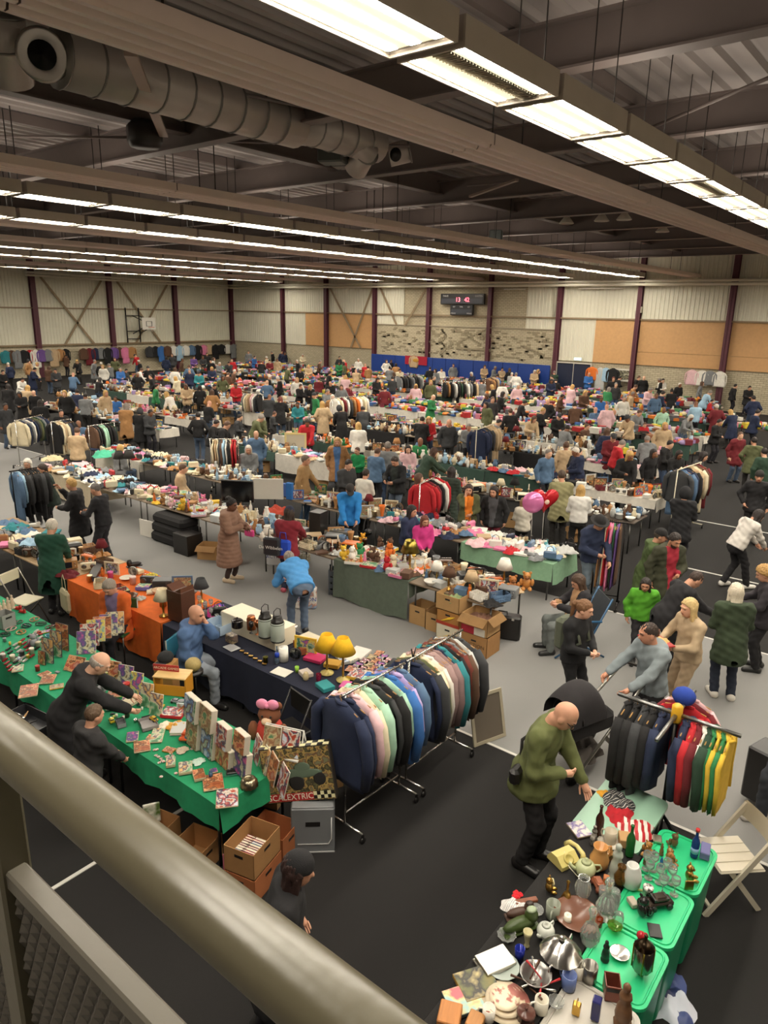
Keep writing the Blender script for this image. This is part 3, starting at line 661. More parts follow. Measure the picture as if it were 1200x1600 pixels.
def fingers(K, n, curl=.9):
    """five unequal bent fingers of one hand as a small mesh rooted in the palm"""
    s = K['s']; W = K['W'+n]; u = unit(W-K['E'+n]); sd = 1 if n == 'R' else -1
    inw = unit(A3(-sd, .2, 0)-u*(A3(-sd, .2, 0)@u)); side = np.cross(u, inw)*sd
    if side[2] < 0 and abs(u[2]) < .8: side = side
    b = MB(); L = (.062, .075, .08, .072, .055)
    for i in range(1, 5):
        o = W+u*.075*s+side*((i-2.5)*.019)*s; p = [o]; d = u.copy(); ax = inw
        for k, l in enumerate((.45, .32, .23)):
            a = curl*(.35+.35*k); dd = u*math.cos(a)+ax*math.sin(a); p.append(p[-1]+dd*L[i]*l*s*1.15)
        b.tube([Vector(x) for x in p], [.0095*s, .009*s, .0085*s, .006*s], 6)
    o = W+u*.02*s-side*.028*s; b.tube([Vector(o), Vector(o+(u*.7-side*.6+inw*.3)*.035*s), Vector(o+(u*1.3-side*.55+inw*.8)*.05*s)], [.012*s, .010*s, .007*s], 6)
    return b
HAIRS = {}
def sd_hair(g, K, kind):
    s = K['s']; H, B = K['H'], K['HB']; hx, hf, hz = B; q = lambda x, y, z: H+(hx*x+hf*y+hz*z)*s; e = lambda x, y, z, a, b, c: d_ell(g, q(x, y, z), (a*s, b*s, c*s), B)
    px, py, pz = g.X-H[0], g.Y-H[1], g.Z-H[2]; ly = (px*hf[0]+py*hf[1]+pz*hf[2])/s; lz = (px*hz[0]+py*hz[1]+pz*hz[2])/s; lx = (px*hx[0]+py*hx[1]+pz*hx[2])/s
    cap = e(0, -.017, .037, .088, .107, .108)
    face = ((ly-.050)-.9*(lz-.055))*.7
    if kind in ('short', 'shortw', 'crop'):
        t = {'short': 0., 'shortw': .008, 'crop': -.005}[kind]
        d = np.maximum(np.maximum(e(0, -.017, .037, .086+t, .106+t, .107+t), face), -(lz+.055))
    elif kind == 'fringe': d = np.maximum(np.maximum(e(0, -.017, .03, .086, .106, .1), np.maximum(face, lz-.045)), -(lz+.055))
    elif kind == 'curly': d = np.maximum(e(0, -.02, .04, .105, .12, .12)+.010*np.sin(lx*120)*np.sin(ly*110)*np.sin(lz*115), np.maximum(face, -(lz+.085)))
    elif kind in ('bob', 'long', 'verylong'):
        n = {'bob': .13, 'long': .26, 'verylong': .38}[kind]
        dn = -hz*.55+A3(0, 0, -.6)-K['N']*.12; dn = unit(dn)
        d = np.maximum(cap-.006*s, face)
        back = d_cone_flat(g, q(0, -.05, .0), q(0, -.055, -.02)+dn*n*s, .088*s, .075*s, hf, 1.7); d = smin(d, back, .03)
        for sd in (-1, 1): d = smin(d, d_cone(g, q(sd*.075, .0, .02), q(sd*.085, .01, -.02)+dn*n*.8*s, .03*s, .026*s), .02)
    elif kind == 'ponytail':
        d = np.maximum(np.maximum(cap, face), -(lz+.05)); d = smin(d, d_cone(g, q(0, -.12, .06), q(0, -.15, .03), .03*s, .035*s), .02); d = smin(d, d_cone(g, q(0, -.15, .03), q(0, -.13, -.17), .035*s, .016*s), .02)
    elif kind == 'bun': d = np.maximum(np.maximum(cap, face), -(lz+.05)); d = smin(d, e(0, -.09, .12, .055, .055, .05), .02)
    elif kind == 'beanie': return np.maximum(e(0, -.012, .045, .096, .114, .118), -(lz-.022+.25*(ly+.02)*-.3))
    elif kind == 'hood': return np.maximum(e(0, -.03, .02, .12, .135, .15), ((ly-.045)-.1*(lz))*.9)
    elif kind == 'cap':
        d = np.maximum(e(0, -.014, .04, .092, .11, .108), -(lz-.035)); br = np.maximum(np.maximum(e(0, .10, .04, .075, .10, .03), np.abs(lz-.042+.2*(ly-.1))-.007), -(ly-.04)); return np.minimum(d, br*s)
    elif kind == 'hat':
        d = np.maximum(e(0, -.012, .045, .10, .115, .125), -(lz-.04)); br = np.maximum(e(0, -.01, .05, .165, .175, .04), np.abs(lz-.047)-.008); return np.minimum(d, br*s)
    else: return None
    return d+.0055*np.sin(lx*190+ly*50)*np.sin(lz*40+ly*110)
COVER = ('beanie', 'hood', 'cap', 'hat')
TOPS = dict(jacket=(.024, .14, .006), hoodie=(.022, .11, .007), sweater=(.014, .08, .005), coat=(.030, .45, .006), puffer=(.026, .16, .004), longpuffer=(.028, .55, .004), parka=(.028, .30, .008), shirt=(.010, .10, .005), tshirt=(.010, .08, .004), cardigan=(.018, .22, .006))
def sd_top(g, K, kind, belly=0., hood=False, ph=0.):
    f, hem, wr = TOPS[kind]; s = K['s']; P, T, N, X = K['P'], K['T'], K['N'], K['X']
    d = sd_torso(g, K, f, belly)
    if hem > .12:
        q = P-T*.02*s; e = P+A3(0, 0, -1)*hem*s+T*.04
        d = smin(d, d_cone_flat(g, q, e, (.176+f)*s, (.20+f+.07*hem)*s, N, 1.08), .05)
    else: d = smin(d, d_cone_flat(g, P-T*.12*s, P+T*.06*s, (.186+f)*s, (.176+f)*s, N, 1.3), .04)
    for n in 'RL': d = smin(d, sd_arm(g, K, n, f*.8+.004, .5 if kind == 'tshirt' else .96), .045)
    if kind in ('jacket', 'coat', 'parka', 'puffer', 'longpuffer'): d = smin(d, d_cone(g, K['neck0'], K['neck0']+T*.05*s, .078*s, .07*s), .03)
    if hood: d = smin(d, d_ell(g, K['neck0']-N*.085*s+T*.03*s, (.12*s, .065*s, .085*s), (X, N, T)), .04)
    d = d+wrinkle(g, wr, 1., ph)
    if 'puffer' in kind: d = d-.010*np.abs(np.sin((g.Z*T[2]+g.Y*T[1])*math.pi/.075))
    h = ((g.X-P[0])*T[0]+(g.Y-P[1])*T[1]+(g.Z-P[2])*T[2])
    lim = -(.08 if hem <= .12 else .03+hem)*s
    if hem > .12: d = np.maximum(d, -(g.Z-P[2])+lim)      # long hems hang level
    else: d = np.maximum(d, lim-h)
    return np.maximum(d, (h-.535*s))
def sd_bottom(g, K, kind='trousers', ph=0.):
    s = K['s']; f, f2 = dict(trousers=(.016, .024), jeans=(.012, .022), slim=(.006, .010), wide=(.028, .055))[kind]
    d = sd_leg(g, K, 'R', f, f2); d = smin(d, sd_leg(g, K, 'L', f, f2), .02)
    P, T, N = K['P'], K['T'], K['N']; d = smin(d, d_cone_flat(g, P-T*.05*s, P+T*.05*s, .172*s, .155*s, N, 1.38), .05)
    d = d+wrinkle(g, .006, 1.2, ph+1); return np.maximum(d, .05*s-g.Z)
def skel_box(K, pad=.14):
    pts = np.array([K[k] for k in ('P', 'H', 'SR', 'SL', 'ER', 'EL', 'WR', 'WL', 'KR', 'KL', 'AR', 'AL')]); lo, hi = pts.min(0)-pad, pts.max(0)+pad
    lo[2] = -.02; hi[1] = max(hi[1], max(K['AR'][1], K['AL'][1])+.24); lo[0] -= .04; hi[0] += .04; lo[1] -= .06; hi[2] += .08; return lo, hi
def person_hi(name, label, loc, yaw, top=('jacket', '#333333'), bottom=('trousers', '#222222'), shoes='#222222', hair=('short', '#3a2a20'), skin='#c89478', belly=0., hood=False, inner=None, vox=.0155, curl=.9, group=None, cover=None, beard=None, **pose):
    """near figure: continuous body, with clothes and hair as children"""
    K = skeleton(**pose); lo, hi = skel_box(K); H = K['H']; s = K['s']; ph = (len(REG) % 17)*.7
    fine = (H-A3(.13, .15, .16), H+A3(.13, .15, .16))
    g = G(lo, hi, vox*1.9, fine, .0085 if vox < .017 else .0115)
    d = sd_torso(g, K, -.022)
    for n in 'RL':
        d = smin(d, sd_arm(g, K, n, -.002), .03); d = smin(d, sd_hand(g, K, n), .015); d = smin(d, sd_leg(g, K, n, -.016), .03)
        d = smin(d, sd_foot(g, K, n, -.012), .02)
    d = smin(d, sd_head(g, K), .02)
    V, F = g.net(d)
    c = V[F].mean(1); hx, hf, hz = K['HB']; q = (c-H)/s; lx, ly, lz = q@hx, q@hf, q@hz; mi = np.zeros(len(F), int)
    near = (np.abs(q) < .2).all(1)
    mi[near & (ly > .06) & (np.abs(np.abs(lx)-.033) < .010) & (np.abs(lz-.016) < .0055)] = 1
    mi[near & (ly > .06) & (np.abs(lx) < .025) & (np.abs(lz+.052) < .009)] = 2
    mi[near & (ly > .07) & (np.abs(np.abs(lx)-.034) < .017) & (np.abs(lz-.043) < .0045)] = 3
    if beard: mi[near & (ly > .02) & (lz < -.035) & (lz > -.13) & (mi == 0)] = 3
    fb = MB()
    for n in 'RL':
        b = fingers(K, n, curl); fb.add(b.v, [tuple(x) for x in b.f])
    body = np_mesh(V, F, 'person', mi)
    me2 = fb.mesh('fingers')
    import bmesh
    bm = bmesh.new(); bm.from_mesh(body); bm.from_mesh(me2); bm.to_mesh(body); bm.free(); bpy.data.meshes.remove(me2)
    body.polygons.foreach_set('use_smooth', [True]*len(body.polygons))
    hc = hair[1] if hair else '#4a3a30'
    dark = '#%02x%02x%02x' % tuple(int(int(skin[i:i+2], 16)*k) for i, k in ((1, .80), (3, .62), (5, .60)))
    root = put(name, body, [mat('skin', skin), mat('gloss', '#2a201c'), mat('skin', dark), mat('hair', beard or hc)], None, loc, yaw)
    tag(root, label, 'person', group)
    def shell(nm, fn, col, h, kind='fabric', lo_=None, hi_=None, two=None):
        g2 = G(lo if lo_ is None else lo_, hi if hi_ is None else hi_, h); D = fn(g2); V, F = g2.net(D)
        if not len(F): return
        mi = None
        if two is not None: mi = two(V[F].mean(1)).astype(int)
        ms = [mat(kind, col)] if isinstance(col, str) else [mat(kind, x) if isinstance(x, str) else x for x in (col if isinstance(col, (list, tuple)) else [col])]
        return put(nm, np_mesh(V, F, nm, mi), ms, root)
    T, N, X, P = K['T'], K['N'], K['X'], K['P']
    tk, tcol = top[0], top[1]
    ztop = K['S0'][2]+.22
    lo2 = lo.copy(); lo2[2] = min(K['P'][2]-.12-TOPS[tk][1]*s-.03, K['WR'][2]-.1, K['WL'][2]-.1); lo2[2] = max(lo2[2], -.02); hi2 = hi.copy(); hi2[2] = max(K['S0'][2], K['WR'][2], K['WL'][2])+.2
    two = None; cols = tcol
    if inner:
        cols = [tcol, inner]
        def two(c):
            r = c-P; return (r@N > .03) & (np.abs(r@X) < .055+.05*np.clip((r@T)/.4, 0, 1)) & (np.abs(r@X-0) < .12)
    shell({'jacket': 'jacket', 'hoodie': 'hoodie', 'coat': 'coat', 'puffer': 'puffer_jacket', 'longpuffer': 'puffer_coat', 'parka': 'parka', 'tshirt': 'shirt', 'shirt': 'shirt', 'sweater': 'sweater', 'cardigan': 'cardigan'}[tk],
          lambda g2: sd_top(g2, K, tk, belly, hood, ph), cols, vox, 'fabric', lo2, hi2, two)
    if bottom:
        hi3 = hi.copy(); hi3[2] = K['P'][2]+.26; shell('trousers', lambda g2: sd_bottom(g2, K, bottom[0], ph), bottom[1], vox, 'fabric', lo, hi3)
    if shoes:
        for n in 'RL':
            a_ = K['A'+n]; shell('shoe', lambda g2: sd_foot(g2, K, n, .006), [shoes], .012, 'plastic', a_-A3(.12, .14, .2), a_+A3(.12, .3, .07))
    if hair and hair[0] != 'bald':
        hl, hh = H-A3(.24, .26, .5 if 'long' in hair[0] or hair[0] == 'bob' else .22), H+A3(.24, .26, .24); shell('hair', lambda g2: sd_hair(g2, K, hair[0]), hair[1], .0095, 'hair', hl, hh)
    if cover:
        shell({'cap': 'cap', 'beanie': 'beanie', 'hat': 'hat', 'hood': 'hood'}[cover[0]], lambda g2: sd_hair(g2, K, cover[0]), cover[1], .009, 'fabric', H-A3(.26, .28, .24), H+A3(.26, .3, .26))
    root['pose'] = 'posed'; return root, K
LIB = {}
def lib_mesh(key, vox):
    """shared low figure: regions skin / top / bottom / shoes / inner, hair separately"""
    top, hairk, pose, h = key; bk, hk = (top, pose, h, vox), (hairk, pose, h, vox); K = skeleton(h=h, **dict(pose)); lo, hi = skel_box(K)
    if hk not in LIB:
        hm = None
        if hairk != 'bald':
            g2 = G(K['H']-A3(.22, .24, .5 if 'long' in hairk or hairk == 'bob' else .2), K['H']+A3(.22, .26, .22), min(.021, vox*.85)); V, F = g2.net(sd_hair(g2, K, hairk)); hm = np_mesh(V, F, 'hair')
        LIB[hk] = hm
    if bk in LIB: return LIB[bk], LIB[hk], K
    g = G(lo, hi, vox*1.1, (K['H']-A3(.11, .13, .14), K['H']+A3(.11, .13, .14)), vox*.62)
    sk = sd_head(g, K, vox < .025)
    for n in 'RL': sk = np.minimum(sk, sd_hand(g, K, n))
    if top == 'tshirt':
        for n in 'RL': sk = np.minimum(sk, sd_arm(g, K, n))
    tp = sd_top(g, K, top, hood=top in ('hoodie', 'parka')); bt = sd_bottom(g, K, 'trousers'); sh = np.minimum(sd_foot(g, K, 'R', .006), sd_foot(g, K, 'L', .006))
    full = np.broadcast_arrays(sk, tp, bt, sh); D = np.min(full, 0)
    D = smin(smin(smin(full[0], full[1], .008), full[2], .008), full[3], .01)
    V, F = g.net(D); c = V[F].mean(1)
    ix = [np.clip(np.searchsorted(g.ax[k], c[:, k])-0, 0, len(g.ax[k])-1) for k in range(3)]
    mi = np.argmin(np.stack([a[ix[0], ix[1], ix[2]] for a in full]), 0)
    LIB[bk] = np_mesh(V, F, 'person', mi); return LIB[bk], LIB[hk], K
SKINS = ['#d9a88c', '#c99478', '#d0a084', '#e0b294', '#8a5d44', '#b98466']
def person_lo(label, loc, yaw, top, tcol, bcol, hairk, hcol, pose, h, sc=1., vox=.024, skin=None, shoes='#26221f', group=None):
    me, hm, K = lib_mesh((top, hairk, tuple(sorted(pose.items())), h), vox)
    sk = skin or SKINS[int(abs(loc[0]*7+loc[1]*13)) % 5 if h else 0]
    r = put('person', me, [mat('skin', sk), mat('fabric', tcol), mat('fabric', bcol), mat('plastic', shoes)], None, loc, yaw, sc=sc); tag(r, label, 'person', group)
    if hm: put('hair' if hairk not in COVER else hairk, hm, mat('hair' if hairk not in COVER else 'fabric', hcol), r)
    return r
FACE0 = math.degrees(YAW)+180     # world heading that looks at the camera
def facing(a): return R(FACE0+a-90)  # a: 0 towards camera, 90 image right, 180 away, 270 image left; figures are modelled looking along +Y
# ================================================================== LIBRARY OF GOODS (every mesh is built once and shared)
_C = {}
def once(fn):
    def w(*a):
        k = (fn.__name__,)+a
        if k not in _C: _C[k] = fn(*a)
        return _C[k]
    return w
def parts(*ps): return [(n, m.mesh(n) if isinstance(m, MB) else m, d) for n, m, d in ps]
def place(ps, name, label, cat, loc, rz=0, cols=None, sc=1, group=None, rx=0, ry=0):
    """ps: parts, the first is the thing itself; cols: {index: material} overrides"""
    cols = cols or {}
    g = lambda i: cols.get(i, ps[i][2])
    r = put(name, ps[0][1], g(0), None, loc, rz, rx, ry, sc); tag(r, label, cat, group)
    for i in range(1, len(ps)): put(ps[i][0], ps[i][1], g(i), r)
    return r
W_ = mat('ceramic', '#e9e4d8'); BR = mat('wood', '#6b4a2f'); STL = mat('steel', '#c9c6c0', rough=.22); BRS = mat('metal', '#b08d4a', rough=.3); CARD = mat('card', '#b08a5c'); BLK = mat('plastic', '#1f1d1c'); GLS = mat('glassy', '#f2f5f2'); COPPER = mat('metal', '#b0704a', rough=.3)
PROF = dict(
    vase1=[(.03, 0), (.035, .01), (.06, .06), (.065, .11), (.035, .17), (.03, .2), (.042, .23), (.036, .23), (.02, .19)],
    vase2=[(.04, 0), (.06, .04), (.075, .12), (.06, .19), (.045, .21), (.055, .23), (.048, .23), (.03, .2)],
    vase3=[(.045, 0), (.035, .02), (.03, .06), (.055, .2), (.07, .26), (.062, .26), (.04, .18)],
    jar=[(.045, 0), (.06, .02), (.065, .08), (.055, .13), (.04, .15), (.04, .165), (.033, .165), (.03, .12)],
    bottle=[(.036, 0), (.038, .01), (.038, .17), (.03, .20), (.014, .235), (.013, .29), (.016, .295), (.016, .31), (.0, .31)],
    decanter=[(.05, 0), (.058, .02), (.062, .08), (.04, .13), (.016, .16), (.015, .2), (.022, .21), (.016, .215), (.028, .235), (.022, .26), (0, .275)],
    wineglass=[(.034, 0), (.034, .004), (.006, .012), (.005, .08), (.02, .095), (.036, .12), (.037, .15), (.032, .175), (.029, .175), (.033, .15), (.03, .12), (.004, .1)],
    tumbler=[(.03, 0), (.036, .1), (.033, .1), (.027, .008), (0, .008)],
    candlestick=[(.045, 0), (.047, .012), (.02, .025), (.013, .05), (.02, .07), (.012, .09), (.012, .15), (.026, .165), (.026, .175), (.013, .18), (.011, .17), (0, .17)],
    bowl=[(.04, 0), (.045, .01), (.10, .06), (.115, .085), (.108, .085), (.09, .06), (.03, .018), (0, .016)],
    dish=[(.05, 0), (.06, .008), (.12, .03), (.13, .04), (.122, .04), (.06, .016), (0, .014)],
    bell=[(.045, 0), (.038, .02), (.026, .05), (.02, .065), (.008, .072), (.009, .14), (.013, .155), (.0, .165)],
    tin=[(.05, 0), (.05, .1), (.053, .102), (.053, .125), (.045, .13), (0, .13)],
    pot=[(.085, 0), (.095, .01), (.095, .11), (.098, .112), (.098, .12), (.08, .135), (.015, .145), (.012, .16), (.02, .175), (0, .18)],
    figurine=[(.045, 0), (.047, .015), (.03, .03), (.045, .06), (.036, .12), (.024, .15), (.034, .175), (.03, .195), (.012, .21), (.02, .225), (.02, .245), (.01, .26), (0, .262)],
    lampshade=[(.14, 0), (.075, .17), (.07, .17), (.135, .003)],
    candle=[(.03, 0), (.03, .09), (.025, .088), (.003, .088), (.003, .1), (0, .1)],
    urn=[(.05, 0), (.03, .02), (.07, .07), (.085, .12), (.05, .16), (.06, .19), (.04, .2), (.015, .22), (.02, .235), (0, .25)],
    flask=[(.06, 0), (.062, .02), (.062, .15), (.05, .17), (.05, .19), (0, .19)])
@once
def turned(kind, n=14): return parts((kind, MB().lathe(PROF[kind], n), W_))
@once
def ribbed(kind):
    """cut glass: fluted lathe"""
    b = MB(); pr = PROF[kind]; n = 20; v = []; f = []
    for r, z in pr:
        for i in range(n): a = 2*math.pi*i/n; k = r*(1-.10*(i % 2)); v.append((k*math.cos(a), k*math.sin(a), z))
    for j in range(len(pr)-1):
        for i in range(n): i2 = (i+1) % n; f.append((j*n+i, j*n+i2, j*n+n+i2, j*n+n+i))
    b.add(v, f); b.f.append(tuple(range(n-1, -1, -1))); b.m.append(0); b.s.append(False); return parts((kind, b, GLS))
@once
def mug(): return parts(('mug', MB().lathe([(.036, 0), (.04, .005), (.041, .095), (.037, .095), (.035, .01), (0, .01)], 16), W_), ('handle', MB().tube([(.038, 0, .078), (.062, 0, .075), (.07, 0, .05), (.062, 0, .027), (.038, 0, .022)], .006, 6), W_))
@once
def cup(): return parts(('cup', MB().lathe([(.02, .016), (.026, .02), (.04, .07), (.037, .07), (.022, .024), (0, .022)], 14), W_), ('saucer', MB().lathe([(.035, 0), (.07, .014), (.066, .017), (.03, .006), (0, .006)], 16), W_), ('handle', MB().tube([(.036, 0, .06), (.055, 0, .056), (.052, 0, .038), (.03, 0, .034)], .005, 5), W_))
@once
def plate(): return parts(('plate', MB().lathe([(.06, 0), (.065, .004), (.115, .018), (.118, .021), (.065, .01), (0, .009)], 22), W_))
@once
def teapot(): return parts(('teapot', MB().lathe([(.045, 0), (.075, .03), (.082, .07), (.065, .11), (.04, .122)], 16), W_), ('lid', MB().lathe([(.042, .122), (.03, .138), (.01, .142), (.014, .158), (0, .162)], 14), W_), ('spout', MB().tube([(.07, 0, .05), (.11, 0, .075), (.13, 0, .11)], [.02, .014, .011], 8), W_), ('handle', MB().tube([(-.065, 0, .1), (-.11, 0, .1), (-.125, 0, .07), (-.1, 0, .04), (-.075, 0, .035)], .008, 6), W_))
@once
def jug(): return parts(('jug', MB().lathe([(.045, 0), (.065, .03), (.068, .08), (.048, .13), (.045, .16), (.052, .18), (.046, .18), (.04, .14)], 16), W_), ('handle', MB().tube([(-.045, 0, .16), (-.09, 0, .15), (-.1, 0, .1), (-.064, 0, .05)], .008, 6), W_))
@once
def book(w, d, h):
    c = MB().box(0, w, 0, d, 0, .003).box(0, w, 0, d, h-.003, h).box(-.002, .003, 0, d, 0, h)
    return parts(('book', c, BR), ('pages', MB().box(.003, w-.005, .004, d-.004, .003, h-.003), mat('paper', '#e6dcc4')))
@once
def carton(w, d, h): return parts(('box', MB().bbox(-w/2, w/2, -d/2, d/2, 0, h, min(.006, h*.2)), CARD))
@once
def gamebox(w, d, h): return parts(('box', MB().bbox(-w/2, w/2, -d/2, d/2, 0, h, .003), CARD), ('cover', MB().box(-w/2+.004, w/2-.004, -d/2+.004, d/2-.004, h, h+.002), W_))
@once
def openbox(w, d, h, flaps=True):
    t = .006; b = MB().box(-w/2, w/2, -d/2, d/2, 0, t).box(-w/2, -w/2+t, -d/2, d/2, 0, h).box(w/2-t, w/2, -d/2, d/2, 0, h).box(-w/2, w/2, -d/2, -d/2+t, 0, h).box(-w/2, w/2, d/2-t, d/2, 0, h)
    fl = MB(); q = d*.45
    fl.add([(-w/2, -d/2, h), (w/2, -d/2, h), (w/2, -d/2-q*.8, h-q*.5), (-w/2, -d/2-q*.8, h-q*.5)], [(0, 1, 2, 3), (3, 2, 1, 0)]).add([(-w/2, d/2, h), (w/2, d/2, h), (w/2, d/2+q*.7, h-q*.3), (-w/2, d/2+q*.7, h-q*.3)], [(3, 2, 1, 0), (0, 1, 2, 3)])
    fl.add([(w/2, -d/2, h), (w/2, d/2, h), (w/2+q*.6, d/2, h-q*.5), (w/2+q*.6, -d/2, h-q*.5)], [(0, 1, 2, 3), (3, 2, 1, 0)])
    ho = MB().box(-.045, .045, -d/2-.002, -d/2+.001, h*.68, h*.68+.028).box(-.045, .045, d/2-.001, d/2+.002, h*.68, h*.68+.028).box(-w/2-.002, -w/2+.001, -.045, .045, h*.68, h*.68+.028)
    return parts(('cardboard_box', b, CARD), ('hand_hole', ho, BLK), *((('flap', fl, CARD),) if flaps else ()))
@once
def crate(w, d, h):
    b = MB().box(-w/2, w/2, -d/2, d/2, 0, .01)
    for k in range(4):
        z = .01+k*(h-.01)/4
        for s in (-1, 1): b.box(-w/2, w/2, s*d/2-.008, s*d/2+.008, z, z+(h/4)*.72); b.box(s*w/2-.008, s*w/2+.008, -d/2, d/2, z, z+(h/4)*.72)
    for sx in (-1, 1):
        for sy in (-1, 1): b.box(sx*w/2-.015, sx*w/2+.015, sy*d/2-.015, sy*d/2+.015, 0, h)
    return parts(('crate', b, mat('plastic', '#4a4f55')))
@once
def basket(w, d, h):
    b = MB().box(-w/2, w/2, -d/2, d/2, 0, .01)
    for k in range(6):
        z = .02+k*h/6; e = 1+.03*k/6
        b.tube([(-w/2*e, -d/2*e, z), (w/2*e, -d/2*e, z), (w/2*e, d/2*e, z), (-w/2*e, d/2*e, z), (-w/2*e, -d/2*e, z)], .011, 5)
    for i in range(7):
        for s in (-1, 1): x = -w/2+w*i/6; b.tube([(x, s*d/2, 0), (x, s*d/2*1.03, h)], .007, 4)
    return parts(('basket', b, mat('card', '#b89a68')))
@once
def picture(w, h, f=.03):
    b = MB()
    for a in ((-w/2, w/2, -.01, .012, 0, f), (-w/2, w/2, -.01, .012, h-f, h), (-w/2, -w/2+f, -.01, .012, f, h-f), (w/2-f, w/2, -.01, .012, f, h-f)): b.box(*a)
    return parts(('picture_frame', b, mat('wood', '#8a6a3a')), ('picture', MB().box(-w/2+f, w/2-f, -.002, .004, f, h-f), W_), ('back', MB().box(-w/2+.01, w/2-.01, .006, .014, .01, h-.01), mat('card', '#8b6b47')))
def noise_blob(w, d, h, seed, n=11, folds=2.2):
    r = random.Random(seed); ph = [r.uniform(0, 6.3) for _ in range(6)]; k = [r.uniform(.7, 1.5) for _ in range(6)]
    def fn(u, v):
        x, y = 2*u-1, 2*v-1; e = max(abs(x), abs(y)); rad = 1-.12*math.sin(3*math.atan2(y, x)+ph[0])-.08*math.sin(7*math.atan2(y, x)+ph[1])
        z = max(0, 1-e**3)*(.55+.25*math.sin(x*3.2*folds*k[0]+y*2+ph[2])+.2*math.sin(y*3.8*folds*k[1]-x*2.5+ph[3])+.12*math.sin((x+y)*6*k[2]+ph[4]))
        c = 1-.18*(x*x*y*y); return (x*w/2*rad*c, y*d/2*rad*c, max(.002, z*h) if e < .99 else 0)
    return MB().grid(fn, n, n)
@once
def heap(i): return parts(('garment', noise_blob(.42, .36, .11, i), mat('fabric', '#888888')))
@once
def folded(i):
    r = random.Random(i+40); b = MB(); z = 0
    for k in range(2):
        h = r.uniform(.018, .03); w = .26*r.uniform(.92, 1.05); d = .30*r.uniform(.92, 1.05); b.bbox(-w/2, w/2, -d/2, d/2, z, z+h, .008, X=XF((r.uniform(-.01, .01), 0, 0), r.uniform(-.08, .08))); z += h
    return parts(('folded_garment', b, mat('fabric', '#888888')))
def ellmesh(es, n=9, k=6):
    b = MB()
    for c, r in es: b.ell(c, r, n, k)
    return b
@once
def plush(): return parts(('plush_toy', ellmesh([((0, 0, .09), (.075, .065, .095)), ((0, .0, .215), (.065, .06, .06)), ((.05, 0, .268), (.025, .015, .025)), ((-.05, 0, .268), (.025, .015, .025)), ((.085, -.03, .12), (.03, .03, .06)), ((-.085, -.03, .12), (.03, .03, .06)), ((.05, -.085, .03), (.034, .065, .032)), ((-.05, -.085, .03), (.034, .065, .032))]), mat('fabric', '#a87a4a')), ('muzzle', ellmesh([((0, -.055, .2), (.03, .025, .022))]), mat('fabric', '#e0c8a4')), ('eyes', ellmesh([((.024, -.055, .228), (.007, .007, .008)), ((-.024, -.055, .228), (.007, .007, .008))], 6, 4), BLK))
@once
def toycar():
    b = MB().bbox(-.09, .09, -.04, .04, .018, .05, .01).bbox(-.045, .05, -.035, .035, .05, .082, .014); w = MB()
    for x in (-.055, .055):
        for s in (-1, 1): w.lathe([(.02, -.008), (.02, .008)], 10, X=XF((x, s*.04, .02), rx=R(90)))
    return parts(('toy_car', b, mat('plastic', '#c8402c')), ('wheels', w, BLK), ('windows', MB().box(-.047, .052, -.03, .03, .056, .074), mat('gloss', '#2c3840')))
@once
def shoe():
    b = MB().ell((0, .0, .04), (.042, .12, .04), 10, 6).ell((0, -.075, .07), (.038, .045, .055), 9, 5); return parts(('shoe', b, BLK), ('sole', MB().bbox(-.042, .042, -.12, .12, 0, .018, .006), mat('plastic', '#c8c2b4')), ('opening', MB().ell((0, -.075, .115), (.028, .034, .012), 9, 4), BLK))
@once
def handbag():
    b = MB().grid(lambda u, v: ((2*u-1)*.16*(1-.15*v), .055*math.sin(math.pi*v)*(1 if True else 0)*(1-.3*abs(2*u-1)), v*.22), 8, 6); 
    b2 = MB(); b2.bbox(-.16, .16, -.05, .05, 0, .2, .03); return parts(('handbag', b2, mat('plastic', '#3a2a24')), ('handle', MB().tube([(-.09, 0, .19), (-.07, 0, .29), (0, 0, .33), (.07, 0, .29), (.09, 0, .19)], .008, 6), mat('plastic', '#3a2a24')))
@once
def lamp(): return parts(('table_lamp', MB().lathe([(.07, 0), (.072, .015), (.02, .03), (.014, .1), (.022, .14), (.012, .2), (.01, .3), (0, .3)], 14), BRS), ('lamp_shade', MB().lathe([(.14, .28), (.075, .45), (.07, .45), (.136, .283)], 18), mat('fabric', '#e9d9a8')))
@once
def radio(): return parts(('radio', MB().bbox(-.16, .16, -.05, .05, 0, .15, .012), BLK), ('grille', MB().lathe([(.055, 0), (.05, .004), (0, .004)], 14, X=XF((-.09, -.05, .075), rx=R(90))), mat('steel', '#8f8f8c')), ('grille', MB().lathe([(.055, 0), (.05, .004), (0, .004)], 14, X=XF((.09, -.05, .075), rx=R(90))), mat('steel', '#8f8f8c')), ('handle', MB().tube([(-.13, 0, .15), (-.12, 0, .19), (.12, 0, .19), (.13, 0, .15)], .007, 6), STL))
@once
def monitor(): return parts(('monitor', MB().bbox(-.28, .28, -.02, .025, .09, .46, .01), BLK), ('screen', MB().box(-.265, .265, -.022, -.02, .105, .445), mat('gloss', '#0e0f12')), ('stand', MB().box(-.03, .03, 0, .02, .01, .1).bbox(-.1, .1, -.07, .07, 0, .014, .004), BLK))
@once
def console(): return parts(('appliance', MB().bbox(-.2, .2, -.15, .15, 0, .2, .012), mat('plastic', '#cfcbc2')), ('panel', MB().box(-.18, .08, -.153, -.15, .03, .17), mat('gloss', '#22252a')), ('buttons', MB().lathe([(.016, 0), (.014, .012), (0, .012)], 10, X=XF((.14, -.15, .13), rx=R(90))).lathe([(.016, 0), (.014, .012), (0, .012)], 10, X=XF((.14, -.15, .07), rx=R(90))), STL))
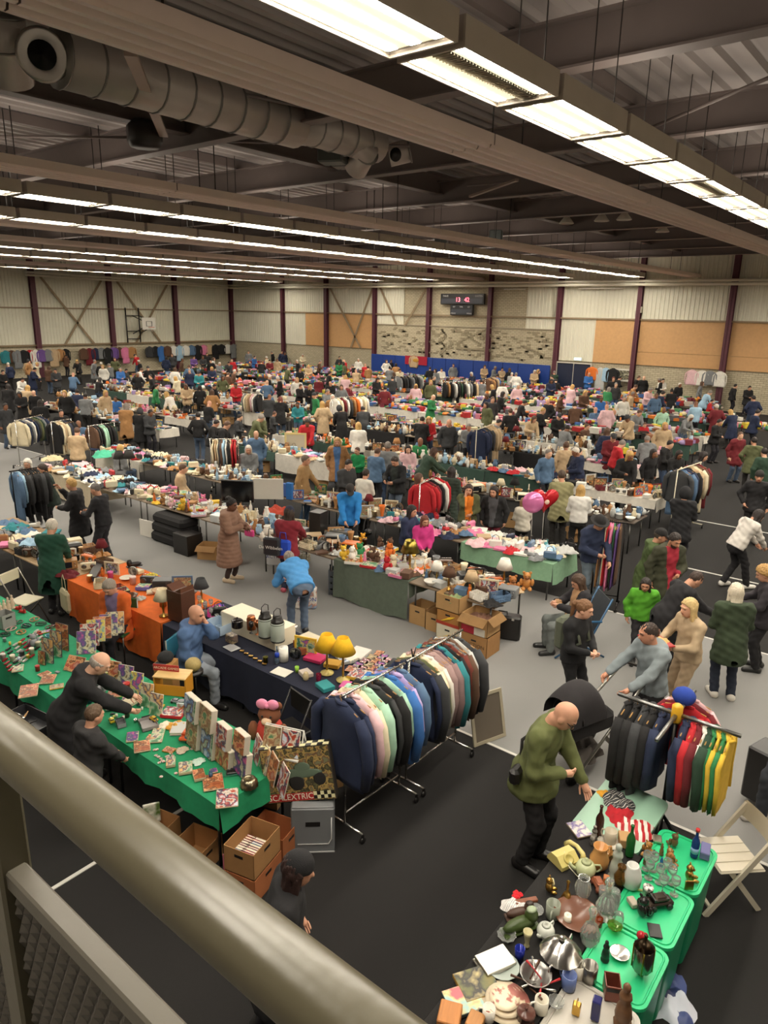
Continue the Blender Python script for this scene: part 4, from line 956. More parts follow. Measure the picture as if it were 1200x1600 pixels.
@once
def clock(): return parts(('clock', MB().lathe([(.09, 0), (.09, .025), (.08, .03), (.08, .02), (0, .02)], 22, X=XF((0, 0, .092), rx=R(90))), BRS), ('dial', MB().lathe([(.079, .022), (0, .022)], 22, X=XF((0, 0, .092), rx=R(90))), W_), ('hands', MB().box(-.004, .004, -.026, -.023, .09, .15).box(-.004, .045, -.026, -.023, .088, .096), BLK))
@once
def suitcase(): return parts(('suitcase', MB().bbox(-.3, .3, -.1, .1, 0, .42, .03), BLK), ('handle', MB().tube([(-.07, 0, .42), (-.07, 0, .46), (.07, 0, .46), (.07, 0, .42)], .01, 6), BLK), ('latches', MB().box(-.2, -.16, -.104, .104, .36, .4).box(.16, .2, -.104, .104, .36, .4), STL))
@once
def candleholder(): return parts(('candlestick', MB().lathe(PROF['candlestick'], 12), BRS), ('candle', MB().lathe([(.011, .17), (.011, .3), (.002, .302), (.002, .315), (0, .315)], 8), mat('plain', '#e8dfc8')))
@once
def disc_case(): return parts(('disc_case', MB().box(-.068, .068, -.095, .095, 0, .014), BLK), ('inlay', MB().box(-.062, .066, -.09, .09, .014, .0155), W_))
# ---- clothes that hang
def garment_mesh(kind, seed):
    r = random.Random(seed*7+3); b = MB()
    L = dict(jacket=.68, coat=1.0, shirt=.66, dress=1.1, trousers=.95, knit=.62)[kind]; W = dict(jacket=.25, coat=.26, shirt=.24, dress=.2, trousers=.17, knit=.25)[kind]; TH = dict(jacket=.045, coat=.05, shirt=.022, dress=.028, trousers=.03, knit=.032)[kind]
    nz, n = 12, 16; ph = r.uniform(0, 6); v = []; f = []
    for j in range(nz+1):
        t = j/nz; z = -.055-.02*t-L*t if True else 0
        if kind == 'trousers': w = W*(1-.15*t); th = TH
        else:
            sh = min(1, t/.10); w = .06+(W-.06)*(sh**.7) if t < .1 else W*(1-.10*math.sin(math.pi*min(1, (t-.1)/.6))) * (1+(.35*t if kind == 'dress' else .06*t)); th = TH*(.5+.5*min(1, t/.08))
            z = -.05-L*t-(0 if t > .1 else -.02*(1-t/.1))
        for i in range(n):
            a = 2*math.pi*i/n; k = 1+.35*t*math.sin(i*2.3+ph)+.2*math.sin(a*3+t*4+ph)
            v.append((w*math.cos(a), th*math.sin(a)*max(.35, k), z+.008*math.sin(a*3+ph)*t))
    for j in range(nz):
        for i in range(n): i2 = (i+1) % n; f.append((j*n+i, j*n+n+i, j*n+n+i2, j*n+i2))
    f.append(tuple(range(n))); f.append(tuple(nz*n+i for i in range(n-1, -1, -1))); b.add(v, f, 0, None, True)
    if kind not in ('trousers', 'dress'):
        for s in (-1, 1):
            sl = L*.86 if kind != 'coat' else .62; rr = TH*1.05
            b.tube([(s*W*.82, 0, -.11), (s*(W+.035), .01, -.22), (s*(W+.045+.01*r.random()), .012*s, -.11-sl*.6), (s*(W+.02), -.01, -.11-sl)], [rr*.9, rr*1.1, rr, rr*.8], 9)
        if kind in ('jacket', 'coat', 'shirt'): b.tube([(-.075, 0, -.045), (0, -.035, -.06), (.075, 0, -.045), (0, .03, -.03), (-.075, 0, -.045)], .016, 6)
    return b.mesh('hanging_'+kind)
@once
def garment(kind, seed):
    h = MB().tube([(0, 0, .012), (.014, 0, .018), (.016, 0, .004), (0, 0, -.012), (0, 0, -.04)], .0035, 5).tube([(-.19, 0, -.085), (0, 0, -.038), (.19, 0, -.085)], .006, 5)
    return [('hanging_'+kind, garment_mesh(kind, seed), mat('fabric', '#888888')), ('hanger', h.mesh('hanger'), mat('wood', '#b58a58'))]
GN = dict(jacket='jacket', coat='coat', shirt='shirt', dress='dress', trousers='trousers', knit='sweater')
CN = [('black', '#1c1b1c'), ('charcoal', '#3a3b3d'), ('grey', '#7d7f80'), ('pale grey', '#b9bab6'), ('white', '#e6e2d8'), ('cream', '#ddd0b0'), ('beige', '#bfa582'), ('tan', '#a97c4e'), ('brown', '#5d4231'), ('dark red', '#6d1f26'), ('red', '#b7232b'), ('orange', '#d8702a'), ('yellow', '#dfb63a'), ('lime', '#9cc13a'), ('green', '#2f7d4a'), ('dark green', '#2c4434'), ('olive', '#5c6040'), ('teal', '#2f7f86'), ('mint', '#a5cdb4'), ('pale blue', '#9fc0d6'), ('blue', '#3a6db0'), ('denim blue', '#56718f'), ('navy', '#232c47'), ('purple', '#6d4f8f'), ('lilac', '#b7a3cf'), ('pink', '#dd7fa4'), ('pale pink', '#e3bcc0'), ('magenta', '#c22a7c')]
CD = dict(CN)
def cname(hexc):
    c = np.array(lin(hexc)); return min(CN, key=lambda t: ((np.array(lin(t[1]))**.45-c**.45)**2).sum())[0]
def hang(kind, seed, color, where, p, rz, m=None, sc=1., group=None, hanger=None, hook=True):
    c = CD.get(color, color) if isinstance(color, str) else color; nm = color if color in CD else cname(c)
    ps = garment(kind, seed % 3)
    r = put(ps[0][0], ps[0][1], m or mat('fabric', c), None, p, rz, sc=sc); tag(r, '%s %s hanging %s' % (nm, GN[kind], where), GN[kind], group)
    put('hanger', ps[1][1], mat('wood', hanger) if hanger else ps[1][2], r); return r
def rack(label, a, b, h, m=None, wheels=True, foot=.25):
    """clothes rail from a to b (floor points)"""
    a = Vector((a[0], a[1], 0)); b = Vector((b[0], b[1], 0)); d = (b-a); L = d.length; rz = math.atan2(d.y, d.x); m = m or STL
    t = thing('clothes_rack', label, 'clothes rack', a, rz)
    put('rail', MB().tube([(0, 0, h), (L, 0, h)], .014, 8), m, t)
    for x in (0.04, L-.04):
        put('upright', MB().tube([(x, 0, .1), (x, 0, h)], .014, 8), m, t); ft = put('foot', MB().tube([(x, -foot, .1), (x, foot, .1)], .014, 8), m, t)
        if wheels:
            for s in (-1, 1): put('wheel', MB().lathe([(.035, -.012), (.035, .012)], 10, X=XF((x, s*foot, .036), rx=R(90))).box(x-.008, x+.008, s*foot-.016, s*foot+.016, .04, .11), BLK, ft)
    put('lower_bar', MB().tube([(.04, 0, .22), (L-.04, 0, .22)], .011, 6), m, t)
    return t
def fill_rack(a, b, h, colors, where, kinds=('jacket', 'shirt', 'knit'), step=.065, seed=0, sc=1., group=None, margin=.1):
    a = Vector((a[0], a[1], 0)); b = Vector((b[0], b[1], 0)); d = b-a; L = d.length; u = d/L; rz = math.atan2(u.y, u.x)+math.pi/2; r = random.Random(seed)
    n = len(colors) if not isinstance(colors, int) else colors
    for i in range(n):
        x = margin+(L-2*margin)*(i+.5)/n; p = a+u*x; k = kinds[i % len(kinds)] if seed % 2 else r.choice(kinds)
        hang(k, i+seed, colors[i], where, (p.x, p.y, h), rz+R(r.uniform(-7, 7)), sc=sc*r.uniform(.93, 1.06), group=group)
# ---- tables and cloths
@once
def table_parts(L, D, h, style):
    top = MB().bbox(-D/2, D/2, -L/2, L/2, h-.03, h, .006).mesh('tabletop'); lg = MB().tube([(0, 0, 0), (0, 0, h-.03)], .016, 7).mesh('leg'); return top, lg
def table(label, x0, x1, y0, y1, h=.74, color='#8a7a66', legc='#6a6a68', kind='wood'):
    L, D = y1-y0, x1-x0; top, lg = table_parts(round(L, 2), round(D, 2), h, 0); c = ((x0+x1)/2, (y0+y1)/2, 0)
    t = thing('folding_table', label, 'table', c); put('tabletop', top, mat(kind, color), t)
    for sx in (-1, 1):
        for sy in (-1, 1): put('leg', lg, mat('steel', legc), t, (sx*(D/2-.06), sy*(L/2-.1), 0))
    return t
def cloth(label, x0, x1, y0, y1, z, color, drops, seed=0, group=None, m=None):
    """cloth over a table: drops = (front -x, back +x, near -y, far +y) lengths of the hanging sides"""
    b = MB(); r = random.Random(seed); zt = z+.006
    def wob(s, k): return .018*math.sin(s*9+seed)+.012*math.sin(s*21+seed*2)
    x0 -= .006; x1 += .006; y0 -= .006; y1 += .006
    b.add([(x0, y0, zt), (x1, y0, zt), (x1, y1, zt), (x0, y1, zt)], [(0, 1, 2, 3)])
    def skirt(pa, pb, out, drop):
        if drop <= 0: return
        pa, pb, out = Vector(pa), Vector(pb), Vector(out); L = (pb-pa).length; n = max(4, int(L/.09))
        def fn(u, v):
            p = pa+(pb-pa)*u; s = u*L; w = wob(s, v)*v+.012*v
            return tuple(p+out*max(.001, w+.02*v)+Vector((0, 0, -drop*v*(1+.04*math.sin(s*5+seed)))))
        b.grid(fn, n, 5)
    skirt((x0, y1, zt), (x0, y0, zt), (-1, 0, 0), drops[0]); skirt((x1, y0, zt), (x1, y1, zt), (1, 0, 0), drops[1])
    skirt((x0, y0, zt), (x1, y0, zt), (0, -1, 0), drops[2]); skirt((x1, y1, zt), (x0, y1, zt), (0, 1, 0), drops[3])
    o = put('tablecloth', b, m or mat('fabric', color)); return tag(o, label, 'tablecloth', group)
# ================================================================== PEOPLE NEAR THE CAMERA
def spot(pxl, yaw, lift=0., **pose):
    """floor position that puts the top of a posed head at a surveyed pixel"""
    K = skeleton(**pose); Ht = K['H']+A3(0, 0, .135)*K['s']; p = at(pxl[0], pxl[1], Ht[2]+lift)
    c, s = math.cos(yaw), math.sin(yaw); return Vector((p.x-(Ht[0]*c-Ht[1]*s), p.y-(Ht[0]*s+Ht[1]*c), lift))
NEAR = {}
PK = ('h', 'lean', 'side', 'head', 'hands', 'legs', 'sw', 'seat', 'twist')
def near(key, label, pxl, a, lift=0., **k):
    yaw = facing(a); pose = {q: k[q] for q in PK if q in k}; loc = spot(pxl, yaw, lift, **pose)
    r, K = person_hi('person', label, loc, yaw, **k); NEAR[key] = (r, K); return r
def wpt(key, v):
    """local point of a near figure in the hall"""
    r = NEAR[key][0]; c, s = math.cos(r.rotation_euler.z), math.sin(r.rotation_euler.z); return Vector((r.location.x+v[0]*c-v[1]*s, r.location.y+v[0]*s+v[1]*c, r.location.z+v[2]))
near('bald', 'bald man with glasses in an olive bomber jacket looking down at bric-a-brac', (884, 1097), 55, h=1.9, lean=12, head=(42, 10), hands=('front', 'low'), top=('jacket', '#5c6238'), bottom=('trousers', '#1d1b1c'), hair=None, skin='#cf9a7e', shoes='#1a1818')
near('hoodie', 'dark-haired man in grey hoodie pushing the pram', (1015, 974), -70, h=1.76, lean=6, head=(12, -15), hands=('push', 'push'), top=('hoodie', '#7f898d'), hood=True, bottom=('trousers', '#1d1c1f'), hair=('crop', '#33251d'), skin='#c98f72')
near('beige', 'blonde woman in beige sweater and beige trousers carrying a food tray', (1078, 936), -75, h=1.70, lean=3, head=(8, 0), hands=('hold', 'hold'), top=('sweater', '#b09a7c'), bottom=('trousers', '#a58f73'), hair=('long', '#cdb079'), skin='#d8a284', shoes='#6b5a48')
near('blackw', 'woman with ponytail in black sweater carrying an olive backpack', (915, 938), 40, h=1.70, lean=2, head=(14, 20), hands=('front', 'front'), top=('sweater', '#1b1b1d'), bottom=('slim', '#1a1a1c'), hair=('ponytail', '#7a5638'), skin='#dba88c')
near('greenhood', 'white-haired person in dark green hooded coat seen from behind', (1152, 912), 172, h=1.70, head=(10, 0), hands=('front', 'front'), top=('parka', '#33402c'), hood=True, bottom=('jeans', '#262d3c'), hair=('bob', '#d8cdb8'), shoes='#cfcac0')
near('curly', 'curly blonde-haired person in charcoal jacket at the right edge', (1196, 884), -110, h=1.70, head=(25, 0), hands=('hold', 'hold'), top=('jacket', '#2f2b30'), bottom=('trousers', '#1c1b1e'), hair=('curly', '#b08a52'))
near('limekid', 'child in lime green hoodie with dark print', (1010, 904), -15, h=1.38, legs='step', head=(15, -10), hands=('down', 'down'), top=('hoodie', '#559f28'), bottom=('slim', '#262427'), hair=('bob', '#2b2320'), skin='#b98466')
near('bendman', 'man in black jacket bending forward beside the lime hoodie child', (1088, 893), 100, h=1.76, lean=32, head=(45, 0), hands=('reach', 'reach'), top=('jacket', '#201f22'), bottom=('trousers', '#1d1c1f'), hair=('crop', '#3a2a22'))
near('plaid', 'bearded man in olive coat over a red plaid shirt', (1056, 833), 8, h=1.78, head=(22, 10), hands=('down', 'front'), top=('parka', '#3a3b2a'), inner='#a02838', hood=True, bottom=('trousers', '#25232a'), hair=('short', '#2a211d'), skin='#b98466', beard='#3a2c24')
near('capman', 'man in dark green parka and black flat cap facing right', (1034, 826), 70, h=1.74, lean=8, head=(15, 0), hands=('front', 'front'), top=('parka', '#46572f'), hood=True, hair=('short', '#4a4038'), cover=('cap', '#1c1b1b'))
near('hatman', 'man in navy hoodie wearing a dark brimmed hat', (938, 806), 12, h=1.80, lean=6, head=(24, 0), hands=('front', 'low'), top=('hoodie', '#27304a'), bottom=('jeans', '#5f6b75'), hair=('short', '#3a322c'), cover=('hat', '#272526'), hood=True)
near('whitehood', 'person in white hoodie and black trousers bending over at right', (1186, 797), 100, h=1.72, lean=28, head=(40, 0), hands=('low', 'low'), legs='step', top=('hoodie', '#d6d0c8'), hood=True, bottom=('trousers', '#201f22'), hair=('long', '#2a2220'), shoes='#d8d4cc')
near('beanie', 'man in black jacket and dark beanie at the right edge', (1188, 736), -25, h=1.78, head=(8, 0), hands=('pocket', 'down'), top=('jacket', '#232224'), hair=('short', '#3a2f28'), cover=('beanie', '#2c2926'))
near('blackparka', 'person in hooded black parka beside the leather jacket rack', (1072, 762), 150, h=1.74, head=(14, 0), hands=('front', 'low'), top=('parka', '#1d1d20'), hood=True, bottom=('wide', '#26242a'), hair=None, cover=('hood', '#1d1d20'))
near('puffer', 'woman in long brown quilted coat with her black hair in a bun', (362, 779), 75, h=1.70, head=(10, 0), hands=('phone', 'hold'), top=('longpuffer', '#8a6a58'), hood=True, bottom=('slim', '#3b2b26'), hair=('bun', '#1d1715'), skin='#6b4633', shoes='#bba88e', vox=.017)
near('redjacket', 'person in dark red jacket and navy beanie seen from behind', (452, 792), 165, h=1.68, lean=6, head=(14, 0), hands=('reach', 'front'), top=('jacket', '#7d1f2c'), bottom=('jeans', '#232a42'), hair=('bob', '#33271f'), cover=('beanie', '#242a3f'), shoes='#b05060', vox=.017)
near('bluebend', 'person in sky blue top and jeans bending over the bags', (452, 862), 205, h=1.74, lean=66, head=(55, 0), hands=('floor', 'low'), legs='stand', top=('hoodie', '#4f93cf'), bottom=('jeans', '#56657a'), hair=('short', '#8a8078'), hood=True, vox=.017)
near('bluejacket', 'man in bright blue jacket and dark cap behind the table', (547, 756), 8, h=1.74, lean=10, head=(35, 0), hands=('low', 'low'), top=('jacket', '#2a80c8'), hair=('short', '#5a5048'), cover=('cap', '#33302f'), vox=.017)
near('tan', 'grey-haired man in tan jacket and jeans facing right', (478, 711), 80, h=1.76, head=(5, 0), hands=('down', 'low'), top=('jacket', '#a07f55'), bottom=('jeans', '#48617d'), hair=('short', '#6a5c50'), vox=.018)
near('sheepskin', 'woman in tan sheepskin coat over a blue sweater', (527, 684), 0, h=1.72, head=(8, 0), hands=('down', 'down'), top=('coat', '#9c7148'), inner='#4a6d9c', hair=('bob', '#b58e5a'), bottom=('slim', '#222126'), vox=.018)
near('greenkid', 'child in green sweater beside the sheepskin coat woman', (558, 699), -30, h=1.45, head=(5, 0), hands=('front', 'front'), top=('sweater', '#1f8a50'), hair=('short', '#5a4030'), vox=.018)
near('whitetee', 'dark-haired person in white t-shirt turned away', (572, 733), 150, h=1.6, head=(12, 0), hands=('front', 'front'), top=('tshirt', '#dcd8cc'), hair=('short', '#33271f'), vox=.019)
near('reader', 'man in black jacket looking at something in his hands', (617, 713), -35, h=1.76, head=(30, 0), hands=('hold', 'hold'), top=('jacket', '#1f2022'), inner='#2c3330', hair=('short', '#33271f'), bottom=('jeans', '#5b6878'), vox=.018)
near('oliveg', 'long-haired girl in olive jacket and orange shirt', (733, 757), 0, h=1.62, head=(10, -8), hands=('chin', 'front'), top=('jacket', '#575a3a'), inner='#d87a24', hair=('verylong', '#3a2620'), vox=.018)
near('blackg', 'long-haired girl in black jacket and dark red skirt', (772, 760), -20, h=1.62, head=(10, -12), hands=('down', 'down'), top=('jacket', '#1f1e20'), inner='#4b4b4f', bottom=('trousers', '#6d2230'), hair=('long', '#231b19'), vox=.018)
near('khaki', 'man in khaki jacket seen from behind next to the balloons', (878, 735), 178, h=1.78, head=(14, 0), hands=('front', 'front'), top=('parka', '#8f8a64'), bottom=('trousers', '#2a2826'), hair=('short', '#4a3a2e'), vox=.018)
near('darkpuff', 'person in dark green puffer coat turned to the right', (706, 730), 150, h=1.70, head=(18, 0), hands=('front', 'front'), top=('longpuffer', '#2f3a30'), hair=('long', '#2a2220'), vox=.018)
near('leaner', 'person in dark green coat leaning over the red jackets', (678, 700), 110, h=1.72, lean=26, head=(30, 0), hands=('reach', 'low'), top=('coat', '#35483a'), hair=('long', '#4a3024'), vox=.018)
near('balloonkid', 'child in white jacket with blue bag beside the pink balloon', (818, 778), 190, h=1.30, head=(5, 0), hands=('front', 'front'), top=('jacket', '#c9c2b4'), hair=('long', '#8a6a48'), vox=.018)
near('greencoat', 'white-haired person in long dark green coat at left table', (80, 812), 178, h=1.70, lean=8, head=(22, 0), hands=('low', 'low'), top=('coat', '#1f4a3a'), hair=('shortw', '#d2cabb'), bottom=('trousers', '#222023'))
near('blond', 'short-haired blonde woman in black coat reaching into the black coats', (110, 748), -85, h=1.68, lean=4, head=(8, 0), hands=('up', 'hold'), top=('coat', '#1e1d20'), hair=('shortw', '#c0995c'), vox=.017)
near('blacksw', 'grey-haired man in black sweater and black trousers holding a tray', (148, 755), -100, h=1.74, head=(14, 0), hands=('hold', 'hold'), top=('sweater', '#232327'), bottom=('trousers', '#29282d'), hair=('crop', '#6f6a66'), vox=.017)
near('oldman', 'grey-haired man in black coat leaning over the green table', (154, 1020), 105, h=1.74, lean=30, head=(38, 0), hands=('reach', 'reach'), top=('coat', '#1c1b1d'), hood=True, bottom=('trousers', '#1d1c1f'), hair=('fringe', '#a59c92'), skin='#d6a78c')
near('boy', 'boy in dark hoodie seen from behind at the green table', (146, 1102), 140, h=1.45, lean=8, head=(14, 0), hands=('low', 'low'), top=('hoodie', '#2b2a2b'), hood=True, bottom=('slim', '#1f1e22'), hair=('short', '#5b4634'), shoes='#3a3c44')
near('hatwoman', 'long-haired person in black hat and black coat below the handrail', (466, 1335), 95, h=1.66, lean=6, head=(15, 0), hands=('pocket', 'pocket'), top=('coat', '#19181a'), bottom=('slim', '#18171a'), hair=('verylong', '#33201c'), cover=('beanie', '#1b1a1c'), legs='step')
near('orange', 'seated grey-haired woman in orange knitted cardigan', (170, 906), -15, h=1.66, legs='sit', seat=.48, lean=4, head=(32, -5), hands=('lap', 'lap'), top=('cardigan', '#cf5f22'), inner='#7a6a8c', bottom=('trousers', '#25242a'), hair=('shortw', '#8f857a'))
near('bluehood', 'bald seated man in blue hoodie resting his hand on his chin', (306, 946), 75, h=1.78, legs='sit', seat=.48, lean=8, head=(8, 0), hands=('lap', 'chin'), top=('hoodie', '#4c678f'), hood=True, bottom=('jeans', '#8d949c'), hair=None, skin='#cb9478')
near('chairgirl', 'seated person in black jacket on the blue folding chair using a phone', (905, 898), -85, h=1.70, legs='sit', seat=.44, lean=-8, head=(30, 0), hands=('phone', 'phone'), top=('jacket', '#242226'), inner='#b08a64', bottom=('jeans', '#6c7270'), hair=('long', '#4a3628'), vox=.017)
near('pinkgirl', 'girl in pink shirt with long red-brown hair behind the toy table', (664, 806), 20, h=1.5, legs='sit', seat=.46, head=(15, 0), hands=('lap', 'lap'), top=('sweater', '#d03a86'), hair=('long', '#6b3a2a'), vox=.019)
near('navyw', 'dark-haired woman in navy vest sitting behind the toy table', (644, 790), 60, h=1.66, legs='sit', seat=.5, head=(12, 0), hands=('lap', 'reach'), top=('sweater', '#2b3350'), hair=('long', '#221a18'), vox=.019)
near('longblonde', 'person with long wavy blonde hair in a white top', (908, 758), 170, h=1.62, head=(10, 0), hands=('front', 'front'), top=('sweater', '#d9d6d0'), hair=('verylong', '#c09a5c'), vox=.019)
near('rackold', 'white-haired woman behind the black coats rack', (42, 717), 5, h=1.66, head=(12, 0), hands=('hold', 'hold'), top=('jacket', '#4a4a4c'), hair=('bob', '#d8d2c6'), vox=.019)
near('rackman', 'dark-haired man in dark green jacket behind the black coats rack', (65, 725), -60, h=1.74, head=(10, 0), hands=('hold', 'reach'), top=('jacket', '#26332c'), hair=('short', '#3a2d26'), vox=.019)
r_, K_ = person_hi('person', 'passer-by at the right edge of whom only a pale sneaker shows', (7.55, .62, 0), facing(-80), h=1.75, legs='step', top=('jacket', '#2a2a2c'), bottom=('jeans', '#33363c'), shoes='#b8b2a8', hair=('short', '#3a2a20'))
# ================================================================== STALLS NEAR THE CAMERA
FC = R(-51.5)                       # turns a thing's front (-Y) to the camera
def on(ps, name, label, cat, px, py, z=.755, rz=FC, cols=None, sc=1., rx=0, group=None):
    p = at(px, py, z); return place(ps, name, label, cat, p, rz, cols, sc, group, rx)
C = lambda kind, c, **k: mat(kind, c, **k)
# ---- tables
table('folding table under the green cloth, end nearest the camera', 3.38, 4.3, 4.54, 6.4); table('folding table under the green cloth, middle one', 3.38, 4.3, 6.44, 8.6); table('folding table under the green cloth at the left edge', 3.38, 4.3, 8.64, 11.4)
GREEN = '#1f8f5f'
cloth('bright green cloth over the collectibles table, right half', 3.38, 4.3, 4.54, 7.0, .74, GREEN, (.24, .2, .26, .0), 2); cloth('bright green cloth over the collectibles table, left half', 3.36, 4.3, 7.02, 11.4, .741, '#23996a', (.3, .2, .3, .2), 5)
table('folding table under the navy cloth, right end', 5.34, 6.4, 4.8, 6.5); table('folding table under the navy cloth, beside the seated bald man', 5.34, 6.4, 6.52, 8.24)
cloth('navy blue cloth over the table with yellow lamps', 5.34, 6.4, 4.8, 8.24, .74, '#1c2033', (.62, .3, .62, .3), 3)
table('folding table under the orange cloth', 5.34, 6.42, 8.3, 10.9); cloth('orange cloth hanging low behind the seated woman', 5.34, 6.42, 8.3, 10.9, .74, '#d8661c', (.66, .3, .6, .3), 4)
table('plain wooden table in front of the green coat person', 5.34, 6.45, 10.95, 12.8, color='#b59a74'); table('plain wooden table left of the green coat person', 5.34, 6.45, 12.85, 15.2, color='#8f7350')
table('long low table under the black cloth full of bric-a-brac', 2.5, 5.24, 1.36, 1.92, .74); cloth('black cloth under the bric-a-brac', 2.5, 5.24, 1.36, 1.92, .74, '#1b1918', (.3, .05, .0, .5), 7)
# green plastic tub table: three tubs with rounded lids
def rrect(x0, x1, y0, y1, r, n=5):
    P = []
    for cx, cy, a0 in ((x1-r, y1-r, 0), (x0+r, y1-r, 90), (x0+r, y0+r, 180), (x1-r, y0+r, 270)):
        for i in range(n+1): a = R(a0+90*i/n); P.append((cx+r*math.cos(a), cy+r*math.sin(a)))
    return P
def tub(label, x0, x1, y0, y1, h, col, colb):
    t = thing('storage_tub', label, 'storage tub', ((x0+x1)/2, (y0+y1)/2, 0)); a, b = (x1-x0)/2, (y1-y0)/2
    v = MB(); P0 = rrect(-a+.05, a-.05, -b+.05, b-.05, .06); P1 = rrect(-a+.012, a-.012, -b+.012, b-.012, .07); n = len(P0)
    v.add([(x, y, 0) for x, y in P0]+[(x, y, h-.03) for x, y in P1], [tuple(range(n-1, -1, -1))]+[(i, (i+1) % n, n+(i+1) % n, n+i) for i in range(n)]); put('tub', v, mat('plastic', colb), t)
    l = MB().prism(rrect(-a, a, -b, b, .08), h-.035, h-.008); put('lid', l, mat('plastic', col), t)
    Q = rrect(-a+.03, a-.03, -b+.03, b-.03, .06); r = MB().tube([(x, y, h-.006) for x, y in Q]+[(Q[0][0], Q[0][1], h-.006)], .008, 6); put('lid_rim', r, mat('plastic', col), t); return t
G3 = '#2bbf7f'
tub('green lidded tub nearest the white chair', 5.08, 5.72, .86, 1.34, .76, G3, '#1d8f66'); tub('green lidded tub between the two other green tubs', 4.45, 5.06, .86, 1.34, .76, G3, '#1d8f66'); tub('green lidded tub with the metal lantern on it', 3.86, 4.43, .85, 1.34, .76, G3, '#1d8f66'); tub('greyish white lidded tub at the bottom edge', 3.2, 3.84, .84, 1.34, .76, '#b9b4aa', '#a8a39a')
mt = thing('folding_table', 'mint green folding table with rounded corners and red clothes', 'table', (5.62, 1.69, 0)); put('tabletop', MB().prism(rrect(-.44, .44, -.3, .3, .07), .69, .72), mat('plastic', '#9cc4ac'), mt)
for sx in (-1, 1):
    for sy in (-1, 1): put('leg', MB().tube([(sx*.36, sy*.24, 0), (sx*.36, sy*.24, .69)], .013, 7), mat('steel', '#77756f'), mt)
mt.location = (5.70, 1.70, 0)
# ---- bric-a-brac table
ZT = .757
def ba(ps, name, label, cat, px, py, rz=0, cols=None, sc=1., z=ZT, rx=0): return on(ps, name, label, cat, px, py, z, rz, cols, sc, rx)
ba(heap(1), 'garment', 'red knitted cap on the mint table', 'clothing', 968, 1275, .3, {0: C('fabric', '#b5202a')}, .62, .722); ba(heap(2), 'garment', 'black and white sports sock heap on the mint table', 'clothing', 965, 1252, 1.0, {0: ramp_mat('sock', ('#2c2d2f', '#2c2d2f', '#d8d4cc', '#2c2d2f'), 5, 'stripes')}, .7, .722)
ba(heap(0), 'garment', 'red and white striped shirt on the mint table', 'clothing', 993, 1296, 2.0, {0: ramp_mat('redwhite', ('#b5222a', '#e0dcd4'), 4, 'stripes')}, .72, .722); ba(heap(3), 'garment', 'yellow toed sock on the corner of the mint table', 'clothing', 944, 1241, .8, {0: C('fabric', '#dfa02e')}, .3, .722)
ba(turned('bottle'), 'bottle', 'brown glass wine bottle beside the red cap', 'bottle', 935, 1304, 0, {0: C('gloss', '#3a1f16')}, .95)
ba(gamebox(.2, .26, .02), 'card', 'pale card with a purple print at the table edge', 'card', 905, 1297, FC+.3, {0: C('paper', '#8f7e6a'), 1: ramp_mat('purpleprint', ('#d6cfc6', '#d6cfc6', '#6b5b9c', '#d6cfc6'), 9, 'noise')}, .75)
ba(mug(), 'mug', 'large beige patterned mug on a saucer', 'mug', 953, 1316, 1.5, {0: C('ceramic', '#b8ad98'), 1: C('ceramic', '#b8ad98')}, 1.25); ba(plate(), 'saucer', 'pale saucer under the beige mug', 'saucer', 951, 1318, 0, {0: C('ceramic', '#c9c1b2')}, .8)
ba(turned('figurine'), 'figurine', 'white and black bird figurine behind the tan jar', 'figurine', 927, 1318, 0, {0: ramp_mat('bird', ('#e0dcd2', '#2c2622', '#e0dcd2'), 7, 'noise')}, .7)
ba(turned('bottle'), 'bottle', 'green stoneware bottle near the mint table', 'bottle', 983, 1336, 0, {0: C('gloss', '#1f5c2a')}, .95); ba(carton(.16, .12, .1), 'box', 'small brown cardboard box behind the green bottle', 'box', 975, 1318, .5, None, .8)
# rotary telephone
ph = at(880, 1345, ZT); tp = thing('telephone', 'cream rotary telephone with its handset standing beside it', 'telephone', ph, FC+.5)
put('body', MB().prism([(-.09, 0), (.09, 0), (.09, .03), (.05, .085), (-.02, .09), (-.09, .035)], -.095, .095, X=XF((0, 0, 0), rx=R(90), rz=R(90))), C('plastic', '#c9bb73'), tp)
put('dial', MB().lathe([(.045, 0), (.045, .008), (.03, .012), (.028, .006), (0, .006)], 18, X=XF((0, -.055, .062), rx=R(38))), C('plastic', '#b8a95e'), tp)
put('handset', MB().tube([(.125, -.1, .035), (.135, -.075, .075), (.14, 0, .09), (.135, .075, .075), (.125, .1, .035)], [.03, .02, .017, .02, .03], 10), C('plastic', '#cfc27c'), tp)
put('cord', MB().tube([(.0, .0, .09), (-.03, -.1, .03), (-.02, -.2, .008), (.06, -.25, .008), (.14, -.2, .008), (.16, -.12, .03)], .004, 5), C('plastic', '#d8d2b8'), tp)
ba(teapot(), 'teapot', 'pale green ceramic jar teapot beside the telephone', 'teapot', 914, 1367, 2.2, {i: C('ceramic', '#b6bd92') for i in range(4)}, 1.0); ba(jug(), 'jug', 'tan ceramic coffee jug beside the green teapot', 'jug', 935, 1355, 2.6, {0: C('ceramic', '#c08a52'), 1: C('ceramic', '#c08a52')}, 1.15)
ba(turned('pot'), 'pot', 'tan lid pot behind the green teapot', 'pot', 948, 1340, 0, {0: C('ceramic', '#a87845')}, .5)
ba(turned('figurine'), 'figurine', 'tall grey porcelain lady figurine with pleated dress', 'figurine', 961, 1372, .4, {0: C('ceramic', '#aab0a4')}, 1.25)
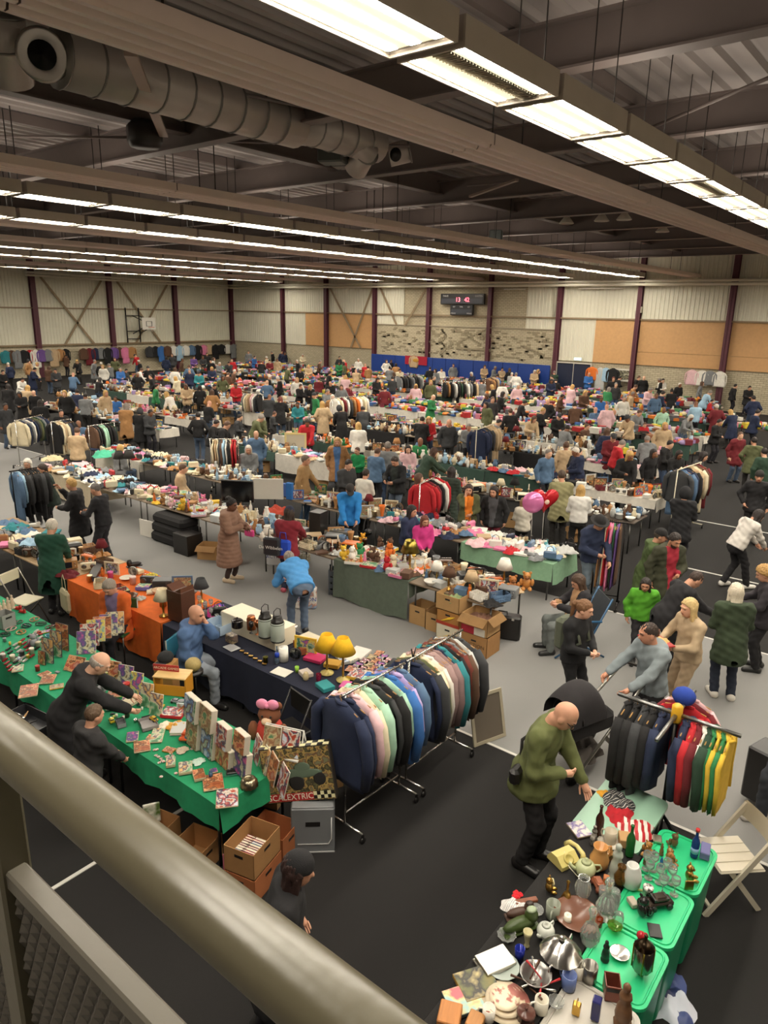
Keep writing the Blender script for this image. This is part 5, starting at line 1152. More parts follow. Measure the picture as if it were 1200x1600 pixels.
ba(toycar(), 'wooden_toy', 'reddish wooden toy in front of the tan jug', 'toy', 935, 1387, .8, {0: C('wood', '#8a4a2c'), 1: C('wood', '#6b3520'), 2: C('wood', '#8a4a2c')}, .9); ba(carton(.06, .05, .1), 'wooden_block', 'orange brown wooden block next to the wooden toy', 'block', 946, 1384, .3, {0: C('wood', '#a8622f')}, .9)
ba(turned('bell'), 'hand_bell', 'brass hand bell with dark red handle', 'bell', 885, 1407, 0, {0: BRS}, 1.15); ba(ribbed('vase2'), 'crystal_vase', 'squat cut crystal vase behind the brown plate', 'vase', 909, 1404, 0, None, .85)
ba(mug(), 'tankard', 'grey green pottery tankard in the middle of the black cloth', 'tankard', 863, 1432, 3.4, {0: C('ceramic', '#8a8f80'), 1: C('ceramic', '#8a8f80')}, 1.3); ba(turned('dish'), 'brown_dish', 'large brown pottery dish leaning near the decanters', 'dish', 901, 1436, 0, {0: C('ceramic', '#6b4636')}, 1.35)
ba(turned('candle'), 'candle', 'white candle stub beside the brown dish', 'candle', 886, 1443, 0, {0: C('plain', '#ddd6c4')}, .9); ba(ribbed('decanter'), 'decanter', 'cut crystal decanter nearest the green tubs', 'decanter', 921, 1472, 0, None, 1.15); ba(ribbed('decanter'), 'decanter', 'tall clear decanter with stopper behind the brown dish', 'decanter', 946, 1432, 0, None, 1.3); ba(turned('flask'), 'storage_jar', 'clear glass jar with a white lid', 'jar', 958, 1415, 0, {0: GLS}, .75)
ba(turned('tumbler'), 'tumbler', 'orange glass tumbler beside the decanter', 'glass', 936, 1447, 0, {0: C('glassy', '#d8622c')}, .7); ba(turned('tumbler'), 'tumbler', 'plain clear tumbler behind the tall decanter', 'glass', 941, 1403, 0, {0: GLS}, .95)
ba(turned('jar'), 'ginger_jar', 'white and blue pottery jar next to the green tubs', 'jar', 985, 1384, 0, {0: ramp_mat('bluewhite', ('#c9c9c4', '#4a66a0', '#c9c9c4', '#c9c9c4'), 9, 'stripes', stretch=(0, 0, 1))}, 1.2); ba(turned('vase1'), 'vase', 'amber glass vase behind the pottery jar', 'vase', 968, 1383, 0, {0: C('glassy', '#a07038')}, .8)
ba(plush(), 'ornament', 'small gilt cluster ornament on the black cloth', 'ornament', 857, 1392, .4, {0: BRS, 1: C('metal', '#d8c48a'), 2: BRS}, .45); ba(carton(.07, .04, .03), 'matchbox', 'cream matchbox lying by the gilt ornament', 'box', 862, 1380, .6, {0: C('card', '#e0d6a8')}, .9)
ba(turned('dish'), 'ashtray', 'clear glass ashtray left of the tankard', 'ashtray', 836, 1424, 0, {0: GLS}, .5); ba(heap(4), 'ribbon', 'red ribbon bow at the left edge of the black table', 'ribbon', 808, 1398, 0, {0: C('fabric', '#c4202a')}, .2)
ba(carton(.05, .2, .03), 'wooden_box', 'narrow reddish wooden case leaning by the ashtray', 'box', 822, 1410, .9, {0: C('wood', '#7a452c')}, .9); ba(shoe(), 'wooden_pipe', 'dark brown carved wooden shoe', 'ornament', 812, 1432, .9, {0: C('wood', '#4a3226'), 1: C('wood', '#4a3226'), 2: C('wood', '#2c1c14')}, .95)
# a green wooden clog
ba(shoe(), 'clog', 'green and yellow painted wooden clog', 'clog', 812, 1452, 1.1, {0: C('paint', '#3a4a1f'), 1: C('paint', '#3a4a1f'), 2: C('paint', '#9aa88a')}, 1.25)
cl = ba(heap(5), 'flag_cloth', 'white cloth with navy lines at the table edge', 'cloth', 806, 1420, 1.5, {0: ramp_mat('flagcloth', ('#dedad4', '#dedad4', '#2c3560', '#dedad4'), 6, 'stripes')}, .5)
ba(ribbed('bowl'), 'crystal_bowl', 'cut crystal bowl upside down near the clog', 'bowl', 791, 1469, 0, None, .62); ba(turned('tumbler'), 'goblet', 'silver goblet with royal blue inside', 'goblet', 811, 1499, 0, {0: C('gloss', '#1f2c8a', metal=.3)}, 1.0); ba(turned('vase3'), 'horn_ornament', 'small horn shaped ornament behind the blue goblet', 'ornament', 823, 1478, .3, {0: C('ceramic', '#b8b088')}, .5)
for i, (px, py) in enumerate(((774, 1502), (771, 1507))): ba(carton(.24, .17, .022), 'silver_tray', ('silver tray lying on top of its pair', 'silver tray under its pair')[i], 'tray', px, py, FC+.45, {0: C('steel', '#b5b1a6', rough=.3)}, 1.0, ZT+.026*(1-i))
ba(turned('dish'), 'dish', 'blue rimmed dish under the silver trays', 'dish', 785, 1515, 0, {0: C('ceramic', '#aab4ac')}, .9); ba(teapot(), 'cow_creamer', 'white pottery cow creamer behind the tureen', 'creamer', 852, 1463, 3.0, {i: C('ceramic', '#c9ccc2') for i in range(4)}, .8)
# silver domed tureen
tu = thing('tureen', 'large silver tureen with fluted domed lid', 'tureen', at(874, 1508, ZT), 0)
put('bowl', MB().lathe([(.06, 0), (.07, .01), (.03, .03), (.05, .05), (.11, .07), (.135, .1), (.14, .115)], 24), STL, tu)
dv = MB(); v = []; f = []; n = 36
for r_, z in ((.145, .115), (.135, .125), (.1, .165), (.06, .195), (.02, .205)):
    for i in range(n): a = 2*math.pi*i/n; k = r_*(1-.035*(i % 3 == 0)); v.append((k*math.cos(a), k*math.sin(a), z))
for j in range(4):
    for i in range(n): i2 = (i+1) % n; f.append((j*n+i, j*n+i2, j*n+n+i2, j*n+n+i))
dv.add(v, f, 0, None, True); put('lid', dv, STL, tu); put('knob', MB().lathe([(.02, .2), (.012, .215), (.022, .235), (.015, .25), (0, .255)], 12), STL, tu); put('handle', MB().tube([(.13, 0, .11), (.17, .0, .13), (.18, 0, .1), (.14, 0, .08)], .008, 6).tube([(-.13, 0, .11), (-.17, .0, .13), (-.18, 0, .1), (-.14, 0, .08)], .008, 6), STL, tu)
for px, py, c, l, s in ((888, 1543, '#5a6a98', 'blue and red striped mug in front of the tureen', 1.2), (901, 1525, '#d8d2c2', 'cream mug beside the pewter cup', 1.15), (920, 1530, '#9a968f', 'pewter cup on the edge of the grey tub', 1.3)):
    ba(mug(), 'mug', l, 'mug', px, py, 1.2, {0: C('ceramic' if c != '#9a968f' else 'metal', c), 1: C('ceramic', c)}, s)
ba(turned('bowl'), 'cutlery_bowl', 'metal bowl of pipes and cutlery', 'bowl', 836, 1535, 0, {0: C('steel', '#a8a6a2', rough=.35)}, .95)
for i in range(9):
    p = at(828+(i % 3)*9, 1530+(i//3)*7, ZT+.04); a = i*.7; tag(put('cutlery', MB().tube([(0, 0, 0), (.06*math.cos(a), .06*math.sin(a), .03), (.13*math.cos(a), .13*math.sin(a), .05)], [.006, .005, .009], 6), (C('wood', '#4a2c1c'), STL, C('plastic', '#a8232a'))[i % 3], None, p), ('dark wooden pipe in the metal bowl', 'steel spoon in the metal bowl', 'red handled knife in the metal bowl')[i % 3], 'cutlery', 'cutlery in the metal bowl')
for px, py, l, cols, s, sc in ((745, 1540, 'framed landscape print lying under the plates', ('#a38a4a', '#6b6b45', '#3c3c3c', '#b8a878'), 1., 7), (724, 1566, 'small pale blue painting with a pink flower', ('#86aeb8', '#9cc0c0', '#c9c48a', '#c46a72'), .9, 8)):
    ba(gamebox(.26, .22, .03), 'painting', l, 'painting', px, py, FC+.35, {0: C('wood', '#9a7a3a' if s == 1. else '#4a5a58'), 1: ramp_mat('painting', cols, sc, 'noise', seed=px)}, s)
for i, (r_, l) in enumerate(((1.35, 'large cream plate with rose rim, lowest of its stack'), (1.1, 'cream soup plate with rose rim, middle of its stack'), (.85, 'cream bowl plate, topmost of its stack'))): ba(plate(), 'plate', l, 'plate', 790-i*1, 1571-i*5, 0, {0: ramp_mat('roseplate', ('#e0cba8', '#e3d2b4', '#e3d2b4', '#e3d2b4', '#a8655a'), 16, 'noise')}, r_, ZT+.018*i)
ba(turned('pot'), 'sugar_pot', 'brown lidded pottery pot beside the plates', 'pot', 821, 1595, 0, {0: C('ceramic', '#5d3c34')}, .62); ba(mug(), 'mug', 'white mug lying by the blue painting', 'mug', 763, 1592, 2., None, 1.0, rx=R(0)); ba(mug(), 'mug', 'white mug with black digits near the pot', 'mug', 845, 1580, 2.4, {0: C('ceramic', '#d6d0c0')}, 1.1); ba(ribbed('bowl'), 'glass_bowl', 'clear fluted bowl near the grey tub', 'bowl', 868, 1572, 0, None, .5); ba(carton(.16, .14, .09), 'wooden_box', 'orange wooden box at the bottom corner', 'box', 702, 1598, .4, {0: C('wood', '#b5763c')}, 1.); ba(carton(.12, .1, .06), 'wooden_box', 'small tan wooden box beside the white mug', 'box', 742, 1603, .2, {0: C('wood', '#b07a44')}, 1.)
# on the tubs
ZL2 = .762
def bt(ps, name, label, cat, px, py, rz=0, cols=None, sc=1.): return on(ps, name, label, cat, px, py, ZL2, rz, cols, sc)
wb = bt(turned('bottle'), 'water_bottle', 'blue plastic bottle with red cap', 'bottle', 1084, 1338, 0, {0: C('glassy', '#2c4a8c', trans=.4)}, .85); put('cap', MB().lathe([(.02, .29), (.02, .32), (0, .322)], 10), C('plastic', '#c42a2a'), wb); put('label_band', MB().lathe([(.0385, .05), (.0385, .11)], 14), C('paper', '#8aa4c8'), wb)
bt(carton(.16, .08, .07), 'box', 'grey purple folding box beside the blue bottle', 'box', 1101, 1335, .2, {0: C('card', '#6b6a96')}, .95); bt(plush(), 'gilt_ornament', 'gilt ornament frame at the edge of the tubs', 'ornament', 1076, 1374, .4, {0: BRS, 1: BRS, 2: BLK}, .5); bt(carton(.1, .02, .12), 'picture_frame', 'small gilt picture frame standing behind the glasses', 'frame', 1076, 1390, FC, {0: BRS}, .7)
for i, (px, py) in enumerate(((1013, 1372), (1029, 1379), (1040, 1370), (1053, 1398), (1034, 1397), (1048, 1380), (1020, 1360), (1009, 1358))): bt(turned('wineglass'), 'wine_glass', 'clear stemmed wine glass on the green tubs', 'glass', px, py, 0, {0: GLS}, .95)
for i, (px, py, l) in enumerate(((1033, 1335, 'brown squirrel figurine'), (1045, 1345, 'small brown horse figurine'), (1020, 1345, 'dark brown owl figurine'), (1053, 1322, 'brown pine cone ornament'), (1032, 1357, 'blue dressed figurine'), (1012, 1335, 'amber glass dish ornament'), (1008, 1350, 'bronze bird figurine'), (1046, 1352, 'copper dog figurine'))):
    c = ('#7a5636', '#8a6a3c', '#4a382a', '#6b5436', '#2c5a94', '#a8763c', '#5d4a34', '#a06a3c')[i]; bt((plush() if i % 2 else turned('figurine')), 'figurine', l+' on the far green tub', 'figurine', px, py, i*.9, {0: C('gloss', c), 1: C('gloss', c), 2: BLK}, .45 if i % 2 else .42)
bt(carton(.1, .08, .03), 'trinket_box', 'pale trinket box on the corner of the far green tub', 'box', 1027, 1313, .4, {0: C('metal', '#b8b09a')}, .9)
bt(turned('tin'), 'white_burner', 'white pierced ceramic burner on the middle tub', 'burner', 1011, 1401, 0, {0: ramp_mat('pierced', ('#dedad2', '#dedad2', '#2a2826'), 22, 'noise')}, .75); bt(carton(.11, .07, .05), 'stone', 'pale stone block on the middle tub', 'ornament', 988, 1413, .9, {0: C('concrete', '#b0a494')}, .8); bt(carton(.02, .2, .02), 'wooden_stick', 'pale wooden stick on the middle tub rim', 'stick', 992, 1390, .35, {0: C('wood', '#9a9a5c')}, .8)
bt(plush(), 'figurine', 'black elephant figurine on the middle tub', 'figurine', 1003, 1430, 1.2, {0: C('gloss', '#23201f'), 1: C('gloss', '#23201f'), 2: BLK}, .6); bt(toycar(), 'model_gun', 'dark metal model on the middle tub', 'model', 1028, 1415, -.7, {0: C('metal', '#3a322c'), 1: BLK, 2: BLK}, 1.2); bt(carton(.14, .1, .012), 'slate', 'black slate tile on the middle tub', 'tile', 1023, 1455, .5, {0: BLK}, .9)
bt(ribbed('bowl'), 'glass_fish', 'green glass leaf dish on the near tub', 'dish', 960, 1453, 0, {0: C('glassy', '#9ac85a')}, .5); bt(turned('dish'), 'silver_shell', 'silver shell dish on the near tub', 'dish', 968, 1492, 0, {0: STL}, .55); bt(turned('figurine'), 'figurine', 'black raven figurine on the near tub', 'figurine', 945, 1500, 0, {0: BLK}, .65); bt(turned('flask'), 'glass_jar', 'clear glass jar at the tub edge', 'jar', 966, 1445, 0, {0: GLS}, .55)
lt = thing('lantern', 'tall metal lantern with red ornament on its top', 'lantern', at(1001, 1522, ZL2), .3)
put('base', MB().lathe([(.02, 0), (.035, .03), (.06, .05)], 8), C('metal', '#8a8436'), lt); put('cage', MB().lathe([(.06, .05), (.065, .06), (.065, .22), (.05, .24)], 10), C('steel', '#8a847a', rough=.25), lt); put('roof', MB().lathe([(.07, .24), (.03, .28), (.012, .3), (.012, .33), (0, .335)], 10), C('metal', '#5a4c3c'), lt); put('red_ornament', MB().ell((.05, .03, .27), (.03, .03, .03)).ell((.08, .0, .25), (.02, .02, .02)), C('gloss', '#a8232c'), lt)
for a in range(4): put('rod', MB().tube([(.066*math.cos(a*1.57), .066*math.sin(a*1.57), .05), (.066*math.cos(a*1.57), .066*math.sin(a*1.57), .24)], .006, 5), C('metal', '#9a8a3c'), lt)
bt(turned('figurine', 10), 'wood_statue', 'tall carved wooden statue at the bottom edge', 'statue', 972, 1600, .4, {0: C('wood', '#6b4a30')}, 1.25); bt(openbox(.12, .1, .12, False), 'leather_box', 'reddish leather box behind the carved statue', 'box', 955, 1553, .5, {0: C('plastic', '#7a4030'), 1: BLK}, 1.)
bt(carton(.06, .05, .14), 'gift_box', 'dark blue gift box with silver oval print', 'box', 930, 1590, .2, {0: C('gloss', '#1f1f5c')}, 1.1); bc = bt(carton(.05, .05, .08), 'gilt_cage', 'small gilt cage ornament on the grey tub', 'ornament', 900, 1583, .2, {0: C('metal', '#c9a050')}, 1.); put('ring', MB().tube([(.025*math.cos(a*.5), 0, .08+.035*abs(math.sin(a*.5))) for a in range(7)], .003, 5), BRS, bc)
on(heap(6), 'garment', 'heap of blue and white cloth on the floor beside the green tubs', 'clothing', 1035, 1555, .006, .4, {0: ramp_mat('bluecloth', ('#3a4a80', '#c8ccd8', '#27305c', '#c8ccd8'), 6, 'voronoi')}, 1.2)
# ---- white folding chair at right
wc = thing('folding_chair', 'white wooden folding chair beside the green tubs', 'chair', (6.16, .84, 0), R(44)); wm = C('paint', '#cfc6b2', rough=.4)
put('seat', MB().bbox(-.22, .22, -.2, .22, .43, .455, .01), wm, wc)
for i in range(4): put('seat_slat', MB().bbox(-.21+i*.107, -.115+i*.107, -.19, .21, .455, .463, .003), wm, wc)
for s in (-1, 1):
    put('leg', MB().bar((s*.22, .30, 0), (s*.22, -.24, .80), .05, .025, up=(1, 0, 0)), wm, wc); put('leg', MB().bar((s*.19, -.22, 0), (s*.19, .12, .45), .045, .025, up=(1, 0, 0)), wm, wc)
put('backrest', MB().grid(lambda u, v: ((2*u-1)*.245, -.235-.03*math.sin(math.pi*u)-.01*v, .66+.16*v), 8, 2).grid(lambda u, v: ((1-2*u)*.245, -.215-.03*math.sin(math.pi*u)-.01*v, .66+.16*v), 8, 2), wm, wc); put('stretcher', MB().bar((-.2, .25, .07), (.2, .25, .07), .03, .02), wm, wc)
# ---- sports shirts rack: four-armed stand
rk = thing('clothes_stand', 'clothes stand with yellow centre post and grey arms', 'clothes rack', (6.24, 1.48, 0)); put('post', MB().tube([(0, 0, .25), (0, 0, 1.62)], .02, 8), C('steel', '#55534f'), rk); put('yellow_grip', MB().lathe([(.045, 1.5), (.05, 1.52), (.05, 1.66), (.03, 1.68)], 12), C('plastic', '#d8a52a'), rk)
for i, a in enumerate((90, 0, -90, 180)):
    c, s = math.cos(R(a)), math.sin(R(a)); put('arm', MB().tube([(0, 0, 1.58), (c*.55, s*.55, 1.58)], .02, 8), C('steel', '#8a8a88'), rk); put('foot', MB().tube([(0, 0, .5), (c*.45, s*.45, .01)], .015, 7), C('steel', '#3a3a3a'), rk)
sp = [(90, .44, 'black', 'coat'), (90, .36, 'black', 'coat'), (90, .28, 'charcoal', 'coat'), (90, .2, 'black', 'jacket'), (90, .12, 'navy', 'jacket'), (-90, .1, 'navy', 'jacket'), (-90, .17, 'red', 'jacket'), (-90, .22, 'dark red', 'jacket'), (-90, .27, 'white', 'shirt'), (-90, .31, 'dark green', 'jacket'), (-90, .35, 'green', 'shirt'), (-90, .39, 'yellow', 'shirt'), (-90, .43, 'green', 'shirt'), (-90, .47, 'yellow', 'shirt'), (0, .3, 'red', 'shirt'), (0, .38, 'dark red', 'knit'), (0, .46, 'pale pink', 'shirt')]
for a, d, c, k in sp: hang(k, int(d*50), c, 'on the yellow-topped clothes stand', (6.24+d*math.cos(R(a)), 1.48+d*math.sin(R(a)), 1.57), R(a)+math.pi/2, hanger='#c89a58')
o = put('cap', MB().ell((0, 0, 0), (.1, .11, .09)), C('fabric', '#23409a'), None, (6.5, 1.5, 1.64)); tag(o, 'royal blue cap on top of the sports shirts stand', 'cap')
# ---- long garment rails beside the aisle
rack('chrome clothes rail on wheels, half nearer the camera', (4.5, 4.05), (5.42, 4.0), 1.56); rack('chrome clothes rail on wheels, half beside the grey carpet', (5.46, 4.0), (6.5, 3.98), 1.56)
fill_rack((4.42, 4.05), (5.42, 4.0), 1.55, ['navy', 'navy', 'pale pink', 'cream', 'mint', 'charcoal', 'black', 'mint', 'blue', 'lilac', 'denim blue'], 'on the chrome rail near the scale-race box', ('jacket', 'shirt', 'jacket', 'knit'), seed=3, margin=.02, sc=1.22)
fill_rack((5.44, 4.0), (6.5, 3.98), 1.55, ['navy', 'charcoal', 'olive', 'cream', 'white', '#9a7f7c', '#a88d88', '#8a706e', 'navy', 'teal', 'black', '#6b2f24', 'grey', 'brown', 'pale grey', 'charcoal'], 'on the chrome rail beside the grey carpet', ('shirt', 'jacket', 'knit', 'jacket'), seed=5, sc=1.2)
put('rail_hook', MB().tube([(0, 0, 0), (-.03, 0, .12)], .008, 5).tube([(0, 0, 0), (.05, 0, .11)], .008, 5), BLK, bpy.data.objects['clothes_rack.001'], (.1, 0, 1.56))
pf = place(picture(.5, .62, .04), 'picture_frame', 'large pale picture frame leaning behind the chrome rail', 'picture frame', (6.86, 3.72, .01), R(-20), {0: C('paint', '#b0a68e'), 1: C('paper', '#6b6154')}, 1., rx=R(-14))
# ---- scale-race box, grey case, book boxes
sb_ = thing('game_box', 'large race game box with chequered edge and red lettering', 'game box', at(465, 1255, .42), R(-68)); sb_.location = tuple(at(474, 1248, .5))
put('box', MB().bbox(-.33, .33, -.05, .05, 0, .5, .005), C('card', '#3b332b'), sb_); put('cover', MB().box(-.32, .32, -.054, -.05, .01, .49), ramp_mat('race', ('#8a7a4c', '#5d5a3c', '#2c2a26', '#b59a5a', '#6b4a3a', '#77785a'), 16, 'noise'), sb_)
for i, (x_, z_, r_) in enumerate(((-.2, .22, .06), (-.02, .18, .075), (.2, .2, .06))): put('printed_wheel', MB().ell((x_, -.054, z_), (r_, .003, r_)), C('paper', '#23211f'), sb_)
put('printed_car', MB().ell((0, -.054, .26), (.24, .0025, .045)).ell((.05, -.054, .31), (.08, .0025, .05)), C('paper', '#5a6a58'), sb_)
put('title_band', MB().box(-.31, .12, -.056, -.053, .015, .085), C('paper', '#b02a2a'), sb_); o = put('lettering', text_mesh('SCALEXTRIC', .075, .001), C('paper', '#e6dcc8'), sb_, (-.095, -.058, .05)); o.rotation_euler = (R(90), 0, 0)
ck = MB(); ck2 = MB()
for i in range(6):
    for j in range(2): (ck if (i+j) % 2 else ck2).box(.12+i*.033, .153+i*.033, -.056, -.053, .02+j*.033, .053+j*.033)
for i in range(12):
    for j in range(2): (ck if (i+j) % 2 else ck2).box(-.33+i*.055, -.275+i*.055, -.05+j*.05, j*.05, .5, .503)
put('light_checks', ck, C('paper', '#ddd6a8'), sb_)['kind'] = 'stuff'; put('dark_checks', ck2, BLK, sb_)['kind'] = 'stuff'; sb_.rotation_euler = (R(-8), R(-10), R(-56)); sb_.scale = (1.05, 1.05, 1.12)
gc = thing('storage_case', 'grey plastic case standing upright with black handle', 'case', tuple(at(490, 1318, 0)), R(-48)); 
put('shell', MB().bbox(-.21, .21, -.12, .12, 0, .5, .012), C('plastic', '#77797b'), gc); put('lid_ridges', MB().bbox(-.2, .2, -.115, -.02, .5, .515, .004).bbox(-.2, .2, .02, .115, .5, .515, .004), C('plastic', '#86888a'), gc)
put('handle_recess', MB().box(-.06, .06, -.01, .01, .5, .502).box(-.07, .07, -.123, -.119, .3, .35), BLK, gc); put('ribs', MB().box(-.212, -.208, -.1, .1, .1, .115).box(-.212, -.208, -.1, .1, .32, .335).tube([(-.15, -.125, .1), (.15, -.125, .1), (.18, -.125, .16), (.18, -.125, .4)], .006, 5).box(-.21, .21, -.125, -.12, .0, .012), C('plastic', '#c0c0be'), gc)
BB = [('cardboard box of red backed paperbacks on the floor', 3.16, 5.32, .42, .34, .28, 0), ('open cardboard box filled with comics, stacked on a fruit box', 3.5, 4.24, .42, .32, .26, .26), ('lower fruit box with yellow print under the comics box', 3.5, 4.24, .43, .33, .25, 0), ('reddish fruit box standing beside the comics box', 3.9, 4.4, .3, .4, .3, 0), ('empty open cardboard box between the two book boxes', 3.3, 4.84, .4, .34, .26, 0)]
for l, x, y, w, d, h, z in BB:
    place(openbox(w, d, h, False), 'cardboard_box', l, 'box', (x, y, z+.003), R(14), {0: C('card', '#a5794a' if 'fruit box' not in ' '.join(l.split()[:4]) else '#a8643a'), 1: BLK})
def books_in(x, y, z, w, d, n, seed, where, cols, rz):
    r = random.Random(seed); c, s = math.cos(rz), math.sin(rz)
    for i in range(n):
        t = (i+.5)/n; row = i % 2; u = -w/2+.03+(w-.06)*((i//2+.5)/((n+1)//2)); v = (-d/4+.01 if row else d/4-.01); co = cols[r.randrange(len(cols))]
        th = .022; ps = book(.15, .19, th); p = (x+u*c-v*s, y+u*s+v*c, z+.02)
        o = place(ps, 'book', '%s paperback packed in %s' % (cname(co), where), 'book', p, rz, {0: C('paper', co)}, 1., 'books in the boxes'); o.rotation_euler = (R(0), R(-82+r.uniform(-6, 6)), rz)
        o.location = (p[0], p[1], z+.03); o.rotation_euler = Matrix.Rotation(rz, 3, 'Z').to_4x4().to_euler(); o.matrix_world = Matrix.Translation((p[0], p[1], z+.02)) @ Matrix.Rotation(rz, 4, 'Z') @ Matrix.Rotation(R(-90), 4, 'Y') @ Matrix.Rotation(R(90), 4, 'Z') @ Matrix.Translation((0, -.0, 0))
        o.rotation_mode = 'XYZ'
books_in(3.16, 5.32, .09, .38, .3, 20, 2, 'the floor box under the green table', ['#c23a2a', '#d8502c', '#e8dcc8', '#b8c04a', '#c8452e', '#d8b89a'], R(14)); books_in(3.5, 4.24, .35, .38, .28, 22, 4, 'the comics box', ['#d8d0c8', '#c46a7a', '#8a3a5a', '#e0a08a', '#5a8ab8', '#c03a2c', '#e8e0d0'], R(14))
place(carton(.16, .02, .22), 'book', 'green covered book standing up in the red paperbacks box', 'book', (3.25, 5.45, .18), R(-30), {0: ramp_mat('bookgreen', ('#6b8a2c', '#e8e4d8', '#4a6a24'), 6, 'noise')})
# ---- collectibles on the green cloth
def bg(ps, name, label, cat, px, py, rz=FC, cols=None, sc=1., rx=0, z=.757): return on(ps, name, label, cat, px, py, z, rz, cols, sc, rx)
INK = [('#7fae8a', '#4f7f58', '#c9b48a', '#8a5a3c'), ('#8fb0a0', '#3f6f4a', '#b8c8b8', '#6b4a2c'), ('#b0683c', '#8f4a2a', '#c9a878', '#5a6a3c'), ('#a89a7a', '#6b5a3c', '#d0c8a8', '#4a5a6a'), ('#5a7fb0', '#c8d0d8', '#b04a3a', '#2a3a5a'), ('#c0453a', '#e0b070', '#3a3a5a', '#d8c8a8'), ('#6a4a8a', '#c05a8a', '#3a5a9a', '#e0c84a'), ('#d8cfc0', '#a8422c', '#e0a878', '#5a3a2a')]
def cover(i, s=7): return ramp_mat('print', INK[i % len(INK)]+INK[(i+3) % len(INK)][:2], s*1.25, 'noise', seed=i*1.3)
def standing(label, px, py, w, h, d, ink, rz=R(-90), tilt=-8, cat='box', name='box', z=.757, side='#c8bfae'):
    p = at(px, py, z); o = place(carton(w, d, h), name, label, cat, p, rz, {0: C('card', side)}, 1., None, R(tilt)); put('cover', MB().box(-w/2+.004, w/2-.004, -d/2-.003, -d/2+.001, .004, h-.004), cover(ink), o); return o
# row of stacked jigsaw boxes along the back edge
for k, (px, py, w, h, i, l) in enumerate(((302, 1165, .24, .3, 0, 'jigsaw box with leafy garden print, leftmost lower'), (326, 1180, .24, .3, 1, 'jigsaw box with jungle print, lower second'), (350, 1195, .26, .2, 2, 'jigsaw box with reddish woodland print'), (378, 1210, .22, .26, 3, 'jigsaw box with village print'))): standing(l, px, py, w, h, .07, i, R(-100))
for k, (px, py, z, i, l) in enumerate(((302, 1088, 1.06, 1, 'jigsaw box with green meadow print on top of the stack'), (326, 1100, 1.06, 0, 'jigsaw box with waterfall print on top of the stack'), (345, 1075, 1.2, 3, 'small jigsaw box perched highest on the stack'), (352, 1112, .96, 4, 'narrow jigsaw box with a doorway print'), (378, 1112, 1.02, 3, 'small upright jigsaw box with crowd print'))):
    pass
P0 = [at(302, 1165, .757), at(326, 1180, .757), at(350, 1195, .757), at(378, 1210, .757)]
for p, dz, w, h, i, l in ((P0[0], .3, .24, .26, 1, 'jigsaw box with green meadow print on top of the stack'), (P0[1], .3, .24, .25, 0, 'jigsaw box with waterfall print on top of the stack'), (P0[2], .2, .2, .24, 4, 'narrow jigsaw box with a doorway print'), (P0[3], .26, .2, .2, 7, 'pinkish jigsaw box above the village print')):
    o = place(carton(w, .07, h), 'box', l, 'box', (p.x, p.y, p.z+dz), R(-100), {0: C('card', '#c8bfae')}, 1., None, R(-8)); put('cover', MB().box(-w/2+.004, w/2-.004, -.038, -.034, .004, h-.004), cover(i), o)
for k, (px, py, w, h, i, l) in enumerate(((398, 1190, .19, .27, 4, 'blue comic album standing at the table corner'), (410, 1205, .19, .27, 5, 'comic album with red cover standing next in the row'), (422, 1222, .2, .28, 7, 'pale comic album with brown horse picture'), (438, 1240, .2, .28, 4, 'comic album with blue night cover, nearest the table end'))): standing(l, px, py, w, h, .012, i, R(-115), -14, 'comic album', 'comic_album')
rk_ = thing('display_rack', 'white wire rack holding comic albums at the table end', 'display rack', at(438, 1205, .757), R(-70)); put('frame', MB().tube([(-.2, 0, 0), (-.2, .12, .42), (.2, .12, .42), (.2, 0, 0)], .008, 6).box(-.2, .2, -.03, .12, .16, .175).tube([(-.2, .25, 0), (-.2, .12, .42)], .008, 6).tube([(.2, .25, 0), (.2, .12, .42)], .008, 6), C('paint', '#d6d4cc'), rk_)
for i, dx in enumerate((-.1, .1)):
    o = place(carton(.19, .012, .27), 'comic_album', ('comic album with green cover held up in the wire rack', 'comic album with blue sky cover held up in the wire rack')[i], 'comic album', rk_.location+Vector((dx*.34, dx*-.94, .18)), R(-70), {0: C('paper', '#ddd8cc')}, 1., None, R(-16)); put('cover', MB().box(-.09, .09, -.009, -.006, .005, .265), cover((0, 4)[i]), o)
# plush bear with a pink bow, sitting behind the albums
pb = place(plush(), 'plush_toy', 'big brown plush bear with pink bow behind the comic albums', 'plush toy', at(415, 1135, .90), R(-60), {0: C('fabric', '#7a4a30'), 1: C('fabric', '#d8b898')}, 1.9); put('bow', MB().ell((.03, -.03, .29), (.035, .02, .03)).ell((-.03, -.03, .29), (.035, .02, .03)).ell((0, -.04, .285), (.015, .015, .015)), C('fabric', '#e08aa8'), pb); put('dress', MB().lathe([(.085, .03), (.08, .12), (.06, .165)], 12), C('fabric', '#b0382c'), pb)
pb.location = (4.3, 4.86, .0); st = place(openbox(.34, .3, .62, False), 'cardboard_box', 'tall cardboard box under the plush bear', 'box', (4.42, 5.0, 0), R(20)); pb.location = (4.42, 5.0, .62)
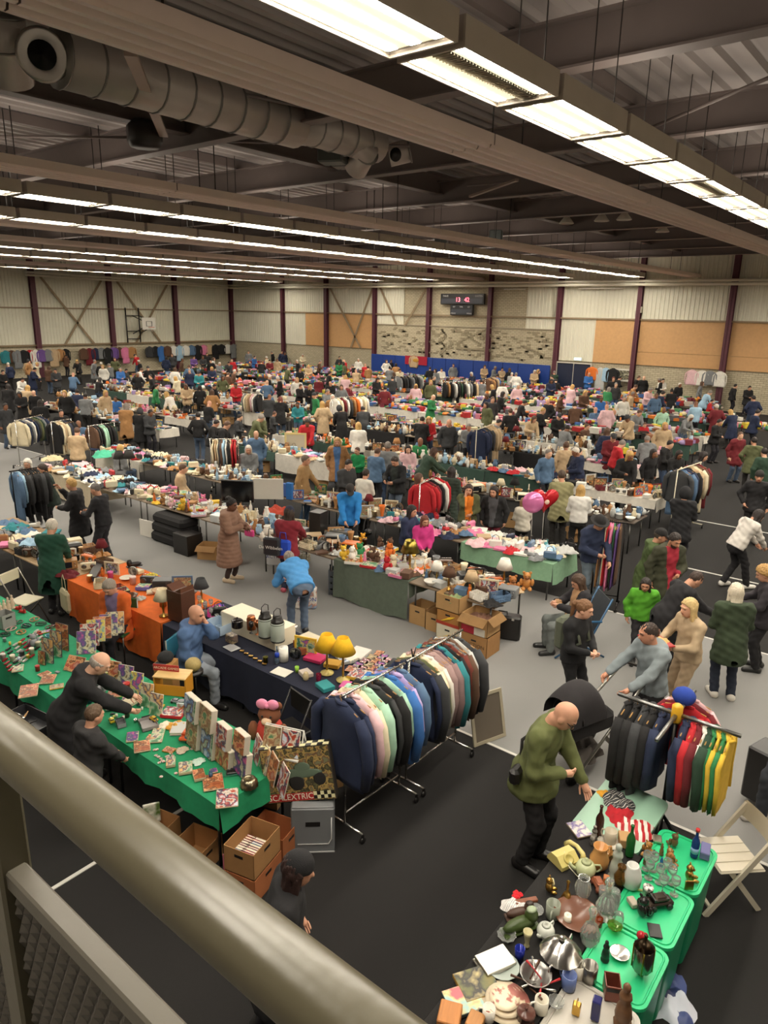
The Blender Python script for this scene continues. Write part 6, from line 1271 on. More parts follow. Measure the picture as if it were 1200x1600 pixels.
# keyboard and cassette player
kb = thing('keyboard', 'black computer keyboard on a clear tray', 'keyboard', at(365, 1187, .757), R(-127)); put('case', MB().bbox(-.24, .24, -.08, .08, 0, .022, .006), BLK, kb)
ky = MB().box(-.008, .008, -.008, .008, 0, .008).mesh('key')
for i in range(16):
    for j in range(5): put('key', ky, C('plastic', '#2e2d2f'), kb, (-.215+i*.0275, -.06+j*.028, .022), sc=(1.2, 1.2, 1))
put('tray', MB().bbox(-.26, .26, -.14, .1, -.002, .004, .002), C('glassy', '#7fe0c0'), kb)
bg(carton(.22, .16, .07), 'cassette_deck', 'black box shaped cassette deck behind the keyboard', 'cassette deck', 347, 1155, R(-110), {0: BLK}); bg(console(), 'typewriter', 'cream plastic toy appliance behind the orange car', 'toy', 318, 1140, R(-60), {0: C('plastic', '#ddd6b8'), 1: C('plastic', '#cfc6a6'), 2: C('plastic', '#c0b490')}, .5)
oc = bg(toycar(), 'toy_car', 'orange plastic toy beach buggy', 'toy car', 292, 1153, R(30), {0: C('plastic', '#e0612a'), 1: C('plastic', '#c9521f'), 2: C('plastic', '#b84a1c')}, 1.1)
bm_ = thing('cake_mould', 'fluted metal ring cake mould', 'cake mould', at(389, 1227, .757)); b = MB(); v = []; f = []; n = 36
for r_, z in ((.085, 0), (.08, .04), (.06, .075), (.045, .08), (.03, .07), (.022, .02)):
    for i in range(n): a = 2*math.pi*i/n; k = r_*(1+.07*(1 if i % 3 == 0 else 0)); v.append((k*math.cos(a+z*6), k*math.sin(a+z*6), z))
for j in range(5):
    for i in range(n): i2 = (i+1) % n; f.append((j*n+i, j*n+i2, j*n+n+i2, j*n+n+i))
b.add(v, f, 0, None, True); put('mould', b, C('metal', '#9a9078', rough=.3), bm_)
flat = [(355, 1248, .26, .2, 4, 'comic album with blue cover lying at the corner of the green table', 'comic_album', 'comic album'), (333, 1223, .24, .19, 7, 'record sleeve with orange and brown portrait', 'record_sleeve', 'record'), (311, 1213, .16, .11, 7, 'pale book lying third in the row of books', 'book', 'book'), (290, 1202, .18, .13, 5, 'dark paperback with planet cover', 'book', 'book'), (267, 1193, .14, .09, 5, 'small dark paperback with purple sky cover', 'book', 'book'), (334, 1205, .07, .07, 3, 'square brown coaster beside the keyboard', 'coaster', 'coaster'), (222, 1167, .2, .16, 7, 'orange and white record sleeve near the boy', 'record_sleeve', 'record'), (207, 1152, .18, .12, 3, 'cream booklet beside the orange record sleeve', 'booklet', 'booklet'), (246, 1150, .26, .13, 5, 'reddish photograph poster lying flat', 'poster', 'poster'), (260, 1117, .1, .08, 7, 'small white card on the green cloth', 'card', 'card'), (200, 1095, .2, .15, 6, 'colourful magazine leaning by the old man', 'magazine', 'magazine'), (180, 1082, .24, .16, 7, 'white drawing sheet beside the old man', 'drawing', 'drawing'), (45, 1080, .3, .2, 7, 'pale patterned sheets of cards at the front edge', 'card_sheet', 'cards'), (75, 1062, .22, .16, 7, 'pinkish heap of card sheets', 'card_sheet', 'cards'), (28, 1045, .18, .13, 5, 'pinkish packet lying near the tool tray', 'packet', 'packet')]
for px, py, w, d, i, l, nm, ct in flat:
    if px < 120: py -= 0
    bg(gamebox(w, d, .012 if nm != 'book' else .03), nm, l, ct, px, py, R(-125+((px*7) % 20-10)), {0: C('card', '#b8a888'), 1: cover(i, 9)})
r = random.Random(8); bdg = MB().lathe([(.018, 0), (.018, .003), (0, .004)], 12).mesh('badge')
for i in range(22):
    p = at(r.uniform(240, 300), r.uniform(1165, 1190) if i < 16 else r.uniform(1190, 1215), .757); o = put('badge', bdg, ramp_mat('badge%d' % (i % 3), ('#e0dcd2', '#a8453a', '#e0dcd2', '#9aa08a'), 40, 'noise', seed=i % 3), None, p); tag(o, 'small round white badge on the green cloth', 'badge', 'round badges on the green cloth')
for i, (px, py, w, h, k) in enumerate(((212, 1090, .17, .3, 6), (228, 1105, .17, .28, 5), (243, 1118, .17, .25, 5), (195, 1070, .22, .24, 3), (178, 1058, .18, .2, 7))): standing(('blue and red comic standing in front of the wooden bench', 'red comic with a face cover standing up', 'magenta comic standing below the red sign', 'white board game leaning behind the old man', 'pale annual leaning near the old man')[i], px, py, w, h, .012, k, R(-70), -14, 'comic', 'comic')
standing('small yellow photo card leaning on the magenta comic', 237, 1106, .1, .12, .008, 3, R(-70), -20, 'card', 'card')
bn = thing('wooden_bench', 'pale wooden toy work bench with orange side panel', 'bench', at(272, 1080, .757), R(-60)); put('top', MB().bbox(-.2, .2, -.12, .12, .22, .24, .006), C('wood', '#d6b478'), bn)
for s in (-1, 1): put('side_panel', MB().box(s*.19-.008, s*.19+.008, -.1, .1, 0, .22), C('paint', '#c98a2c'), bn)
put('front_panel', MB().box(-.19, .19, -.1, -.09, 0, .13), C('paint', '#d08a26'), bn)
sg = thing('sign', 'red sign with cream lettering above the wooden bench', 'sign', (bn.location.x-.02, bn.location.y+.1, .99), R(-60)); put('board', MB().bbox(-.16, .16, -.006, .006, 0, .085, .003), C('paint', '#a82c2c'), sg); o = put('lettering', text_mesh('ARCADE GAMES', .042, .001), C('paper', '#e0cbb0'), sg, (0, -.008, .042)); o.rotation_euler = (R(90), 0, 0)
tv = thing('letter_block', 'cut-out logo sign with red and yellow letters leaning on the bench', 'sign', at(287, 1112, .757), R(-60)); put('backing', MB().bbox(-.08, .08, 0, .012, 0, .1, .003), C('plastic', '#c8d6d2'), tv); put('big_letter', MB().prism([(-.065, 0), (-.045, 0), (-.045, .05), (-.02, .015), (.005, .05), (.005, 0), (.03, 0), (.03, .095), (.012, .095), (-.02, .05), (-.05, .095), (-.065, .095)], -.012, 0, X=XF((0, 0, .002), rx=R(90))), C('paint', '#d08a2a'), tv); o = put('small_letters', text_mesh('TV', .065, .002), C('paint', '#a8322a'), tv, (.035, -.016, .055)); o.rotation_euler = (R(90), 0, 0)
for i, (px, py, c, l) in enumerate(((175, 1128, '#d8c22a', 'yellow toy car at the front edge of the green table'), (189, 1133, '#8a8c8e', 'grey tin of small parts beside the yellow toy'), (232, 1133, '#8f8a88', 'grey tray with folded papers'), (173, 1107, '#d6d2c8', 'white saucer beside the old man'))):
    bg((toycar(), openbox(.14, .1, .05, False), openbox(.22, .17, .04, False), turned('dish'))[i], ('toy_car', 'parts_tin', 'tray', 'saucer')[i], l, ('toy car', 'tin', 'tray', 'saucer')[i], px, py, R(-110), {0: C('plastic', c)}, (.6, .9, 1, .55)[i])
for i in range(26):
    p = at(r.uniform(170, 232), r.uniform(1088, 1130), .757); k = i % 4; place((turned('candle'), carton(.04, .03, .02), toycar(), turned('tumbler'))[k], ('trinket', 'matchbox', 'toy_car', 'trinket')[k], ('small white trinket among the toys on the green cloth', 'tiny yellow green box among the toys on the green cloth', 'tiny dark model car among the toys on the green cloth', 'small silver trinket among the toys on the green cloth')[k], ('trinket', 'box', 'toy car', 'trinket')[k], p, i, {0: (C('ceramic', '#e0dccf'), C('card', '#c0c86a'), C('plastic', '#23332a'), STL)[k]}, (.4, .8, .3, .4)[k], 'toys on the green cloth')
for px, py, c, s, l in ((275, 1135, '#c8923a', .5, 'amber crumpled paper heap'), (258, 1133, '#e0d6c0', .35, 'oval plate with orange fruit'), (285, 1172, '#c8b8a0', .3, 'bag of pale beads'), (300, 1120, '#8aa0c8', .3, 'blue and white plastic packet'), (310, 1190, '#c8e0d0', .3, 'clear plastic bag of badges')): bg(heap(px % 5), 'packet', l+' on the green cloth', 'packet', px, py, 0, {0: C('plastic', c)}, s)
# left half of the green table
for i, (px, py, c) in enumerate(((27, 973, '#3a4a3c'), (54, 968, '#9a7a5a'), (41, 978, '#1f2c34'), (64, 975, '#23402f'), (80, 980, '#4a2a1c'), (17, 983, '#c8a8a0'), (33, 988, '#b08a5a'), (8, 992, '#23352c'), (80, 993, '#5a8aa0'), (3, 975, '#2a3c34'))):
    p = at(px, py, .757); n = 14; b = MB().tube([(.075*math.cos(2*math.pi*q/n), .06*math.sin(2*math.pi*q/n), .006) for q in range(n+1)], .009, 5).tube([(-.05, -.02, .008), (.03, .02, .012)], .012, 5); o = put('bead_necklace', b, C('gloss', c), None, p, i*.7); tag(o, '%s bead necklace laid in an oval on the green cloth' % cname(c), 'necklace', 'necklaces on the green cloth')
for i in range(34):
    u, v = i % 6, i//6; p = at(2+u*11+v*3, 1018-u*5.5+v*4.5 if False else 1022-u*7+v*5, .757); o = place(carton(.055, .02, .012), 'pocket_knife', ('dark red', 'black', 'silver grey')[i % 3]+' pocket knife in the rows on the green cloth', 'pocket knife', p, R(-150), {0: C('gloss', ('#8a1f24', '#23201f', '#b0aca6')[i % 3])}, 1.6, 'pocket knives on the green cloth')
for px, py, c, l in ((47, 1010, '#c84a7a', 'pink'), (60, 1011, '#d8cdb4', 'cream round'), (35, 1026, '#2a2826', 'black'), (20, 1032, '#e0d8c0', 'ivory'), (50, 1021, '#e6dcc8', 'pale'), (5, 1030, '#c8c4bc', 'light grey')): bg(turned('tin'), 'makeup_case', l+' compact case beside the pocket knives', 'compact case', px, py, 0, {0: C('plastic', c)}, .62)
for i, (px, py, w, h, k) in enumerate(((75, 1035, .2, .32, 5), (88, 1025, .2, .34, 5), (98, 1015, .22, .36, 7), (66, 1038, .12, .18, 2))): standing(('framed dark movie print standing at front', 'second framed dark print behind the first', 'pale framed poster standing behind the dark prints', 'small photo print standing left of the dark prints')[i], px, py, w, h, .02, k, R(-75), -6, 'frame', 'framed_print', side='#2a2624')
for i, (px, py) in enumerate(((140, 1010), (150, 1003), (160, 998), (170, 994), (180, 990), (135, 1022))): standing(('%s record sleeve standing in the slanted row behind the old man' % ('blue', 'purple', 'white', 'grey', 'black', 'yellow')[i]), px, py, .24, .3, .01, (4, 6, 7, 3, 5, 3)[i], R(-40), -22, 'record', 'record_sleeve')
standing('white board with a pale brown emblem', 112, 1050, .26, .2, .01, 7, R(-70), -40, 'board', 'board')
for i, (px, py) in enumerate(((28, 952), (35, 957))): bg(shoe(), 'red_boot' if i == 0 else 'red_shoe', ('tall red ornament boot on the green cloth', 'small red ornament shoe beside the red boot')[i], 'ornament', px, py, .4, {0: C('gloss', '#b8221f'), 1: C('gloss', '#8a1a18'), 2: C('gloss', '#5a1210')}, (.6, .5)[i])
bg(openbox(.2, .22, .2, False), 'grey_box', 'grey box of pale dolls at the left edge', 'box', 8, 978, R(10), {0: C('card', '#8f918c'), 1: BLK}); 
for i in range(4): bg(turned('figurine'), 'doll', 'pale doll figure in the grey box at left edge', 'doll', 2+i*6, 962-i*4, i, {0: C('ceramic', '#d0b8a0')}, .8, 0, .8)
# tool tray and case at the left edge, in front of the green table
tt = thing('tool_case', 'grey tool case with open tray of odds and ends', 'tool case', at(30, 1105, .62), R(8)); tt.location = (2.93, 7.35, 0)
put('lower_case', MB().bbox(-.22, .22, -.3, .3, 0, .58, .015), C('plastic', '#6b7078'), tt); put('ribs', MB().box(-.225, -.22, -.2, -.18, .05, .4).box(-.225, -.22, -.1, -.08, .05, .4).box(-.225, -.22, 0, .02, .05, .4).box(.05, .07, -.305, -.3, .05, .4).box(.1, .12, -.305, -.3, .05, .4).box(.15, .17, -.305, -.3, .05, .4), C('plastic', '#8a9098'), tt); put('tray', openbox(.46, .62, .12, False)[0][1], C('plastic', '#2f3033'), tt, (0, 0, .58)); put('red_bar', MB().bbox(-.1, .2, -.29, -.24, .6, .64, .01), C('plastic', '#b82a30'), tt)
for i in range(8): tag(put('tool', MB().tube([(0, 0, 0), (.06, .07, .01), (.1, .14, .015)], [.012, .012, .006], 6), (C('wood', '#b08a5a'), STL, BLK)[i % 3], None, (2.85+.04*(i % 4), 7.2+.07*(i//2), .6+.012*i), i), ('wooden handled tool in the tool tray', 'steel tool in the tool tray', 'black tool in the tool tray')[i % 3], 'tool', 'tools in the tray')
# ---- navy table: white box with flasks, lamps, books
def nv(ps, name, label, cat, px, py, rz=R(-90), cols=None, sc=1., z=.757, rx=0): return on(ps, name, label, cat, px, py, z, rz, cols, sc, rx)
wbx = tag(put('storage_chest', MB().bbox(-.19, .19, -.55, .55, 0, .26, .006), C('paint', '#ddd3ba'), None, (5.98, 6.95, .757)), 'long cream wooden chest carrying vacuum flasks', 'chest')
def flask(label, px, py):
    p = at(px, py, 1.02); t = thing('vacuum_flask', label, 'vacuum flask', p); put('body', MB().lathe([(.085, 0), (.09, .01), (.09, .25), (.08, .27)], 20), C('metal', '#b5beb4', rough=.35, metal=.2), t); put('foot_ring', MB().lathe([(.092, 0), (.092, .02)], 20), BLK, t); put('rim', MB().lathe([(.092, .24), (.075, .29), (.06, .3), (.06, .34), (.05, .35), (0, .35)], 20), BLK, t); put('handle', MB().tube([(-.06, 0, .33), (-.055, 0, .42), (0, 0, .45), (.055, 0, .42), (.06, 0, .33)], .006, 6), BLK, t)
flask('pale green vacuum flask with black lid, left of its pair', 415, 994); flask('pale green vacuum flask with black lid, right of its pair', 434, 1001)
nv(turned('pot'), 'cooking_pot', 'black enamel cooking pot on the cream chest', 'pot', 371, 980, 0, {0: C('gloss', '#23201f')}, .8, 1.02); nv(turned('flask'), 'copper_can', 'copper can beside the black pot', 'can', 393, 983, 0, {0: COPPER}, 1.0, 1.02); nv(turned('wineglass'), 'copper_goblet', 'dark copper goblet in front of the flasks', 'goblet', 403, 991, 0, {0: COPPER}, 1.1, 1.02); nv(turned('wineglass'), 'black_candlestick', 'thin black candlestick beside the copper can', 'candlestick', 393, 989, 0, {0: BLK}, .9, 1.02)
for i, (px, py) in enumerate(((362, 1003), (362, 1003), (362, 1003))): nv(carton(.14, .1, .11), 'tin_box', ('patterned dark tin, lowest of the tower', 'patterned dark tin, middle of the tower', 'patterned dark tin, topmost of the tower')[i], 'tin', px, py, R(-90), {0: ramp_mat('tin', ('#4a4038', '#6b5a50', '#33302e', '#8a7a60'), 20, 'noise')}, 1., .757+.112*i)
def ylamp(label, px, py, h):
    p = at(px, py, .757); t = thing('table_lamp', label, 'lamp', p); put('base', MB().lathe([(.08, 0), (.085, .012), (.03, .03), (.018, .05)], 18), C('ceramic', '#d8c67a'), t); put('stem', MB().tube([(0, 0, .04), (0, 0, h)], .014, 8), C('metal', '#b89a58'), t); put('lamp_shade', MB().lathe([(.155, h-.02), (.07, h+.17), (.065, h+.17), (.15, h-.018)], 24), C('fabric', '#e0b01f'), t)
ylamp('taller yellow lamp on a slim gold stem', 536, 1063, .40); ylamp('shorter yellow lamp behind the taller one', 511, 1052, .36)
nv(turned('candle'), 'kitchen_roll', 'white roll of kitchen paper in front of the chest', 'paper roll', 443, 1032, 0, {0: C('paper', '#e6e2d8')}, 2.1); nb = nv(turned('bottle'), 'spray_bottle', 'clear bottle with royal blue shoulder', 'bottle', 433, 1036, 0, {0: C('glassy', '#a8c0d8')}, .75); put('blue_shoulder', MB().lathe([(.04, .12), (.04, .17), (.03, .2)], 14), C('plastic', '#1f3fb0'), nb)
nv(ribbed('bowl'), 'cut_bowl', 'silver openwork bowl behind the flasks', 'bowl', 455, 985, 0, {0: STL}, .8); nv(turned('tumbler'), 'tumbler', 'lime green candle glass on the navy cloth', 'glass', 464, 1050, 0, {0: C('plain', '#8fc03a')}, .75); nv(turned('tumbler'), 'tumbler', 'pink glass beside the lime one', 'glass', 498, 1064, 0, {0: C('glassy', '#d03a6a')}, .95); nv(turned('jar'), 'jar', 'cream ceramic pot with holes on the navy cloth', 'pot', 478, 1062, 0, {0: C('ceramic', '#d0bd94')}, .6)
nv(clock(), 'candle_holder', 'black circular candle holder', 'candle holder', 462, 1030, R(-60), {0: BLK, 1: STL, 2: BLK}, .9); nv(turned('tin'), 'tin', 'small olive green tin near the paper roll', 'tin', 415, 1035, 0, {0: C('metal', '#7a7a36')}, .65)
for i, (px, py, w, d, h, c, l) in enumerate(((475, 1015, .3, .2, .09, '#8a4a2c', 'reddish brown wooden box behind the magenta book'), (493, 1030, .26, .2, .04, '#b82a5a', 'magenta book of the navy table'), (485, 1002, .34, .26, .05, '#c8bfa8', 'pale flat box behind the wooden box'), (520, 1013, .36, .24, .05, '#b8a890', 'wide beige box at the back edge'), (520, 1040, .2, .16, .05, '#c89a3a', 'golden yellow box between the lamps'), (560, 1022, .24, .3, .03, '#d0c8c0', 'pale album lying near the discs'), (545, 1030, .22, .16, .04, '#d8d0c0', 'white printed box near the tall lamp'), (508, 1075, .2, .16, .05, '#2f8a8c', 'teal tray with folded cloths'), (545, 1072, .2, .16, .02, '#c85a94', 'pink patterned purse at the end of the navy table'), (440, 1050, .24, .18, .004, '#dcd8cc', 'white paper sheets on the navy cloth'), (362, 1012, .2, .15, .004, '#dcdcdc', 'white sheet of paper before the seated man'), (478, 1055, .16, .13, .05, '#c8bcb0', 'pale translucent bag on the navy cloth'))): nv(gamebox(w, d, h), 'box' if h > .03 else 'booklet', l, 'box' if h > .03 else 'paper', px, py, R(-90+(i*37) % 50-25), {0: C('card', c), 1: C('card', c)})
for i in range(26):
    u, v = i % 5, i//5; nv(disc_case(), 'disc_case', 'disc case with pale cover laid out on the navy cloth', 'disc case', 548+u*11+v*6, 1046-u*6+v*5.5, R(-70), {1: cover((7, 3, 4, 0)[i % 4], 14)}, .85)
for i in range(6): nv(carton(.05, .03, .015), 'metal_hinge', 'small brass fitting laid on the navy cloth', 'fitting', 378+i*7, 1018+i*4, R(-60), {0: BRS}, 1.2)
for i in range(14): nv(turned(('wineglass', 'tumbler')[i % 2]), 'drinking_glass', 'clear drinking glass at the far end of the navy table', 'glass', 312+(i % 5)*9, 960-(i//5)*7+(i % 5)*3, 0, {0: GLS}, .9)
nv(handbag(), 'camera_bag', 'black camera case among the glasses', 'case', 342, 962, R(-40), {0: BLK, 1: BLK}, .7); nv(openbox(.34, .26, .14, False), 'plastic_crate', 'pale blue plastic tray behind the seated man', 'tray', 343, 985, R(-90), {0: C('plastic', '#a8bcd0'), 1: BLK})
for i, (px, py, c, l) in enumerate(((353, 927, '#d02a8c', 'bright magenta feather boa heap on the table end'), (343, 922, '#5a3a9a', 'purple foil bow beside the magenta boa'))): place(heap(i+1), 'feather_boa', l, 'decoration', ((6.1, 8.0, .757), (6.25, 8.14, .757))[i], 0, {0: C('hair', c)}, (.85, .35)[i])
place(heap(3), 'fur_hat', 'gold and brown fabric heap below the magenta boa', 'fabric', (6.15, 7.7, .757), 0, {0: C('fabric', '#7a5a36')}, .7); nv(carton(.3, .2, .1), 'box', 'straw coloured woven case behind the black pot', 'case', 378, 962, R(-70), {0: C('card', '#c0a868')})
# open box with paper and chair in the gap at the end of the navy table
place(openbox(.32, .3, .24, False), 'cardboard_box', 'brown box with shredded paper beside the navy table', 'box', (5.0, 4.72, 0), R(-20)); o = put('shredded_paper', noise_blob(.3, .28, .2, 3, 14, 5), C('paper', '#c9c3b2'), None, (5.0, 4.72, .14), 0); tag(o, 'heap of shredded paper in the brown box', 'paper', kind='stuff')
fc = thing('folding_chair', 'black folding chair behind the navy table', 'chair', (4.95, 5.3, 0), R(-100)); put('seat', MB().bbox(-.2, .2, -.2, .2, .43, .46, .01), BLK, fc); put('backrest', MB().bbox(-.2, .2, .18, .2, .6, .85, .01), BLK, fc)
for s in (-1, 1): put('leg', MB().tube([(s*.2, -.2, 0), (s*.2, .2, .85)], .012, 6), BLK, fc); put('leg', MB().tube([(s*.19, .22, 0), (s*.19, -.15, .44)], .012, 6), BLK, fc)
# ---- orange table goods
def og(ps, name, label, cat, px, py, rz=R(-90), cols=None, sc=1., z=.757): return on(ps, name, label, cat, px, py, z, rz, cols, sc)
ca = thing('wooden_cabinet', 'dark brown wooden cabinet with two peaks on the table corner', 'cabinet', at(277, 972, .757), R(-84)); ca.location = (5.62, 8.18, .757); put('body', MB().bbox(-.15, .15, -.13, .13, 0, .46, .005), C('wood', '#4a2a1c'), ca); put('peaks', MB().prism([(-.14, 0), (-.02, 0), (-.14, .07)], -.12, .12, X=XF((0, 0, .46), rx=R(90))).prism([(.14, 0), (.02, 0), (.14, .07)], -.12, .12, X=XF((0, 0, .46), rx=R(90))), C('wood', '#5a3422'), ca)
for i, (px, py, k, c, s, l, nm) in enumerate(((150, 896, 'c', '#23201f', 1.5, 'long black lacquer case', 'case'), (175, 893, 's', '#231f1e', .9, 'black leather boot lying', 'shoe'), (210, 885, 's', '#1f1c1b', 1.1, 'black boot standing at the table end', 'boot'), (152, 907, 'b', '#27335c', .8, 'dark blue jewel box', 'box'), (173, 903, 't', '#c85a9a', .9, 'pink round box', 'box'), (192, 926, 'g', '#33291f', 1., 'cream and black framed tile', 'tile'), (198, 905, 'd', '#d8d0be', .9, 'white oval dish', 'dish'), (216, 895, 'b', '#d0c4a0', .9, 'cream glass box', 'box'), (237, 900, 'h', '#d8c22a', .5, 'yellow gloves', 'gloves'), (225, 920, 'g', '#6a6ab0', 1., 'blue and purple book', 'book'), (247, 928, 'w', '#c8a888', .9, 'roll of beige tape', 'tape'), (220, 935, 'h', '#b8b4ac', .4, 'grey cloth bundle', 'cloth'), (245, 905, 'h', '#d8a0a8', .4, 'pale pink cloth', 'cloth'), (208, 912, 't', '#d8c0b8', 1., 'pale pink cup', 'cup'))):
    ps = dict(c=carton(.5, .1, .05), s=shoe(), b=carton(.18, .14, .06), t=turned('tin'), g=gamebox(.22, .17, .06), d=turned('dish'), h=heap(2), w=turned('bowl'))[k]; og(ps, nm, l+' on the orange cloth', nm, px, py, R(-90+(i*53) % 80-40), {0: C('plastic' if k in 'csbt' else 'fabric', c), **({1: cover((7, 6)[i % 2])} if k == 'g' else {}), **({1: BLK, 2: BLK} if k == 's' else {})}, s)
og(handbag(), 'umbrella_bag', 'cane hung cream tote bag at the corner of the orange table', 'bag', 104, 955, R(-100), {0: C('fabric', '#b5ab8c'), 1: C('fabric', '#b5ab8c')}, 1.0, .3).scale = (1., .8, 1.9)
gt = og(heap(1), 'chair_throw', 'green leafy jacket hanging over the chair back', 'jacket', 196, 965, 0, {0: ramp_mat('leafy', ('#2f6a2a', '#3f8a3a', '#234f22', '#4a9a4a'), 9, 'noise')}, 1.0, .55)
def simple_chair(label, loc, rz, c, frame):
    t = thing('chair', label, 'chair', loc, rz); put('seat', MB().bbox(-.21, .21, -.21, .21, .44, .47, .012), C('plastic', c), t); put('backrest', MB().bbox(-.2, .2, -.23, -.2, .6, .9, .012), C('plastic', c), t)
    for sx in (-1, 1):
        for sy in (-1, 1): put('leg', MB().tube([(sx*.19, sy*.19, 0), (sx*.19, sy*.19 if sy > 0 else -.215, .9 if sy < 0 else .45)], .012, 6), C('steel', frame), t)
    return t
for k, l, c in (('orange', 'chair under the seated woman in orange', '#2f5a34'), ('bluehood', 'light blue chair under the seated bald man', '#4fa0b8')):
    r_ = NEAR[k][0]; simple_chair(l, (r_.location.x, r_.location.y, 0), r_.rotation_euler.z, c, '#77756f')
# cream folding chair by the green table, white chair
cf = thing('folding_chair', 'cream folding chair at the far end of the green table', 'chair', (4.8, 11.3, 0), R(200)); put('seat', MB().bbox(-.2, .2, -.2, .2, .43, .455, .015), C('plastic', '#e0d8bc'), cf); put('backrest', MB().bbox(-.2, .2, -.3, -.27, .72, .9, .02), C('plastic', '#e0d8bc'), cf)
for s in (-1, 1): put('leg', MB().tube([(s*.2, .25, 0), (s*.2, -.3, .9)], .012, 6), C('steel', '#9a958c'), cf); put('leg', MB().tube([(s*.18, -.25, 0), (s*.18, .18, .44)], .012, 6), C('steel', '#9a958c'), cf)
for i, (px, py, c, l) in enumerate(((235, 1000, '#23221f', 'black cap'),)): pass
bx = thing('display_box', 'brown box with a black cap on it beside the blue chair', 'box', (4.6, 7.1, 0), R(-60)); put('body', MB().bbox(-.12, .12, -.1, .1, 0, .85, .006), C('card', '#a87a44'), bx)
cp = tag(put('cap', MB().ell((0, 0, .04), (.1, .11, .08)).bbox(-.07, .07, -.2, -.08, .0, .012, .004), C('fabric', '#1f2022'), None, (4.6, 7.1, .86), R(-70)), 'black baseball cap on the brown box', 'cap')
pom = tag(put('pompom', MB().ell((0, 0, .08), (.1, .1, .09), 14, 9), C('hair', '#a8945c'), None, (4.75, 6.75, .78)), 'fluffy beige pompom beside the seated bald man', 'pompom'); tag(put('stool', MB().lathe([(.02, 0), (.02, .7), (.12, .74), (.12, .78), (0, .78)], 12).lathe([(.15, 0), (.15, .02), (.02, .03)], 12), BLK, None, (4.75, 6.75, 0)), 'slim black stand under the beige pompom', 'stand')
# more small collectibles filling the gaps on the green cloth
r = random.Random(31)
for i in range(60):
    u = r.random(); x, y = r.uniform(3.46, 4.2), r.uniform(4.75, 10.8); k = r.randrange(6); px_, py_ = pix((x, y, .76))
    if 0 < px_ < 470: place((toycar(), turned('tin'), disc_case(), carton(.1, .07, .03), turned('candle'), plush())[k], ('toy_car', 'tin', 'disc_case', 'box', 'candle', 'plush_toy')[k], ('small metal toy car', 'round tin', 'game cassette with printed cover', 'small printed carton', 'white candle pot', 'tiny plush animal')[k]+' scattered on the green cloth', ('toy car', 'tin', 'game cassette', 'box', 'candle', 'plush toy')[k], (x, y, .757), u*6, {0: C('plastic', r.choice(('#b5322c', '#d8cfc0', '#33506a', '#c8a23a', '#5a4a3c', '#8f9094'))), **({1: cover(r.randrange(8), 14)} if k == 2 else {})}, r.uniform(.4, .8), 'small collectibles on the green cloth')
# ================================================================== PRAM, BLUE CHAIR, BOXES, FIRST AISLE
pr = thing('pram', 'black pram with large hood and chrome frame', 'pram', (7.22, 2.62, 0), R(160-90)); cm = C('steel', '#b8b4ac', rough=.35)
for s in (-1, 1):
    put('frame_tube', MB().tube([(s*.2, -.62, 1.0), (s*.22, -.28, .74), (s*.24, .42, .14)], .018, 8), cm, pr); put('rear_leg', MB().bar((s*.23, .02, .5), (s*.29, -.3, .16), .03, .05), C('plastic', '#4a463f'), pr)
    w = put('wheel', MB().lathe([(.15, -.025), (.16, 0), (.15, .025), (.115, .02), (.115, -.02), (.15, -.025)], 22, X=XF((s*.31, -.32, .16), ry=R(90))), BLK, pr); put('hub', MB().lathe([(.113, -.012), (.03, -.02), (.03, .02), (.113, .012)], 18, X=XF((s*.31, -.32, .16), ry=R(90))), C('plastic', '#8f8a80'), w)
    w = put('wheel', MB().lathe([(.09, -.02), (.098, 0), (.09, .02), (.06, .015), (.06, -.015), (.09, -.02)], 18, X=XF((s*.2, .45, .1), ry=R(90))), BLK, pr)
put('handle', MB().tube([(-.2, -.62, 1.0), (-.19, -.74, 1.05), (0, -.78, 1.06), (.19, -.74, 1.05), (.2, -.62, 1.0)], .018, 8), C('plastic', '#3a3733'), pr)
put('carrycot', MB().bbox(-.2, .2, -.2, .55, .5, .78, .07), C('fabric', '#1d1b1c'), pr); put('basket', noise_blob(.42, .5, .2, 9), C('fabric', '#4a443f'), pr, (0, .12, .2))
put('hood', MB().grid(lambda u, v: (.23*math.cos(math.pi*u), .30-.34*math.cos(math.pi*.62*v+.25)+.05, .74+.42*math.sin(math.pi*u)**.7*math.sin(math.pi*.62*v+.5)), 14, 10), C('fabric', '#2a2729'), pr)
put('hood_trim', MB().tube([(.235*math.cos(math.pi*q/12), .40, .76+.2*math.sin(math.pi*q/12)) for q in range(13)], .012, 6), BLK, pr)
# bag strap, glasses and backpack worn by the near figures
K = NEAR['bald'][1]; r_ = NEAR['bald'][0]; put('shoulder_strap', MB().tube([Vector(K['S0']+K['X']*-.13*K['s']+K['N']*.14), Vector(K['S0']+K['X']*-.12*K['s']+K['T']*.07), Vector(K['P']+K['X']*-.05+K['N']*-.2+K['T']*.2), Vector(K['P']+K['X']*.2-K['N']*.05)], .018, 6), BLK, r_); put('waist_bag', MB().bbox(-.09, .09, -.05, .05, -.08, .08, .03, X=XF(Vector(K['P']+K['X']*.22-K['N']*.08+K['T']*.04))), BLK, r_)
hx, hf, hz = K['HB']; H = K['H']; g_ = MB()
for sd in (-1, 1): g_.tube([Vector(H+hx*sd*.08-hf*.01+hz*.02), Vector(H+hx*sd*.065+hf*.095+hz*.018), Vector(H+hx*sd*.012+hf*.108+hz*.012)], .004, 5); g_.tube([Vector(H+hx*(sd*.036+.022*math.cos(a*.785))+hf*.104+hz*(.008+.016*math.sin(a*.785))) for a in range(9)], .003, 5)
put('glasses', g_, BLK, r_)
